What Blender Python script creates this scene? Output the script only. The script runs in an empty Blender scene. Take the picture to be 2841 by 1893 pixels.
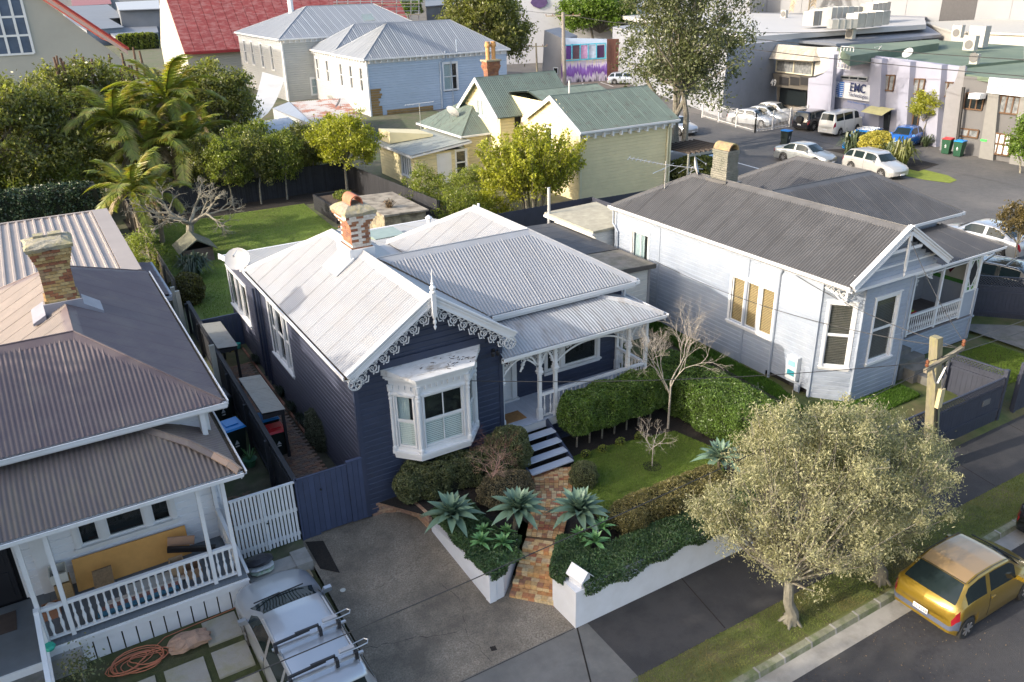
import bpy,math,random
import numpy as np
from mathutils import Vector,Matrix
random.seed(7); rng = np.random.default_rng(7)
sc = bpy.context.scene
COL = sc.collection
PI = math.pi
# ---------------- camera (solved from the house lines) ----------------
CAM_H = 14.1
YAW,PITCH,ROLL = math.radians(30.342),math.radians(24.040),math.radians(-1.4416)
cam_d = bpy.data.cameras.new('camera'); cam = bpy.data.objects.new('camera', cam_d); COL.objects.link(cam)
sc.camera = cam
cam_d.sensor_width = 36; cam_d.lens = 28.80; cam_d.clip_start = .1; cam_d.clip_end = 3000
fw = Vector((math.sin(YAW)*math.cos(PITCH),math.cos(YAW)*math.cos(PITCH),-math.sin(PITCH)))
rt = Vector((math.cos(YAW),-math.sin(YAW),0)); up = rt.cross(fw)
rt2 = math.cos(ROLL)*rt + math.sin(ROLL)*up; up2 = -math.sin(ROLL)*rt + math.cos(ROLL)*up
cam.matrix_world = Matrix(((rt2.x,up2.x,-fw.x,0),(rt2.y,up2.y,-fw.y,0),(rt2.z,up2.z,-fw.z,CAM_H),(0,0,0,1)))
# ---------------- light ----------------
SUN_TRAVEL = Vector((7.6,-0.75,-3.42)).normalized()
w = bpy.data.worlds.new('World'); sc.world = w; w.use_nodes = True
nt = w.node_tree; nt.nodes.clear()
sky = nt.nodes.new('ShaderNodeTexSky'); sky.sky_type = 'NISHITA'; sky.sun_disc = False
sun_to = -SUN_TRAVEL
sky.sun_elevation = math.asin(sun_to.z); sky.sun_rotation = math.atan2(sun_to.x,sun_to.y)
sky.air_density = 1.0; sky.dust_density = 3.5; sky.ozone_density = .5
bg = nt.nodes.new('ShaderNodeBackground'); bg.inputs[1].default_value = .15
wo = nt.nodes.new('ShaderNodeOutputWorld')
nt.links.new(sky.outputs[0],bg.inputs[0]); nt.links.new(bg.outputs[0],wo.inputs[0])
sl = bpy.data.lights.new('sun', 'SUN'); sl.energy = 2.0; sl.angle = math.radians(.53); sl.color = (1, .90, .76)
so = bpy.data.objects.new('sun', sl); COL.objects.link(so); so.location = (-40, 30, 60)
so.rotation_euler = (-SUN_TRAVEL).to_track_quat('Z', 'Y').to_euler()
sc.view_settings.view_transform = 'Standard'; sc.view_settings.look = 'None'
sc.view_settings.gamma = 1; sc.view_settings.use_curve_mapping = False; sc.view_settings.exposure = 1.5
# ---------------- photo survey helpers: a survey ray meets a real plane ----------------
FP = 2272.7
def ray(px,py): return (rt2*((px-1420.5)/FP) + up2*(-(py-946.5)/FP) + fw)
def oz(px,py,z):
 d = ray(px,py); t = (z-CAM_H)/d.z; return Vector((d.x*t,d.y*t,z))
def oy(px,py,Y):
 d = ray(px,py); t = Y/d.y; return Vector((d.x*t,Y,CAM_H+d.z*t))
def ox(px,py,X):
 d = ray(px,py); t = X/d.x; return Vector((X,d.y*t,CAM_H+d.z*t))
def opl(px,py,P,n):
 d = ray(px,py); C = Vector((0,0,CAM_H)); t = (Vector(P)-C).dot(Vector(n))/d.dot(Vector(n)); return C+d*t
# ---------------- materials ----------------
MATS = {}
def new_mat(name):
 m = bpy.data.materials.new(name); m.use_nodes = True
 return m, m.node_tree, m.node_tree.nodes['Principled BSDF']
def N(t,typ,**k):
 n = t.nodes.new(typ)
 for a,b in k.items(): setattr(n,a,b)
 return n
def mat(name,c,rough=.6,var=.12,scale=3.0,metal=0,spec=.5,bump=0,bscale=40,c2=None,dscale=None,island=0,coat=0,stretch=None,damt=.5,trans=0,dlo=.45,dhi=.62,shade_amt=0):
 """base colour with soft noise, optional dirt colour patches, random tone per loose piece"""
 if name in MATS: return MATS[name]
 m,t,b = new_mat(name); MATS[name] = m
 L = t.links.new
 tc = N(t, 'ShaderNodeTexCoord')
 src = tc.outputs['Object']
 if stretch:
  mp = N(t, 'ShaderNodeMapping'); mp.inputs['Scale'].default_value = stretch; L(src, mp.inputs[0]); src = mp.outputs[0]
 nz = N(t, 'ShaderNodeTexNoise'); nz.inputs['Scale'].default_value = scale; nz.inputs['Detail'].default_value = 6; nz.inputs['Roughness'].default_value = .6
 L(src, nz.inputs['Vector'])
 mr = N(t, 'ShaderNodeMapRange'); mr.inputs[1].default_value = .3; mr.inputs[2].default_value = .7
 mr.inputs[3].default_value = 1-var; mr.inputs[4].default_value = 1+var
 L(nz.outputs[0],mr.inputs[0])
 fac = mr.outputs[0]
 if island:
  ge = N(t, 'ShaderNodeNewGeometry'); oi = N(t, 'ShaderNodeObjectInfo')
  ad = N(t, 'ShaderNodeMath', operation='ADD'); L(ge.outputs['Random Per Island'], ad.inputs[0]); L(oi.outputs['Random'], ad.inputs[1])
  fr = N(t, 'ShaderNodeMath', operation='FRACT'); L(ad.outputs[0], fr.inputs[0])
  m2 = N(t, 'ShaderNodeMapRange'); m2.inputs[3].default_value = 1-island; m2.inputs[4].default_value = 1+island
  L(fr.outputs[0],m2.inputs[0])
  mu = N(t, 'ShaderNodeMath', operation='MULTIPLY'); L(fac, mu.inputs[0]); L(m2.outputs[0], mu.inputs[1]); fac = mu.outputs[0]
 vm = N(t, 'ShaderNodeVectorMath', operation='SCALE'); vm.inputs[0].default_value = c[:3]; L(fac, vm.inputs['Scale'])
 col = vm.outputs[0]
 if c2:
  n2 = N(t, 'ShaderNodeTexNoise'); n2.inputs['Scale'].default_value = dscale or scale*.6; n2.inputs['Detail'].default_value = 8; n2.inputs['Roughness'].default_value = .68
  L(src, n2.inputs['Vector'])
  r2 = N(t, 'ShaderNodeMapRange'); r2.inputs[1].default_value = dlo; r2.inputs[2].default_value = dhi; r2.inputs[4].default_value = damt
  L(n2.outputs[0],r2.inputs[0])
  mx = N(t, 'ShaderNodeMix', data_type='RGBA'); L(r2.outputs[0], mx.inputs[0]); L(col, mx.inputs[6]); mx.inputs[7].default_value = (*c2[:3], 1)
  col = mx.outputs[2]
 if shade_amt:
  at = N(t, 'ShaderNodeAttribute'); at.attribute_name = 'grime'
  pw = N(t, 'ShaderNodeMath', operation='MULTIPLY_ADD'); L(at.outputs['Fac'], pw.inputs[0]); pw.inputs[1].default_value = -shade_amt; pw.inputs[2].default_value = 1
  gs = N(t, 'ShaderNodeVectorMath', operation='SCALE'); L(col, gs.inputs[0]); L(pw.outputs[0], gs.inputs['Scale']); col = gs.outputs[0]  # shade of the corrugation troughs is painted into the base colour
 L(col, b.inputs['Base Color'])
 b.inputs['Roughness'].default_value = rough; b.inputs['Metallic'].default_value = metal
 b.inputs['Specular IOR Level'].default_value = spec
 if coat: b.inputs['Coat Weight'].default_value = coat; b.inputs['Coat Roughness'].default_value = .08
 if bump:
  bn = N(t, 'ShaderNodeTexNoise'); bn.inputs['Scale'].default_value = bscale; bn.inputs['Detail'].default_value = 5; L(src, bn.inputs['Vector'])
  bu = N(t, 'ShaderNodeBump'); bu.inputs['Strength'].default_value = bump; bu.inputs['Distance'].default_value = .02
  L(bn.outputs[0], bu.inputs['Height']); L(bu.outputs[0], b.inputs['Normal'])
 if trans:
  tr = N(t, 'ShaderNodeBsdfTranslucent'); L(col, tr.inputs[0])
  tv = N(t, 'ShaderNodeVectorMath', operation='MULTIPLY'); L(col, tv.inputs[0]); tv.inputs[1].default_value = (1.5, 1.6, .6); L(tv.outputs[0], tr.inputs[0])
  ms = N(t, 'ShaderNodeMixShader'); ms.inputs[0].default_value = trans
  L(b.outputs[0], ms.inputs[1]); L(tr.outputs[0], ms.inputs[2]); L(ms.outputs[0], t.nodes['Material Output'].inputs[0])
 return m
def multi(name,cols,rough=.7,var=.15,scale=14,bump=.3):
 """pieces picked from a palette at random (bricks, pavers)"""
 m,t,b = new_mat(name); MATS[name] = m; L = t.links.new
 oi = N(t, 'ShaderNodeObjectInfo'); ge = N(t, 'ShaderNodeNewGeometry')
 ad = N(t, 'ShaderNodeMath', operation='ADD'); L(ge.outputs['Random Per Island'], ad.inputs[0]); L(oi.outputs['Random'], ad.inputs[1])
 fr = N(t, 'ShaderNodeMath', operation='FRACT'); L(ad.outputs[0], fr.inputs[0])
 cr = N(t, 'ShaderNodeValToRGB'); e = cr.color_ramp; e.interpolation = 'CONSTANT'
 for i,c in enumerate(cols):
  el = e.elements[i] if i < 2 else e.elements.new(i/len(cols))
  el.position = i/len(cols); el.color = (*c,1)
 L(fr.outputs[0],cr.inputs[0])
 tc = N(t, 'ShaderNodeTexCoord'); nz = N(t, 'ShaderNodeTexNoise'); nz.inputs['Scale'].default_value = scale; nz.inputs['Detail'].default_value = 6
 L(tc.outputs['Object'], nz.inputs['Vector'])
 mr = N(t, 'ShaderNodeMapRange'); mr.inputs[1].default_value = .3; mr.inputs[2].default_value = .7; mr.inputs[3].default_value = 1-var*2; mr.inputs[4].default_value = 1+var
 L(nz.outputs[0],mr.inputs[0])
 vm = N(t, 'ShaderNodeVectorMath', operation='SCALE'); L(cr.outputs[0], vm.inputs[0]); L(mr.outputs[0], vm.inputs['Scale']); L(vm.outputs[0], b.inputs['Base Color'])
 b.inputs['Roughness'].default_value = rough
 bu = N(t, 'ShaderNodeBump'); bu.inputs['Strength'].default_value = bump; bu.inputs['Distance'].default_value = .01; L(nz.outputs[0], bu.inputs['Height']); L(bu.outputs[0], b.inputs['Normal'])
 return m
def glass_mat(name,tint=(.86,.9,.9),rough=.02,thru=1):
 m,t,b = new_mat(name); MATS[name] = m; L = t.links.new
 tr = N(t, 'ShaderNodeBsdfTransparent'); tr.inputs[0].default_value = (*[c*thru for c in tint], 1)
 gl = N(t, 'ShaderNodeBsdfGlossy'); gl.inputs['Roughness'].default_value = rough
 fr = N(t, 'ShaderNodeFresnel'); fr.inputs[0].default_value = 1.6
 gm = N(t, 'ShaderNodeNewGeometry'); sb = N(t, 'ShaderNodeMath', operation='SUBTRACT'); sb.inputs[0].default_value = 1; L(gm.outputs['Backfacing'], sb.inputs[1]); ff = N(t, 'ShaderNodeMath', operation='MULTIPLY'); L(sb.outputs[0], ff.inputs[0]); L(fr.outputs[0], ff.inputs[1])
 ms = N(t, 'ShaderNodeMixShader'); L(ff.outputs[0], ms.inputs[0]); L(tr.outputs[0], ms.inputs[1]); L(gl.outputs[0], ms.inputs[2])
 L(ms.outputs[0], t.nodes['Material Output'].inputs[0])
 return m
WHITE = mat('white_paint', (.66, .67, .685), .45, .04, 2, c2=(.5, .49, .45), dscale=1.4, damt=.22)
NAVY = mat('navy_paint', (.030, .040, .074), .42, .10, 2.5, island=.06, spec=.6)
NAVYF = mat('navy_fence_paint', (.043, .058, .11), .55, .12, 3, island=.12)
BLACKF = mat('black_stained_timber', (.018, .019, .024), .7, .2, 4, island=.25)
GREYW = mat('pale_grey_weatherboard_paint', (.275, .315, .38), .5, .05, 1.5, island=.025, c2=(.42, .44, .47), dscale=.8, damt=.25)
ROOFW = mat('pale_painted_iron', (.36, .37, .39), .42, .07, 1.2, metal=.15, island=.035, c2=(.36, .35, .34), dscale=2.2, damt=.4, stretch=(1, .35, 1), shade_amt=.38)
ROOFB = mat('brown_painted_iron', (.12, .09, .095), .5, .07, 1.2, island=.03, c2=(.17, .14, .12), dscale=1.2, damt=.4, shade_amt=.14)
ROOFB2 = mat('light_brown_iron', (.30, .26, .235), .45, .07, 1.2, island=.04)
ROOFD = mat('dark_grey_iron', (.082, .081, .082), .42, .07, 1.2, island=.03, c2=(.13, .13, .135), dscale=1, damt=.4, shade_amt=.62)
ROOFG = mat('green_lichened_iron', (.11, .145, .125), .6, .12, 1.5, island=.06, c2=(.07, .065, .05), dscale=3.2, damt=.8, dlo=.54, dhi=.66)
ROOFT = mat('steel_grey_iron', (.21, .23, .26), .5, .06, .6, island=.04)
ROOFR = mat('red_roof_paint', (.24, .045, .04), .55, .15, .5, c2=(.42, .22, .20), dscale=.9, damt=.5, stretch=(1, 1, 4))
DARK = mat('dark_interior', (.012, .012, .014), .8, .1)
GLASS = glass_mat('window_glass')
GLASSD = mat('dark_tinted_glass', (.012, .016, .018), .04, .05, spec=.9)
CONC = mat('concrete', (.30, .29, .27), .85, .14, 1.4, bump=.25, bscale=30, c2=(.16, .15, .13), dscale=1.2, damt=.5)
CONCD = mat('dark_concrete', (.14, .135, .125), .85, .2, 1.5, bump=.3, bscale=30, c2=(.08, .085, .06), dscale=2, damt=.6)
ASPH = mat('road_chip_seal', (.036, .036, .041), .85, .25, 9, bump=.9, bscale=55, c2=(.055, .054, .055), dscale=.35, damt=.7)
FOOT = mat('asphalt_footpath', (.034, .033, .034), .85, .12, 2, bump=.5, bscale=80, c2=(.06, .056, .054), dscale=.5, damt=.6)
SOIL = mat('dark_mulch', (.018, .014, .011), .95, .5, 20, bump=1, bscale=35)
EARTH = mat('rough_yard_ground', (.10, .095, .06), .95, .3, 2, bump=.6, bscale=12, c2=(.06, .09, .03), dscale=.6, damt=.8)
STEEL = mat('galvanised_steel', (.5, .51, .52), .35, .08, 3, metal=.8)
WOOD = mat('weathered_timber', (.25, .215, .16), .85, .25, 4, bump=.4, bscale=30, stretch=(6, 6, .6), c2=(.16, .17, .10), dscale=1.5, damt=.5)
BLACKP = mat('black_plastic', (.015, .015, .017), .4, .1)
RUBBER = mat('tyre_rubber', (.02, .02, .02), .8, .1)
BARK = mat('grey_bark', (.16, .14, .11), .9, .3, 10, bump=.6, bscale=30, c2=(.28, .29, .24), dscale=8, damt=.5)
# ---------------- mesh builder ----------------
WM = {}
class MB:
 def __init__(s): s.v = []; s.f = []; s.m = []; s.sm = False
 def add(s,vs,fs,m=0):
  o = len(s.v); s.v.extend([tuple(p) for p in vs])
  for f in fs: s.f.append(tuple(i+o for i in f)); s.m.append(m)
  return s
 def hexa(s,p,m=0): return s.add(p,[(0,3,2,1),(4,5,6,7),(0,1,5,4),(1,2,6,5),(2,3,7,6),(3,0,4,7)],m)
 def box(s,x0,x1,y0,y1,z0,z1,m=0):
  return s.hexa([(x0,y0,z0),(x1,y0,z0),(x1,y1,z0),(x0,y1,z0),(x0,y0,z1),(x1,y0,z1),(x1,y1,z1),(x0,y1,z1)],m)
 def fbox(s,F,s0,s1,d0,d1,z0,z1,m=0):
  P = lambda a,d,z: F(a,d,z)
  return s.hexa([P(s0,d1,z0),P(s1,d1,z0),P(s1,d0,z0),P(s0,d0,z0),P(s0,d1,z1),P(s1,d1,z1),P(s1,d0,z1),P(s0,d0,z1)],m)
 def bar(s,a,b,w=.05,h=.05,m=0,upv=(0,0,1)):
  a = Vector(a); b = Vector(b); d = (b-a).normalized(); u = Vector(upv)
  if abs(d.dot(u)) > .98: u = Vector((1,0,0))
  r = d.cross(u).normalized()*w/2; u = r.cross(d).normalized()*h/2
  return s.hexa([a-r-u,a+r-u,b+r-u,b-r-u,a-r+u,a+r+u,b+r+u,b-r+u],m)
 def prism(s,poly,ext,m=0):
  n = len(poly); e = Vector(ext); P = [Vector(p) for p in poly]
  return s.add(P+[p+e for p in P],[tuple(range(n))[::-1],tuple(range(n,2*n))]+[(i,(i+1) % n,n+(i+1) % n,n+i) for i in range(n)],m)
 def quad(s,*p,m=0): return s.add(p,[tuple(range(len(p)))],m)
 def tube(s,pts,r,n=6,m=0,cap=True):
  pts = [Vector(p) for p in pts]; k = len(pts); rs = r if hasattr(r, '__len__') else [r]*k
  o = len(s.v); ref = None
  for i,p in enumerate(pts):
   d = (pts[min(i+1,k-1)]-pts[max(i-1,0)])
   d = d.normalized() if d.length > 1e-9 else Vector((0,0,1))
   if ref is None: ref = d.orthogonal().normalized()
   ref = (ref-d*ref.dot(d)); ref = ref.normalized() if ref.length > 1e-6 else d.orthogonal().normalized()
   q = d.cross(ref)
   for j in range(n):
    a = 2*PI*j/n; s.v.append(tuple(p+(ref*math.cos(a)+q*math.sin(a))*rs[i]))
  for i in range(k-1):
   for j in range(n):
    s.f.append((o+i*n+j,o+i*n+(j+1) % n,o+(i+1)*n+(j+1) % n,o+(i+1)*n+j)); s.m.append(m)
  if cap:
   s.f.append(tuple(range(o,o+n))[::-1]); s.m.append(m); s.f.append(tuple(range(o+(k-1)*n,o+k*n))); s.m.append(m)
  return s
 def lathe(s, c, prof, n=10, m=0, axis='z'):
  o = len(s.v); c = Vector(c)
  for r,z in prof:
   for j in range(n):
    a = 2*PI*j/n; x,y = r*math.cos(a),r*math.sin(a)
    s.v.append(tuple(c+(Vector((x, y, z)) if axis == 'z' else Vector((z, x, y)) if axis == 'x' else Vector((x, z, y)))))
  for i in range(len(prof)-1):
   for j in range(n): s.f.append((o+i*n+j,o+i*n+(j+1) % n,o+(i+1)*n+(j+1) % n,o+(i+1)*n+j)); s.m.append(m)
  s.f.append(tuple(range(o,o+n))[::-1]); s.m.append(m); k = len(prof); s.f.append(tuple(range(o+(k-1)*n,o+k*n))); s.m.append(m)
  return s
 def mesh(s,name):
  me = bpy.data.meshes.new(name); me.from_pydata(s.v,[],s.f); return me
 def each(s,name,m,parent=None):
  """one object per connected piece"""
  par = list(range(len(s.v)))
  def fd(i):
   while par[i] != i: par[i] = par[par[i]]; i = par[i]
   return i
  for f in s.f:
   for i in f[1:]: par[fd(i)] = fd(f[0])
  gr = {}
  for k,f in enumerate(s.f): gr.setdefault(fd(f[0]),[]).append(k)
  o = None
  for ks in gr.values():
   q = MB(); mp = {}
   for k in ks:
    for i in s.f[k]:
     if i not in mp: mp[i] = len(q.v); q.v.append(s.v[i])
    q.f.append(tuple(mp[i] for i in s.f[k])); q.m.append(s.m[k])
   o = q.build(name,m,parent,smooth=s.sm)
  return o
 def build(s,name,m,parent=None,kind=None,smooth=False,label=None):
  me = s.mesh(name)
  ml = m if isinstance(m,(list,tuple)) else [m]
  for x in ml: me.materials.append(x)
  if len(ml) > 1: me.polygons.foreach_set('material_index', s.m)
  if smooth or s.sm: me.polygons.foreach_set('use_smooth', [True]*len(me.polygons))
  return link(name,me,parent,kind,label)
def link(name,me,parent=None,kind=None,label=None):
 o = bpy.data.objects.new(name,me); COL.objects.link(o)
 if parent is not None: adopt(o,parent)
 if kind: o['kind'] = kind
 if label: o['label'] = label
 return o
def adopt(o,parent):
 o.parent = parent
 m = WM.get(parent.name)
 if m is not None: o.matrix_parent_inverse = m.inverted()
def thing(name,label,cat,loc=(0,0,0),group=None):
 o = bpy.data.objects.new(name,None); COL.objects.link(o); o.empty_display_size = .2
 o.location = loc; WM[o.name] = Matrix.Translation(loc)
 o['label'] = label; o['category'] = cat
 if group: o['group'] = group
 return o
def tag(o,label,cat,group=None):
 o['label'] = label; o['category'] = cat
 if group: o['group'] = group
 return o
def copy_tree(o,parent=None):
 c = o.copy(); COL.objects.link(c)
 if parent is not None: c.parent = parent
 for ch in list(o.children): copy_tree(ch,c)
 return c
def dup(o,loc,rz,label,group=None):
 c = copy_tree(o); c.location = loc; c.rotation_euler = (0, 0, rz); c['label'] = label
 if group: c['group'] = group
 return c
def frame(P,d,n):
 P = Vector(P); d = Vector(d).normalized(); n = Vector(n).normalized(); Z = Vector((0,0,1))
 return lambda s,k,z: P+d*s+n*k+Z*z
def text(body, size, F, s, d, z, m, name, parent, ext=.004, align='CENTER', bold=.0, tilt=0):
 """flat lettering standing on a wall frame F (s right, d out, z up)"""
 cu = bpy.data.curves.new(name, 'FONT'); cu.body = body; cu.size = size; cu.extrude = ext; cu.align_x = align; cu.offset = bold
 ob = bpy.data.objects.new('tmp', cu); COL.objects.link(ob)
 dg = bpy.context.evaluated_depsgraph_get(); me = bpy.data.meshes.new_from_object(ob.evaluated_get(dg))
 bpy.data.objects.remove(ob)
 X = (F(1,0,0)-F(0,0,0)); Zv = Vector((0,0,1)); Nn = F(0,1,0)-F(0,0,0); O = F(s,d,z)
 for v in me.vertices: v.co = O+X*v.co.x+Zv*v.co.y+Nn*(v.co.z+.003)
 me.materials.clear(); me.materials.append(m); me.name = name
 return link(name,me,parent)
# ---------------- building kit ----------------
def weatherboards(parent, P, d, n, L, z0, z1, m, pitch=.19, openings=(), lim=None, name='weatherboard', proud=.026):
 """one object per board row; lim(z) -> (s0,s1) clips rows under a gable"""
 F = frame(P,d,n); k = int(math.ceil((z1-z0)/pitch-1e-6))
 for i in range(k):
  za = z0+i*pitch; zb = min(za+pitch,z1); zm = (za+zb)/2
  a,b = (0,L) if lim is None else lim(zm)
  if b-a < .05: continue
  cuts = sorted([(o[0],o[1]) for o in openings if o[2] < zb-.03 and o[3] > za+.03])
  segs = []; cur = a
  for c0,c1 in cuts:
   if c0 > cur: segs.append((cur,min(c0,b)))
   cur = max(cur,c1)
  if cur < b: segs.append((cur,b))
  j = random.uniform(-.0015,.0015)
  for s0,s1 in segs:
   if s1-s0 < .02: continue
   if lim is None or (s0 != a and s1 != b): q = (s0,s1,s0,s1)
   else:
    la,lb = lim(za+.001),lim(max(za+.001,zb-.001)); q = (la[0] if s0 == a else s0,la[1] if s1 == b else s1,lb[0] if s0 == a else s0,lb[1] if s1 == b else s1)
   p = proud+j; gz = max(za+.02,zb-.032)
   MB().add([F(q[0],p,za),F(q[1],p,za),F(q[1],p,gz),F(q[0],p,gz),F(q[3],-.006,zb),F(q[2],-.006,zb),F(q[0],-.006,za),F(q[1],-.006,za)],[(0,1,2,3),(3,2,4,5),(6,7,1,0),(1,7,4,2),(6,0,3,5)]).build(name,m,parent)
def wall_part(parent, name='wall'):
 return MB().add([(0,0,0)],[]).build(name,WHITE,parent)
def trough_shade(o,val):
 """dirt that has settled in the troughs of the iron"""
 a = o.data.attributes.new('grime', 'FLOAT', 'POINT'); a.data.foreach_set('value', [float(x) for x in val])
def corrugated(parent, poly, m, pitch=.105, amp=.012, sheet=.84, name='roof_sheet', over=0, down=None, ribs=False, sample=4):
 """corrugated iron over a planar polygon, one object per sheet; lines run down the slope"""
 P = [Vector(p) for p in poly]; n = Vector((0,0,0))
 for i in range(len(P)): a = P[i]; b = P[(i+1) % len(P)]; n += a.cross(b)
 n.normalize()
 if n.z < 0: n = -n
 if down is not None: u = Vector(down).cross(n).normalized()
 elif abs(n.z) > .9999: u = Vector((1,0,0))
 else: u = Vector((0,0,1)).cross(n).normalized()
 v = n.cross(u).normalized()
 if v.z < 0: v = -v; u = -u
 O = P[0]; q = [((p-O).dot(u),(p-O).dot(v)) for p in P]
 umin = min(a for a,b in q); umax = max(a for a,b in q)
 def rngv(x):
  ys = []
  for i in range(len(q)):
   (a,b),(c,d) = q[i],q[(i+1) % len(q)]
   if abs(a-c) < 1e-9:
    if abs(a-x) < 1e-6: ys += [b,d]
    continue
   t = (x-a)/(c-a)
   if -1e-6 <= t <= 1+1e-6: ys.append(b+(d-b)*t)
  return (min(ys)-over,max(ys)) if ys else None
 out = []
 ns = max(1,int(math.ceil((umax-umin)/sheet-.05)))
 for k in range(ns):
  a = umin+k*sheet; b = min(a+sheet,umax)
  if b-a < .02: continue
  if ribs: xs = []; x = a;
  if ribs:
   while x < b-1e-6: xs += [(x,0),(x+pitch*.38,0),(x+pitch*.46,1),(x+pitch*.66,1),(x+pitch*.74,0)]; x += pitch
   xs = [(min(p,b),h) for p,h in xs]+[(b,0)]
  else:
   st = pitch/sample; c = int(round((b-a)/st)) or 1
   xs = [(a+(b-a)*i/c,.5+.5*math.cos(2*PI*((a+(b-a)*i/c)-umin)/pitch)) for i in range(c+1)]
  mb = MB(); val = []; tilt = .006; off = random.uniform(0,.003)
  for i,(x,h) in enumerate(xs):
   r = rngv(min(max(x,umin+1e-5),umax-1e-5))
   z = h*amp*2+tilt*(x-a)/(b-a)+off
   for y in r: mb.v.append(tuple(O+u*x+v*y+n*z)); val.append(1-h)
  for i in range(len(xs)-1):
   mb.f.append((2*i,2*i+2,2*i+3,2*i+1)); mb.m.append(0)
  o = mb.build(name,m,parent,smooth=not ribs); trough_shade(o,val); out.append(o)
 return out
def ridge_cap(parent, pts, w, drop, m, name='ridge_cap', lift=.035, r=.018):
 mb = MB()
 for a,b in zip(pts[:-1],pts[1:]):
  a = Vector(a); b = Vector(b); d = (b-a); h = Vector((d.y,-d.x,0)).normalized()*w
  Z = Vector((0,0,1)); L = Z*(lift+.02); e = Z*(lift-.015-drop)
  for s in (1,-1):
   mb.hexa([a+h*s+e-Z*.03,b+h*s+e-Z*.03,b+L-Z*.03,a+L-Z*.03,a+h*s+e,b+h*s+e,b+L,a+L])
  mb.tube([a+Z*(lift+.025),b+Z*(lift+.025)],r,8)
 return mb.build(name,m,parent)
def gutter(parent, pts, m, wd=.11, ht=.10, out=1, debris=True, name='gutter'):
 """open gutter along a level polyline; out=+1 puts the trough on the right of the run"""
 mb = MB(); mb2 = MB()
 for a,b in zip(pts[:-1],pts[1:]):
  a = Vector(a); b = Vector(b); d = (b-a).normalized(); r = Vector((d.y,-d.x,0)).normalized()*out; Z = Vector((0,0,1))
  a2 = a-d*.0; b2 = b+d*.0
  def bx(k0,k1,z0,z1,mm):
   mm.hexa([a2+r*k0+Z*z0,b2+r*k0+Z*z0,b2+r*k1+Z*z0,a2+r*k1+Z*z0,a2+r*k0+Z*z1,b2+r*k0+Z*z1,b2+r*k1+Z*z1,a2+r*k1+Z*z1])
  bx(0,wd,-ht,-ht+.02,mb); bx(wd-.012,wd+.012,-ht,.012,mb); bx(wd+.012,wd+.022,-.012,.016,mb); bx(-.02,0,-ht-.09,-.01,mb)
  bx(.005,wd-.015,-ht+.021,-.035,mb2)
 g = mb.build(name,m,parent)
 if debris: mb2.build('gutter_leaves', MATS['gutter_debris'], g, kind='stuff')
 return g
mat('gutter_debris', (.07, .05, .03), .95, .5, 12)
BLIND = mat('blind_slats', (.80, .80, .77), .6, .04)
BLINDW = mat('wooden_blind_slats', (.50, .32, .15), .55, .12, 6)
CURT = mat('curtain_cloth', (.55, .60, .62), .8, .08, 5)
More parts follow.
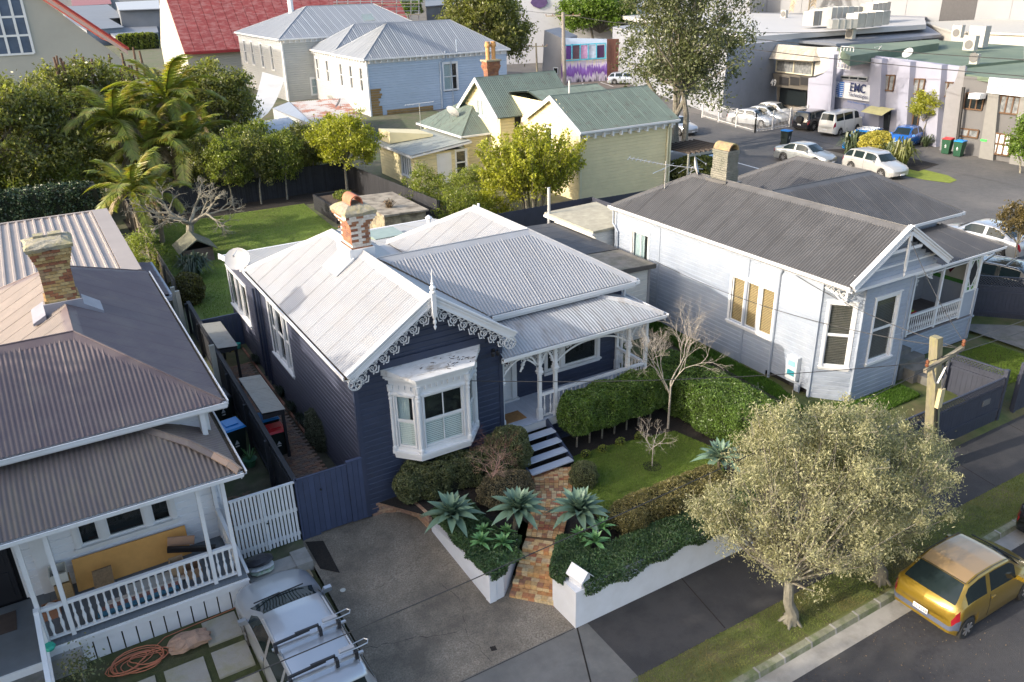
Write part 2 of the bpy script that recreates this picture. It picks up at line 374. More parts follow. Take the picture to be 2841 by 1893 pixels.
def window(parent, F, s0, s1, z0, z1, m=WHITE, arch=.12, sill=True, cols=1, rows=2, blind=None, blind_frac=1.0, glass=None, proud=.045, name='window', curtain=False, vbar=False, splits=None, sillw=.12, mull=.07, glassd=-.03, sashw=.045):
 """opening s0..s1 x z0..z1 (inside the architrave): architrave, sashes, panes, sill, blinds"""
 W = MB()
 W.fbox(F,s0-arch,s0,-.02,proud,z0-.02,z1+arch); W.fbox(F,s1,s1+arch,-.02,proud,z0-.02,z1+arch); W.fbox(F,s0,s1,-.02,proud,z1,z1+arch)
 W.fbox(F,s0-arch-.03,s1+arch+.03,-.02,proud+.035,z1+arch+.001,z1+arch+.035)
 W.fbox(F,s0-arch+.02,s0-.03,proud-.01,proud+.012,z0-.02,z1+arch-.03); W.fbox(F,s1+.03,s1+arch-.02,proud-.01,proud+.012,z0-.02,z1+arch-.03)
 win = W.build(name,m,parent)
 if sill:
  MB().fbox(F, s0-arch-.03, s1+arch+.03, -.02, proud+sillw*.5, z0-.075, z0-.021).fbox(F, s0-arch, s1+arch, -.02, proud+.01, z0-.15, z0-.0751).build('sill', m, win)
 bounds = splits or [s0+(s1-s0)*i/cols for i in range(cols+1)]
 nc = len(bounds)-1
 for i in range(nc):
  a = bounds[i]+(mull/2 if i else 0); b = bounds[i+1]-(mull/2 if i < nc-1 else 0)
  if i: MB().fbox(F, bounds[i]-mull/2, bounds[i]+mull/2, -.05, proud-.012, z0-.02, z1).build('mullion', m, win)
  for r in range(rows):
   za = z0+(z1-z0)*r/rows-.02*(r == 0); zb = z0+(z1-z0)*(r+1)/rows; dd = glassd-.02*(r == 0 and rows > 1)
   q = MB(); t = sashw
   q.fbox(F,a,a+t,dd-.02,dd+.025,za,zb); q.fbox(F,b-t,b,dd-.02,dd+.025,za,zb)
   q.fbox(F,a+t,b-t,dd-.02,dd+.025,za,za+t*1.2); q.fbox(F,a+t,b-t,dd-.02,dd+.025,zb-t,zb)
   if vbar: q.fbox(F,(a+b)/2-.013,(a+b)/2+.013,dd-.01,dd+.02,za+t,zb-t)
   sa = q.build('sash', m, win)
   MB().fbox(F, a+t, b-t, dd-.003, dd+.003, za+t, zb-t).build('pane', glass or GLASS, win)
  if blind is not None:
   bl = MB(); zt = z0+(z1-z0)*blind_frac; n = max(3,int((zt-z0)/.06))
   for j in range(n):
    z = z0+.03+(zt-z0-.05)*j/n
    bl.hexa([F(a+.03,-.068,z),F(b-.03,-.068,z),F(b-.03,-.085,z+.036),F(a+.03,-.085,z+.036),F(a+.03,-.064,z+.003),F(b-.03,-.064,z+.003),F(b-.03,-.081,z+.039),F(a+.03,-.081,z+.039)])
   bl.build('blind', blind, win)
  if curtain:
   cb = MB(); cw = (b-a)*.62; n = 14
   for j in range(n):
    x0 = a+.03+cw*j/n; x1 = a+.03+cw*(j+1)/n; d0 = -.1-.02*(j % 2); d1 = -.1-.02*((j+1) % 2)
    cb.quad(F(x0,d0,z0),F(x1,d1,z0),F(x1,d1,z1),F(x0,d0,z1))
   cb.build('curtain', CURT, win)
 return win
def core(parent, poly, z0, z1, m=None, name='wall_core'):
 return MB().prism([(x,y,z0) for x,y in poly],(0,0,z1-z0)).build(name,m or DARK,parent)
BAL = [(.028,0),(.028,.10),(.016,.13),(.03,.2),(.034,.27),(.02,.36),(.014,.44),(.016,.52),(.026,.60),(.016,.66),(.028,.70),(.028,.80)]
def balustrade(parent, a, b, z, h, m, gap=.155, prof=BAL, name='balustrade', rad=1.0):
 a = Vector((*a,z)); b = Vector((*b,z)); L = (b-a).length; d = (b-a)/L; n = int(L/gap); k = h/.95
 r = MB(); Z = Vector((0,0,1))
 r.bar(a+Z*(h-.05),b+Z*(h-.05),.09,.08)
 rail = r.build(name, m, parent); MB().bar(a+Z*.09, b+Z*.09, .07, .05).build('bottom_rail', m, rail)
 me = None
 for i in range(n):
  p = a+d*((i+.5)*L/n)
  if me is None:
   q = MB().lathe((0, 0, 0), [(x*rad, y*k) for x, y in prof], 8); me = q.mesh('baluster'); me.materials.append(m); me.polygons.foreach_set('use_smooth', [True]*len(me.polygons))
  o = link('baluster', me, None); o.parent = rail; o.location = p+Z*.11
  if WM.get(parent.name) is not None and False: pass
 # rail objects carry world-coordinate meshes: balusters hang off them in the same frame
 return rail
def fence(parent, a, b, z0, z1, m, pw=.145, gap=.006, th=.02, post=2.2, top=None, name='paling', zb=None, zt=None, side=1):
 a = Vector((a[0],a[1],0)); b = Vector((b[0],b[1],0)); L = (b-a).length; d = (b-a)/L; nn = Vector((d.y,-d.x,0))*side
 n = max(1,int(L/(pw+gap))); st = L/n
 for i in range(n):
  s = i*st; f = s/L; za = z0 if zb is None else z0+(zb-z0)*f; zc = (z1 if zt is None else z1+(zt-z1)*f)+random.uniform(-.004,.004)
  F = frame(a,d,nn)
  MB().fbox(F,s+gap/2,s+st-gap/2,0,th+random.uniform(-.002,.002),za,zc).build(name,m,parent)
 r = MB()
 for f in (.15,.85):
  zz0 = z0+(z1-z0)*f; zz1 = (zb if zb is not None else z0)+((zt if zt is not None else z1)-(zb if zb is not None else z0))*f
  r.bar(a+Vector((0,0,zz0))-nn*.03,b+Vector((0,0,zz1))-nn*.03,.045,.09)
 r.each('fence_rail', m, parent)
 k = max(1,int(round(L/post)))
 for i in range(k+1):
  f = i/k; p = a+d*(L*f)-nn*.1; za = z0+((zb if zb is not None else z0)-z0)*f; zc = z1+((zt if zt is not None else z1)-z1)*f
  MB().box(p.x-.05, p.x+.05, p.y-.05, p.y+.05, za-.1, zc-.05).build('fence_post', m, parent)
 if top:
  MB().bar(a+Vector((0, 0, z1+.02)), b+Vector((0, 0, (zt if zt is not None else z1)+.02)), .14, .035).build('fence_cap', m, parent)
# ---------------- foliage kit (numpy) ----------------
def leaves(name,C,size,m,parent=None,aspect=2.0,up=.3,kind=None,N0=None,nbias=.0,szvar=.35):
 """one rhombus leaf per centre; N0 optional outward normals"""
 n = len(C); C = np.asarray(C,float)
 a = rng.normal(size=(n,3)); a[:,2] += up; a /= np.linalg.norm(a,axis=1)[:,None]
 b = rng.normal(size=(n,3))
 if N0 is not None: b = np.cross(a,N0+rng.normal(size=(n,3))*(1-nbias));
 b -= a*(a*b).sum(1)[:,None]; b /= np.maximum(np.linalg.norm(b,axis=1),1e-6)[:,None]
 s = size*(1+rng.uniform(-szvar,szvar,n))[:,None]
 l = a*s; w_ = b*s/aspect
 V = np.empty((n,4,3)); V[:,0] = C-l*.5; V[:,1] = C+w_*.5; V[:,2] = C+l*.5; V[:,3] = C-w_*.5
 me = bpy.data.meshes.new(name); me.vertices.add(4*n); me.vertices.foreach_set('co', V.reshape(-1).astype(np.float32))
 me.loops.add(4*n); me.loops.foreach_set('vertex_index', np.arange(4*n, dtype=np.int32))
 me.polygons.add(n); me.polygons.foreach_set('loop_start', np.arange(0, 4*n, 4, dtype=np.int32)); me.polygons.foreach_set('loop_total', np.full(n, 4, dtype=np.int32))
 me.materials.append(m); me.update()
 return link(name,me,parent,kind)
def clumpy(center,radii,nclump,per,cr,shell=.55,flat=1.0,seed=None,bottom=-.6):
 """points in clumps spread through an ellipsoid's outer volume"""
 c = np.array(center); R = np.array(radii); out = []
 d = rng.normal(size=(nclump*3,3)); d /= np.linalg.norm(d,axis=1)[:,None]; d = d[d[:,2] > bottom][:nclump]
 rr = shell+(1-shell)*rng.random(len(d))**.6; rr *= rng.uniform(.82,1.1,len(d))
 cc = c+d*R*rr[:,None]
 for q in cc:
  k = cr*rng.uniform(.6,1.35); p = rng.normal(size=(per,3))*k*np.array([.5,.5,.42*flat]); out.append(q+p)
 return np.concatenate(out),cc
def branches(mb,p,d,L,r,depth,spread=.5,n=3,grav=.0,tips=None,jit=.25,seg=3,shrink=.68):
 p = Vector(p); d = Vector(d).normalized(); pts = [p]; q = p.copy(); dd = d.copy()
 for i in range(seg):
  dd = (dd+Vector((random.gauss(0,jit),random.gauss(0,jit),random.gauss(0,jit)+grav))*.35).normalized(); q = q+dd*L/seg; pts.append(q.copy())
 mb.tube(pts,[r*(1-.4*i/seg) for i in range(seg+1)],6 if r > .03 else 4,cap=False)
 if depth == 0:
  if tips is not None: tips.append(q)
  return
 for i in range(n):
  a = Vector((random.gauss(0,1),random.gauss(0,1),random.gauss(0,.6))).normalized()
  st = pts[-1] if i < 2 else pts[-2]
  branches(mb,st,(dd+a*spread*1.3).normalized(),L*shrink*random.uniform(.8,1.15),r*.58,depth-1,spread,n,grav,tips,jit,seg,shrink)
LEAF = {
 'hedge': mat('dark_hedge_leaf', (.09, .15, .028), .42, .2, 2, island=.5, trans=.25, spec=.5),
 'hedge2': mat('clipped_shrub_leaf', (.115, .13, .055), .5, .2, 2, island=.45, trans=.2),
 'brownhedge': mat('bronze_hedge_leaf', (.165, .145, .055), .5, .25, 3, island=.45, trans=.25),
 'olive': mat('olive_leaf', (.29, .28, .165), .5, .15, 1.2, island=.5, trans=.3, spec=.4),
 'dark': mat('dark_tree_leaf', (.15, .16, .05), .38, .25, .8, island=.55, trans=.45),
 'mid': mat('mid_green_leaf', (.17, .20, .04), .42, .25, .8, island=.5, trans=.45),
 'lime': mat('yellow_green_leaf', (.27, .28, .032), .45, .2, 1, island=.45, trans=.42),
 'gum': mat('grey_green_leaf', (.09, .105, .045), .42, .25, .5, island=.5, trans=.3),
 'palm': mat('palm_leaflet', (.20, .235, .045), .4, .25, 1, island=.35, trans=.35, c2=(.25, .18, .05), dscale=.9, damt=.7, dlo=.5, dhi=.62),
 'flax': mat('flax_blade', (.075, .10, .05), .42, .2, 1, island=.35, trans=.25),
 'yflax': mat('yellow_flax_blade', (.28, .27, .05), .45, .2, 1, island=.35, trans=.3),
 'agave': mat('agave_leaf', (.13, .205, .14), .42, .1, 3, island=.10, spec=.4),
 'young': mat('young_agave_leaf', (.12, .26, .09), .4, .1, 3, island=.12),
 'grass': mat('grass_blade', (.12, .185, .025), .6, .2, 1, island=.4, trans=.3),
 'gold': mat('golden_shrub_leaf', (.36, .32, .06), .5, .15, 1, island=.35, trans=.3),
 'twig': mat('bare_twig', (.20, .16, .12), .8, .2, 6),
}
# ======================= GROUND =======================
def sheet(name, poly, m, kind='structure', sub=0):
 o = MB().add(poly,[tuple(range(len(poly)))]).build(name,m,None,kind)
 return o
ASPH2 = mat('side_street_asphalt', (.085, .083, .082), .85, .15, 3, bump=.4, bscale=60, c2=(.14, .13, .12), dscale=.12, damt=.8)
CROSS = mat('crossing_concrete', (.15, .145, .135), .85, .15, 2, bump=.4, bscale=70, c2=(.10, .10, .095), dscale=.6, damt=.8)
AGG = mat('exposed_aggregate', (.235, .20, .155), .8, .5, 28, bump=.9, bscale=60, c2=(.085, .072, .056), dscale=.55, damt=.8, dlo=.4, dhi=.62)
LAWN = mat('lawn_turf', (.12, .17, .025), .9, .25, 1.3, bump=.8, bscale=60, c2=(.10, .10, .022), dscale=.5, damt=.6)
VERGE = mat('verge_turf', (.10, .115, .03), .9, .3, 3, bump=.8, bscale=50, c2=(.13, .10, .055), dscale=.8, damt=.7)
sheet('road', [(-60, -40, 0), (120, -40, 0), (120, 8.4, 0), (-60, 8.4, 0)], ASPH)
sheet('gutter_strip', [(-60, 8.36, .004), (120, 8.36, .004), (120, 8.82, -.008), (-60, 8.82, -.008)], CONC)
sheet('footpath', [(8.9, 10.15, .135), (39, 10.15, .135), (39, 12.1, .15), (8.9, 12.1, .15)], FOOT)
sheet('crossing', [(-60, 8.96, .125), (8.0, 8.96, .125), (8.9, 10.15, .135), (8.9, 12.08, .149), (-60, 12.08, .149)], CROSS)
sheet('verge', [(8.0, 8.96, .12), (39, 8.96, .12), (39, 10.2, .13), (8.6, 10.2, .13)], VERGE)
dz0,dz1 = .15,.5
sheet('driveway', [(4.02, 12.08, .152), (8.6, 12.08, .152), (8.6, 13.6, .19), (7.7, 15.5, .3), (7.7, 18.45, .47), (4.02, 18.45, .47)], AGG)
sheet('forecourt', [(-40, 12.08, .148), (4.0, 12.08, .148), (4.0, 17.3, .3), (-40, 17.3, .3)], mat('mossy_ground', (.055, .065, .02), .95, .3, 4, bump=.8, bscale=50, c2=(.10, .09, .05), dscale=1.5, damt=.6))
sheet('side_yard', [(-40, 17.4, .4), (2.4, 17.4, .4), (4.0, 17.8, .45), (4.1, 18.42, .5), (21, 18.42, .6), (21, 34, .95), (-40, 34, .95)], EARTH)
sheet('earth', [(-60, -40, -.06), (120, -40, -.06), (120, 40, -.06), (-60, 40, -.06)], EARTH)
sheet('garden_soil', [(7.3, 13.9, .85), (7.66, 13.95, .85), (8.6, 14.75, .86), (9.2, 15.5, .88), (10.35, 17.2, .88), (10.2, 18.6, .86), (6.2, 18.4, .85), (7.3, 16.8, .84)], SOIL)
sheet('garden_soil', [(9.45, 13.95, .87), (8.75, 13.0, .87), (8.75, 12.2, .87), (19.75, 12.2, .87), (20.2, 20, .865), (10.2, 18.6, .865), (10.35, 17.2, .87), (9.2, 15.5, .87)], SOIL)
sheet('ground', [(-900, 34, .95), (39.4, 34, .95), (39.4, 1400, .95), (-900, 1400, .95)], EARTH)
sheet('right_yard', [(19.7, 12.09, .155), (39.3, 12.09, .155), (39.3, 34, .93), (21, 34, .93), (20.1, 14.5, .72)], mat('yard_grass', (.065, .085, .02), .9, .3, 2, bump=.8, bscale=40, c2=(.12, .085, .05), dscale=.5, damt=.75))
sheet('side_street', [(39.3, 8.4, .02), (52.8, 8.4, .02), (54.2, 26, .95), (60, 70, .95), (95, 200, .95), (300, 1400, .95), (39.4, 1400, .95), (39.3, 26, .95)], ASPH2)
sheet('commercial_yard', [(52.8, 8.4, .02), (400, 8.4, .02), (900, 60, .96), (900, 1400, .96), (300, 1400, .96), (95, 200, .96), (60, 70, .96), (54.2, 26, .96)], ASPH2)
# kerb stones along the street
km = MB(); ks = None
kt = thing('kerb', 'mossy concrete kerb with pale joints along the grass verge', 'kerb', (8, 8.9, 0))
KM = mat('mossy_kerb', (.20, .20, .14), .9, .25, 5, bump=.6, bscale=30, c2=(.09, .12, .04), dscale=3, damt=.8)
x = -6.0
while x < 39:
 L = .78+random.uniform(-.05,.05)
 p = MB().hexa([(x, 8.80, -.02), (x+L, 8.80, -.02), (x+L, 9.0, -.02), (x, 9.0, -.02), (x, 8.84, .125), (x+L, 8.84, .125), (x+L, 9.0, .13), (x, 9.0, .13)]).build('kerb_stone', KM, kt)
 MB().hexa([(x+L, 8.795, -.02), (x+L+.05, 8.795, -.02), (x+L+.05, 9.01, -.02), (x+L, 9.01, -.02), (x+L, 8.835, .132), (x+L+.05, 8.835, .132), (x+L+.05, 9.01, .137), (x+L, 9.01, .137)]).build('mortar_joint', CONC, kt)
 x += L+.05
# footpath joints
for i,xx in enumerate([11.5,15.1,18.6,22.2,25.7,29.3]):
 sheet('path_joint', [(xx, 10.2, .1385), (xx+.03, 10.2, .1385), (xx+.33, 12.05, .1525), (xx+.30, 12.05, .1525)], SOIL)
sheet('path_joint', [(7.2, 9.0, .1295), (7.24, 9.0, .1295), (8.63, 12.03, .1535), (8.59, 12.03, .1535)], SOIL)
sheet('path_joint', [(-6, 12.04, .1535), (8.55, 12.04, .1535), (8.55, 12.055, .1535), (-6, 12.055, .1535)], SOIL)
# lawns
sheet('front_lawn', [(11.0, 15.1, .925), (12.05, 17.2, .925), (13.2, 17.15, .925), (15.6, 16.7, .925), (15.95, 15.2, .925), (15.1, 13.9, .925), (12.2, 13.9, .925), (10.85, 13.9, .925)], LAWN)
sheet('back_lawn', [(5.0, 33.2, .97), (9.3, 33.0, .97), (15.5, 33.5, .97), (14.6, 45.3, .97), (14.9, 51.6, .97), (5.3, 51.9, .97), (4.6, 46, .97)], LAWN)
sheet('back_bed', [(4.4, 51.5, .962), (19.5, 51.2, .962), (19.5, 54.5, .962), (4.4, 54.5, .962)], SOIL)
sheet('grass_island', [tuple(oz(*p, .966)) for p in ((2462, 470), (2500, 458), (2560, 470), (2630, 487), (2655, 500), (2635, 508), (2570, 500), (2500, 486))], mat('bright_grass', (.16, .20, .02), .9, .2, 3, bump=.6, bscale=50))
# road markings on the side street
sheet('centre_line', [(46.45, 52, .955), (46.6, 52, .955), (45.35, 40.6, .955), (45.2, 40.6, .955)], WHITE)
sheet('centre_line', [(44.65, 36, .955), (44.8, 36, .955), (44.3, 30, .955), (44.15, 30, .955)], mat('yellow_line', (.6, .45, .05), .6))
# ======================= CENTRE HOUSE =======================
H = thing('villa', 'navy weatherboard villa with pale iron roof, bay window and lacy white verandah', 'house', (8, 20, .6))
wall = core(H, [(6.12, 18.42), (10.16, 18.42), (10.16, 19.95), (15.73, 19.95), (15.73, 27.9), (6.12, 27.9)], .5, 4.94, name='wall')
core(H, [(6.12, 27.9), (15.2, 27.9), (15.2, 32.6), (6.12, 32.6)], .5, 3.95, name='rear_core')
# gable triangle core
MB().prism([(5.98, 18.42, 4.9), (10.32, 18.42, 4.9), (8.15, 18.42, 6.4)], (0, .3, 0)).build('gable_core', DARK, H)
gl = lambda z: (0,4.28) if z < 4.98 else (max(0,(z-4.95)/.653-.15),4.28-max(0,(z-4.95)/.653-.15))
FW = frame((6,18.3,0),(1,0,0),(0,-1,0))
weatherboards(wall,(6,18.3,0),(1,0,0),(0,-1,0),4.28,.55,6.35,NAVY,.165,openings=[(.9,3.45,2.4,4.5)],lim=gl)
LW = frame((6,32.7,0),(0,-1,0),(-1,0,0))   # s runs front-wards
wins_left = [(.25,3.05,2.28,3.75),(6.25,8.35,2.40,4.30)]
weatherboards(wall, (6, 32.7, 0), (0, -1, 0), (-1, 0, 0), 14.4, .55, 4.95, mat('sun_faded_navy', (.045, .05, .078), .5, .1, 2.5, island=.06), .165, openings=wins_left, lim=lambda z: (0 if z < 4.1 else min(4.3, (z-4.1)*5.0), 14.4))  # sunlight on this wall is put into a lighter navy
weatherboards(wall,(10.28,18.3,0),(0,1,0),(1,0,0),1.6,1.8,4.95,NAVY,.205)
weatherboards(wall,(10.3,19.9,0),(1,0,0),(0,-1,0),5.5,.6,4.95,NAVY,.165,openings=[(.35,1.35,1.8,4.1),(2.55,4.65,2.45,4.1)])
weatherboards(wall,(15.8,19.9,0),(0,1,0),(1,0,0),8.1,.6,4.95,NAVY,.205)
cb = MB()
for (x,y) in ((5.985,18.285),(10.295,18.285)): cb.box(x-.06,x+.06,y-.035,y+.085,.5,4.9)
cb.box(15.74,15.83,19.86,19.95,.6,4.95)
cb.each('corner_board', NAVY, H)
MB().box(5.95, 6.02, 18.42, 32.6, .45, .62).build('base_board', NAVY, H)
# left side windows
w1 = window(H,LW,wins_left[0][0],wins_left[0][1],wins_left[0][2],wins_left[0][3],arch=.11,rows=1,splits=[.25,1.25,2.05,3.05])
w2 = window(H,LW,wins_left[1][0],wins_left[1][1],wins_left[1][2],wins_left[1][3],arch=.12,rows=2,splits=[6.25,6.85,7.75,8.35])
# ---- main roof
RF = MB()
PR = [[(5.72,17.95,5),(5.72,28,5),(8.15,25.4,6.6),(8.15,17.95,6.6)],
  [(5.72,28,5),(10.6,28,5),(8.15,25.4,6.6)],
  [(8.15,17.95,6.6),(10.6,17.95,5),(10.6,19.5,5),(8.30,22,6.5),(8.15,22.1,6.6)],
  [(10.6,19.5,5),(16.15,19.5,5),(13.6,22,6.5),(8.30,22,6.5)],
  [(16.15,19.5,5),(16.15,28.15,5),(13.6,25.6,6.5),(13.6,22,6.5)],
  [(13.6,22,6.5),(13.6,25.6,6.5),(11.1,28.15,5),(11.1,24.5,5)],
  [(8.3,22,6.5),(13.6,22,6.5),(11.1,24.5,5),(10.6,24.5,5)],
  [(8.15,22.05,6.6),(8.3,22,6.5),(10.6,24.5,5),(10.6,28,5),(8.15,25.4,6.6)],
  [(11.1,28.15,5),(16.15,28.15,5),(13.6,25.6,6.5)],
  [(10.6,24.5,4.98),(11.1,24.5,4.98),(11.1,28,4.98),(10.6,28,4.98)]]
for p in PR: RF.quad(*[(a,b,c-.03) for a,b,c in p])
roof = RF.build('roof', ROOFW, H)
for p in PR[:9]: corrugated(roof,p,ROOFW)
ridge_cap(roof,[(8.15,17.97,6.6),(8.15,22.75,6.6)],.2,.13,ROOFW); ridge_cap(roof,[(8.15,23.6,6.6),(8.15,25.4,6.6)],.2,.13,ROOFW)
ridge_cap(roof,[(8.15,25.4,6.6),(5.72,28,5)],.17,.07,ROOFW); ridge_cap(roof,[(8.35,22,6.5),(13.6,22,6.5)],.2,.12,ROOFW)
ridge_cap(roof,[(13.6,22,6.5),(16.15,19.5,5)],.17,.07,ROOFW); ridge_cap(roof,[(13.6,22,6.5),(13.6,25.6,6.5)],.2,.12,ROOFW)
ridge_cap(roof,[(13.6,25.6,6.5),(11.1,28.15,5)],.17,.07,ROOFW); ridge_cap(roof,[(13.6,25.6,6.5),(16.15,28.15,5)],.17,.07,ROOFW)
ridge_cap(roof,[(8.15,25.4,6.6),(10.6,28,5)],.17,.07,ROOFW)
# valley gutters read as dark lines
vm = MB()
for a,b in (((10.6,19.5,5.03),(8.33,22,6.53)),((8.3,22,6.5),(10.6,24.5,5.03)),((13.55,22.05,6.5),(11.1,24.5,5.03))): vm.bar(a,b,.1,.03)
vm.each('valley_gutter', MATS['gutter_debris'], roof)
gutter(H,[(5.74,18.0,5.0),(5.74,28.05,5.0)],WHITE,out=-1)
gutter(H,[(10.72,19.52,5.0),(16.2,19.52,5.0)],WHITE,out=1); gutter(H,[(16.13,19.5,5.0),(16.13,28.1,5.0)],WHITE,out=1)
MB().box(10.3, 15.9, 19.55, 19.9, 4.84, 4.88).box(5.74, 6, 18.3, 28, 4.84, 4.88).each('soffit', WHITE, H)
MB().box(10.65, 16.1, 19.50, 19.53, 4.78, 4.9).build('fascia', WHITE, H)
# rear lean-to roof with skylight
LT = [(5.82,28.0,4.93),(5.82,32.9,4.12),(15.3,32.9,4.12),(15.3,28.0,4.93)]
ro = MB().quad(*[(a, b, c-.03) for a, b, c in LT]).build('rear_roof', ROOFW, H); corrugated(ro, LT, ROOFW)
MB().bar((5.83, 27.95, 4.95), (5.83, 32.95, 4.14), .05, .2).bar((5.8, 32.95, 4.08), (15.3, 32.95, 4.08), .1, .14).build('fascia', WHITE, H)
MB().box(11.2, 12.5, 29.6, 30.9, 4.50, 4.72).build('skylight', mat('skylight_glass', (.22, .27, .22), .15, .1), H)
MB().tube([(14.2, 31, 4.3), (14.2, 31, 4.75)], .09, 8).lathe((14.2, 31, 4.75), [(.14, 0), (.16, .05), (.02, .16)], 8).build('roof_vent', WHITE, H)
for p in ((14.6, 27.6), (14.85, 27.7)): MB().tube([(p[0], p[1], 5.0), (p[0], p[1], 6.0)], .05, 8).each('vent_pipe', WHITE, H)
# downpipe at right end
MB().tube([(15.95, 19.6, 4.9), (15.9, 19.8, 4.7), (15.86, 19.82, 2.0)], .045, 8).each('downpipe', WHITE, H)
MB().tube([(5.9, 27.9, 4.9), (5.94, 27.75, 4.6), (5.93, 27.75, .6)], .045, 8).tube([(5.92, 27.35, 4.6), (5.92, 27.35, .6)], .035, 8).tube([(5.92, 28.2, 4.2), (5.92, 28.2, .6)], .04, 8).each('downpipe', NAVY, H)
# ---- lace: scroll motif in a plane (origin O,axes u along,v down)
def scroll_pts(a0,turns,r0,r1,cx,cy,n=22,sgn=1):
 return [(cx+(r0+(r1-r0)*i/n)*math.cos(a0+sgn*turns*2*PI*i/n),cy+(r0+(r1-r0)*i/n)*math.sin(a0+sgn*turns*2*PI*i/n)) for i in range(n+1)]
def ribbon(mb,pts,O,u,v,nn,w=.03,t=.022):
 P = [O+u*a+v*b for a,b in pts]
 for i in range(len(P)-1):
  d = (P[i+1]-P[i]);
  if d.length < 1e-5: continue
  s = nn.cross(d.normalized()).normalized()*w/2; e = nn*t/2; x = d.normalized()*w*.18
  a = P[i]-x; b = P[i+1]+x
  mb.hexa([a-s-e,a+s-e,b+s-e,b-s-e,a-s+e,a+s+e,b+s+e,b-s+e])
def lace_motif(O,u,v,nn,S,flip=1,kind=0):
 mb = MB()
 if kind == 0:
  ribbon(mb,scroll_pts(-PI*.5,1.35,.40*S,.07*S,.48*S,.42*S,20),O,u,v,nn,.085*S)
  ribbon(mb,scroll_pts(PI*.35,.62,.30*S,.42*S,.12*S,.55*S,10,-1),O,u,v,nn,.07*S)
  ribbon(mb,[(0,.05*S),(.25*S,.12*S),(.55*S,.02*S)],O,u,v,nn,.07*S)
  ribbon(mb,scroll_pts(0,.6,.12*S,.03*S,.92*S,.25*S,8),O,u,v,nn,.06*S)
  ribbon(mb,[(.45*S,.84*S),(.62*S,.95*S),(.80*S,.78*S),(.95*S,.62*S)],O,u,v,nn,.07*S)
 return mb
def barge(parent,a,b,y,depth,cap_t=.045,lace=True,flipn=1):
 """bargeboard from eave a=(x,z) to apex b=(x,z) on the plane Y=y with lace hanging under it"""
 A = Vector((a[0],y,a[1])); B = Vector((b[0],y,b[1])); u = (B-A).normalized(); nn = Vector((0,-1,0)); v = u.cross(nn);
 if v.z > 0: v = -v
 bb = MB()
 def slab(k0,k1,y0,y1):
  p = [A+v*k0,B+v*k0,B+v*k1,A+v*k1]; bb.hexa([q+Vector((0,y0,0)) for q in p]+[q+Vector((0,y1,0)) for q in p])
 slab(-.03,.17,-.0,.05); slab(-.075,-.03,-.05,.12); slab(.0,.045,-.03,.0); slab(.15,.185,-.02,.0)
 o = bb.build('bargeboard', WHITE, parent)
 if lace:
  L = (B-A).length; S = .34; n = int((L-.1)/S)
  for i in range(n):
   s = .08+i*(L-.12)/n
   lace_motif(A+u*s+v*.17+Vector((0, .02, 0)), u, v, nn, (L-.1)/n).build('lace_scroll', WHITE, o)
  r = MB(); c = A+v*.28+u*.03
  ribbon(r,scroll_pts(0,1,.17,.17,0,0,18),c,u,v,nn,.045); ribbon(r,scroll_pts(0,1,.06,.06,0,0,10),c,u,v,nn,.03)
  for k in range(6): ribbon(r,[(.05*math.cos(k*PI/3),.05*math.sin(k*PI/3)),(.16*math.cos(k*PI/3),.16*math.sin(k*PI/3))],c,u,v,nn,.03)
  r.build('rosette', WHITE, o)
 return o
barge(H,(5.70,5.03),(8.15,6.66),17.9,.2); barge(H,(10.60,5.03),(8.15,6.66),17.9,.2)
fn = MB(); fn.box(8.09,8.21,17.78,17.9,6.15,6.8)
fn.lathe((8.15,17.84,6.8),[(.08,0),(.08,.03),(.045,.05),(.08,.1),(.085,.14),(.05,.18),(.03,.21),(.045,.24),(.028,.28),(.008,.6),(.001,.63)],10)
fn.lathe((8.15,17.84,5.76),[(.005,0),(.03,.05),(.045,.1),(.02,.15),(.05,.2),(.05,.25),(.03,.3),(.055,.36),(.055,.41)],10)
fn.build('finial', WHITE, H)
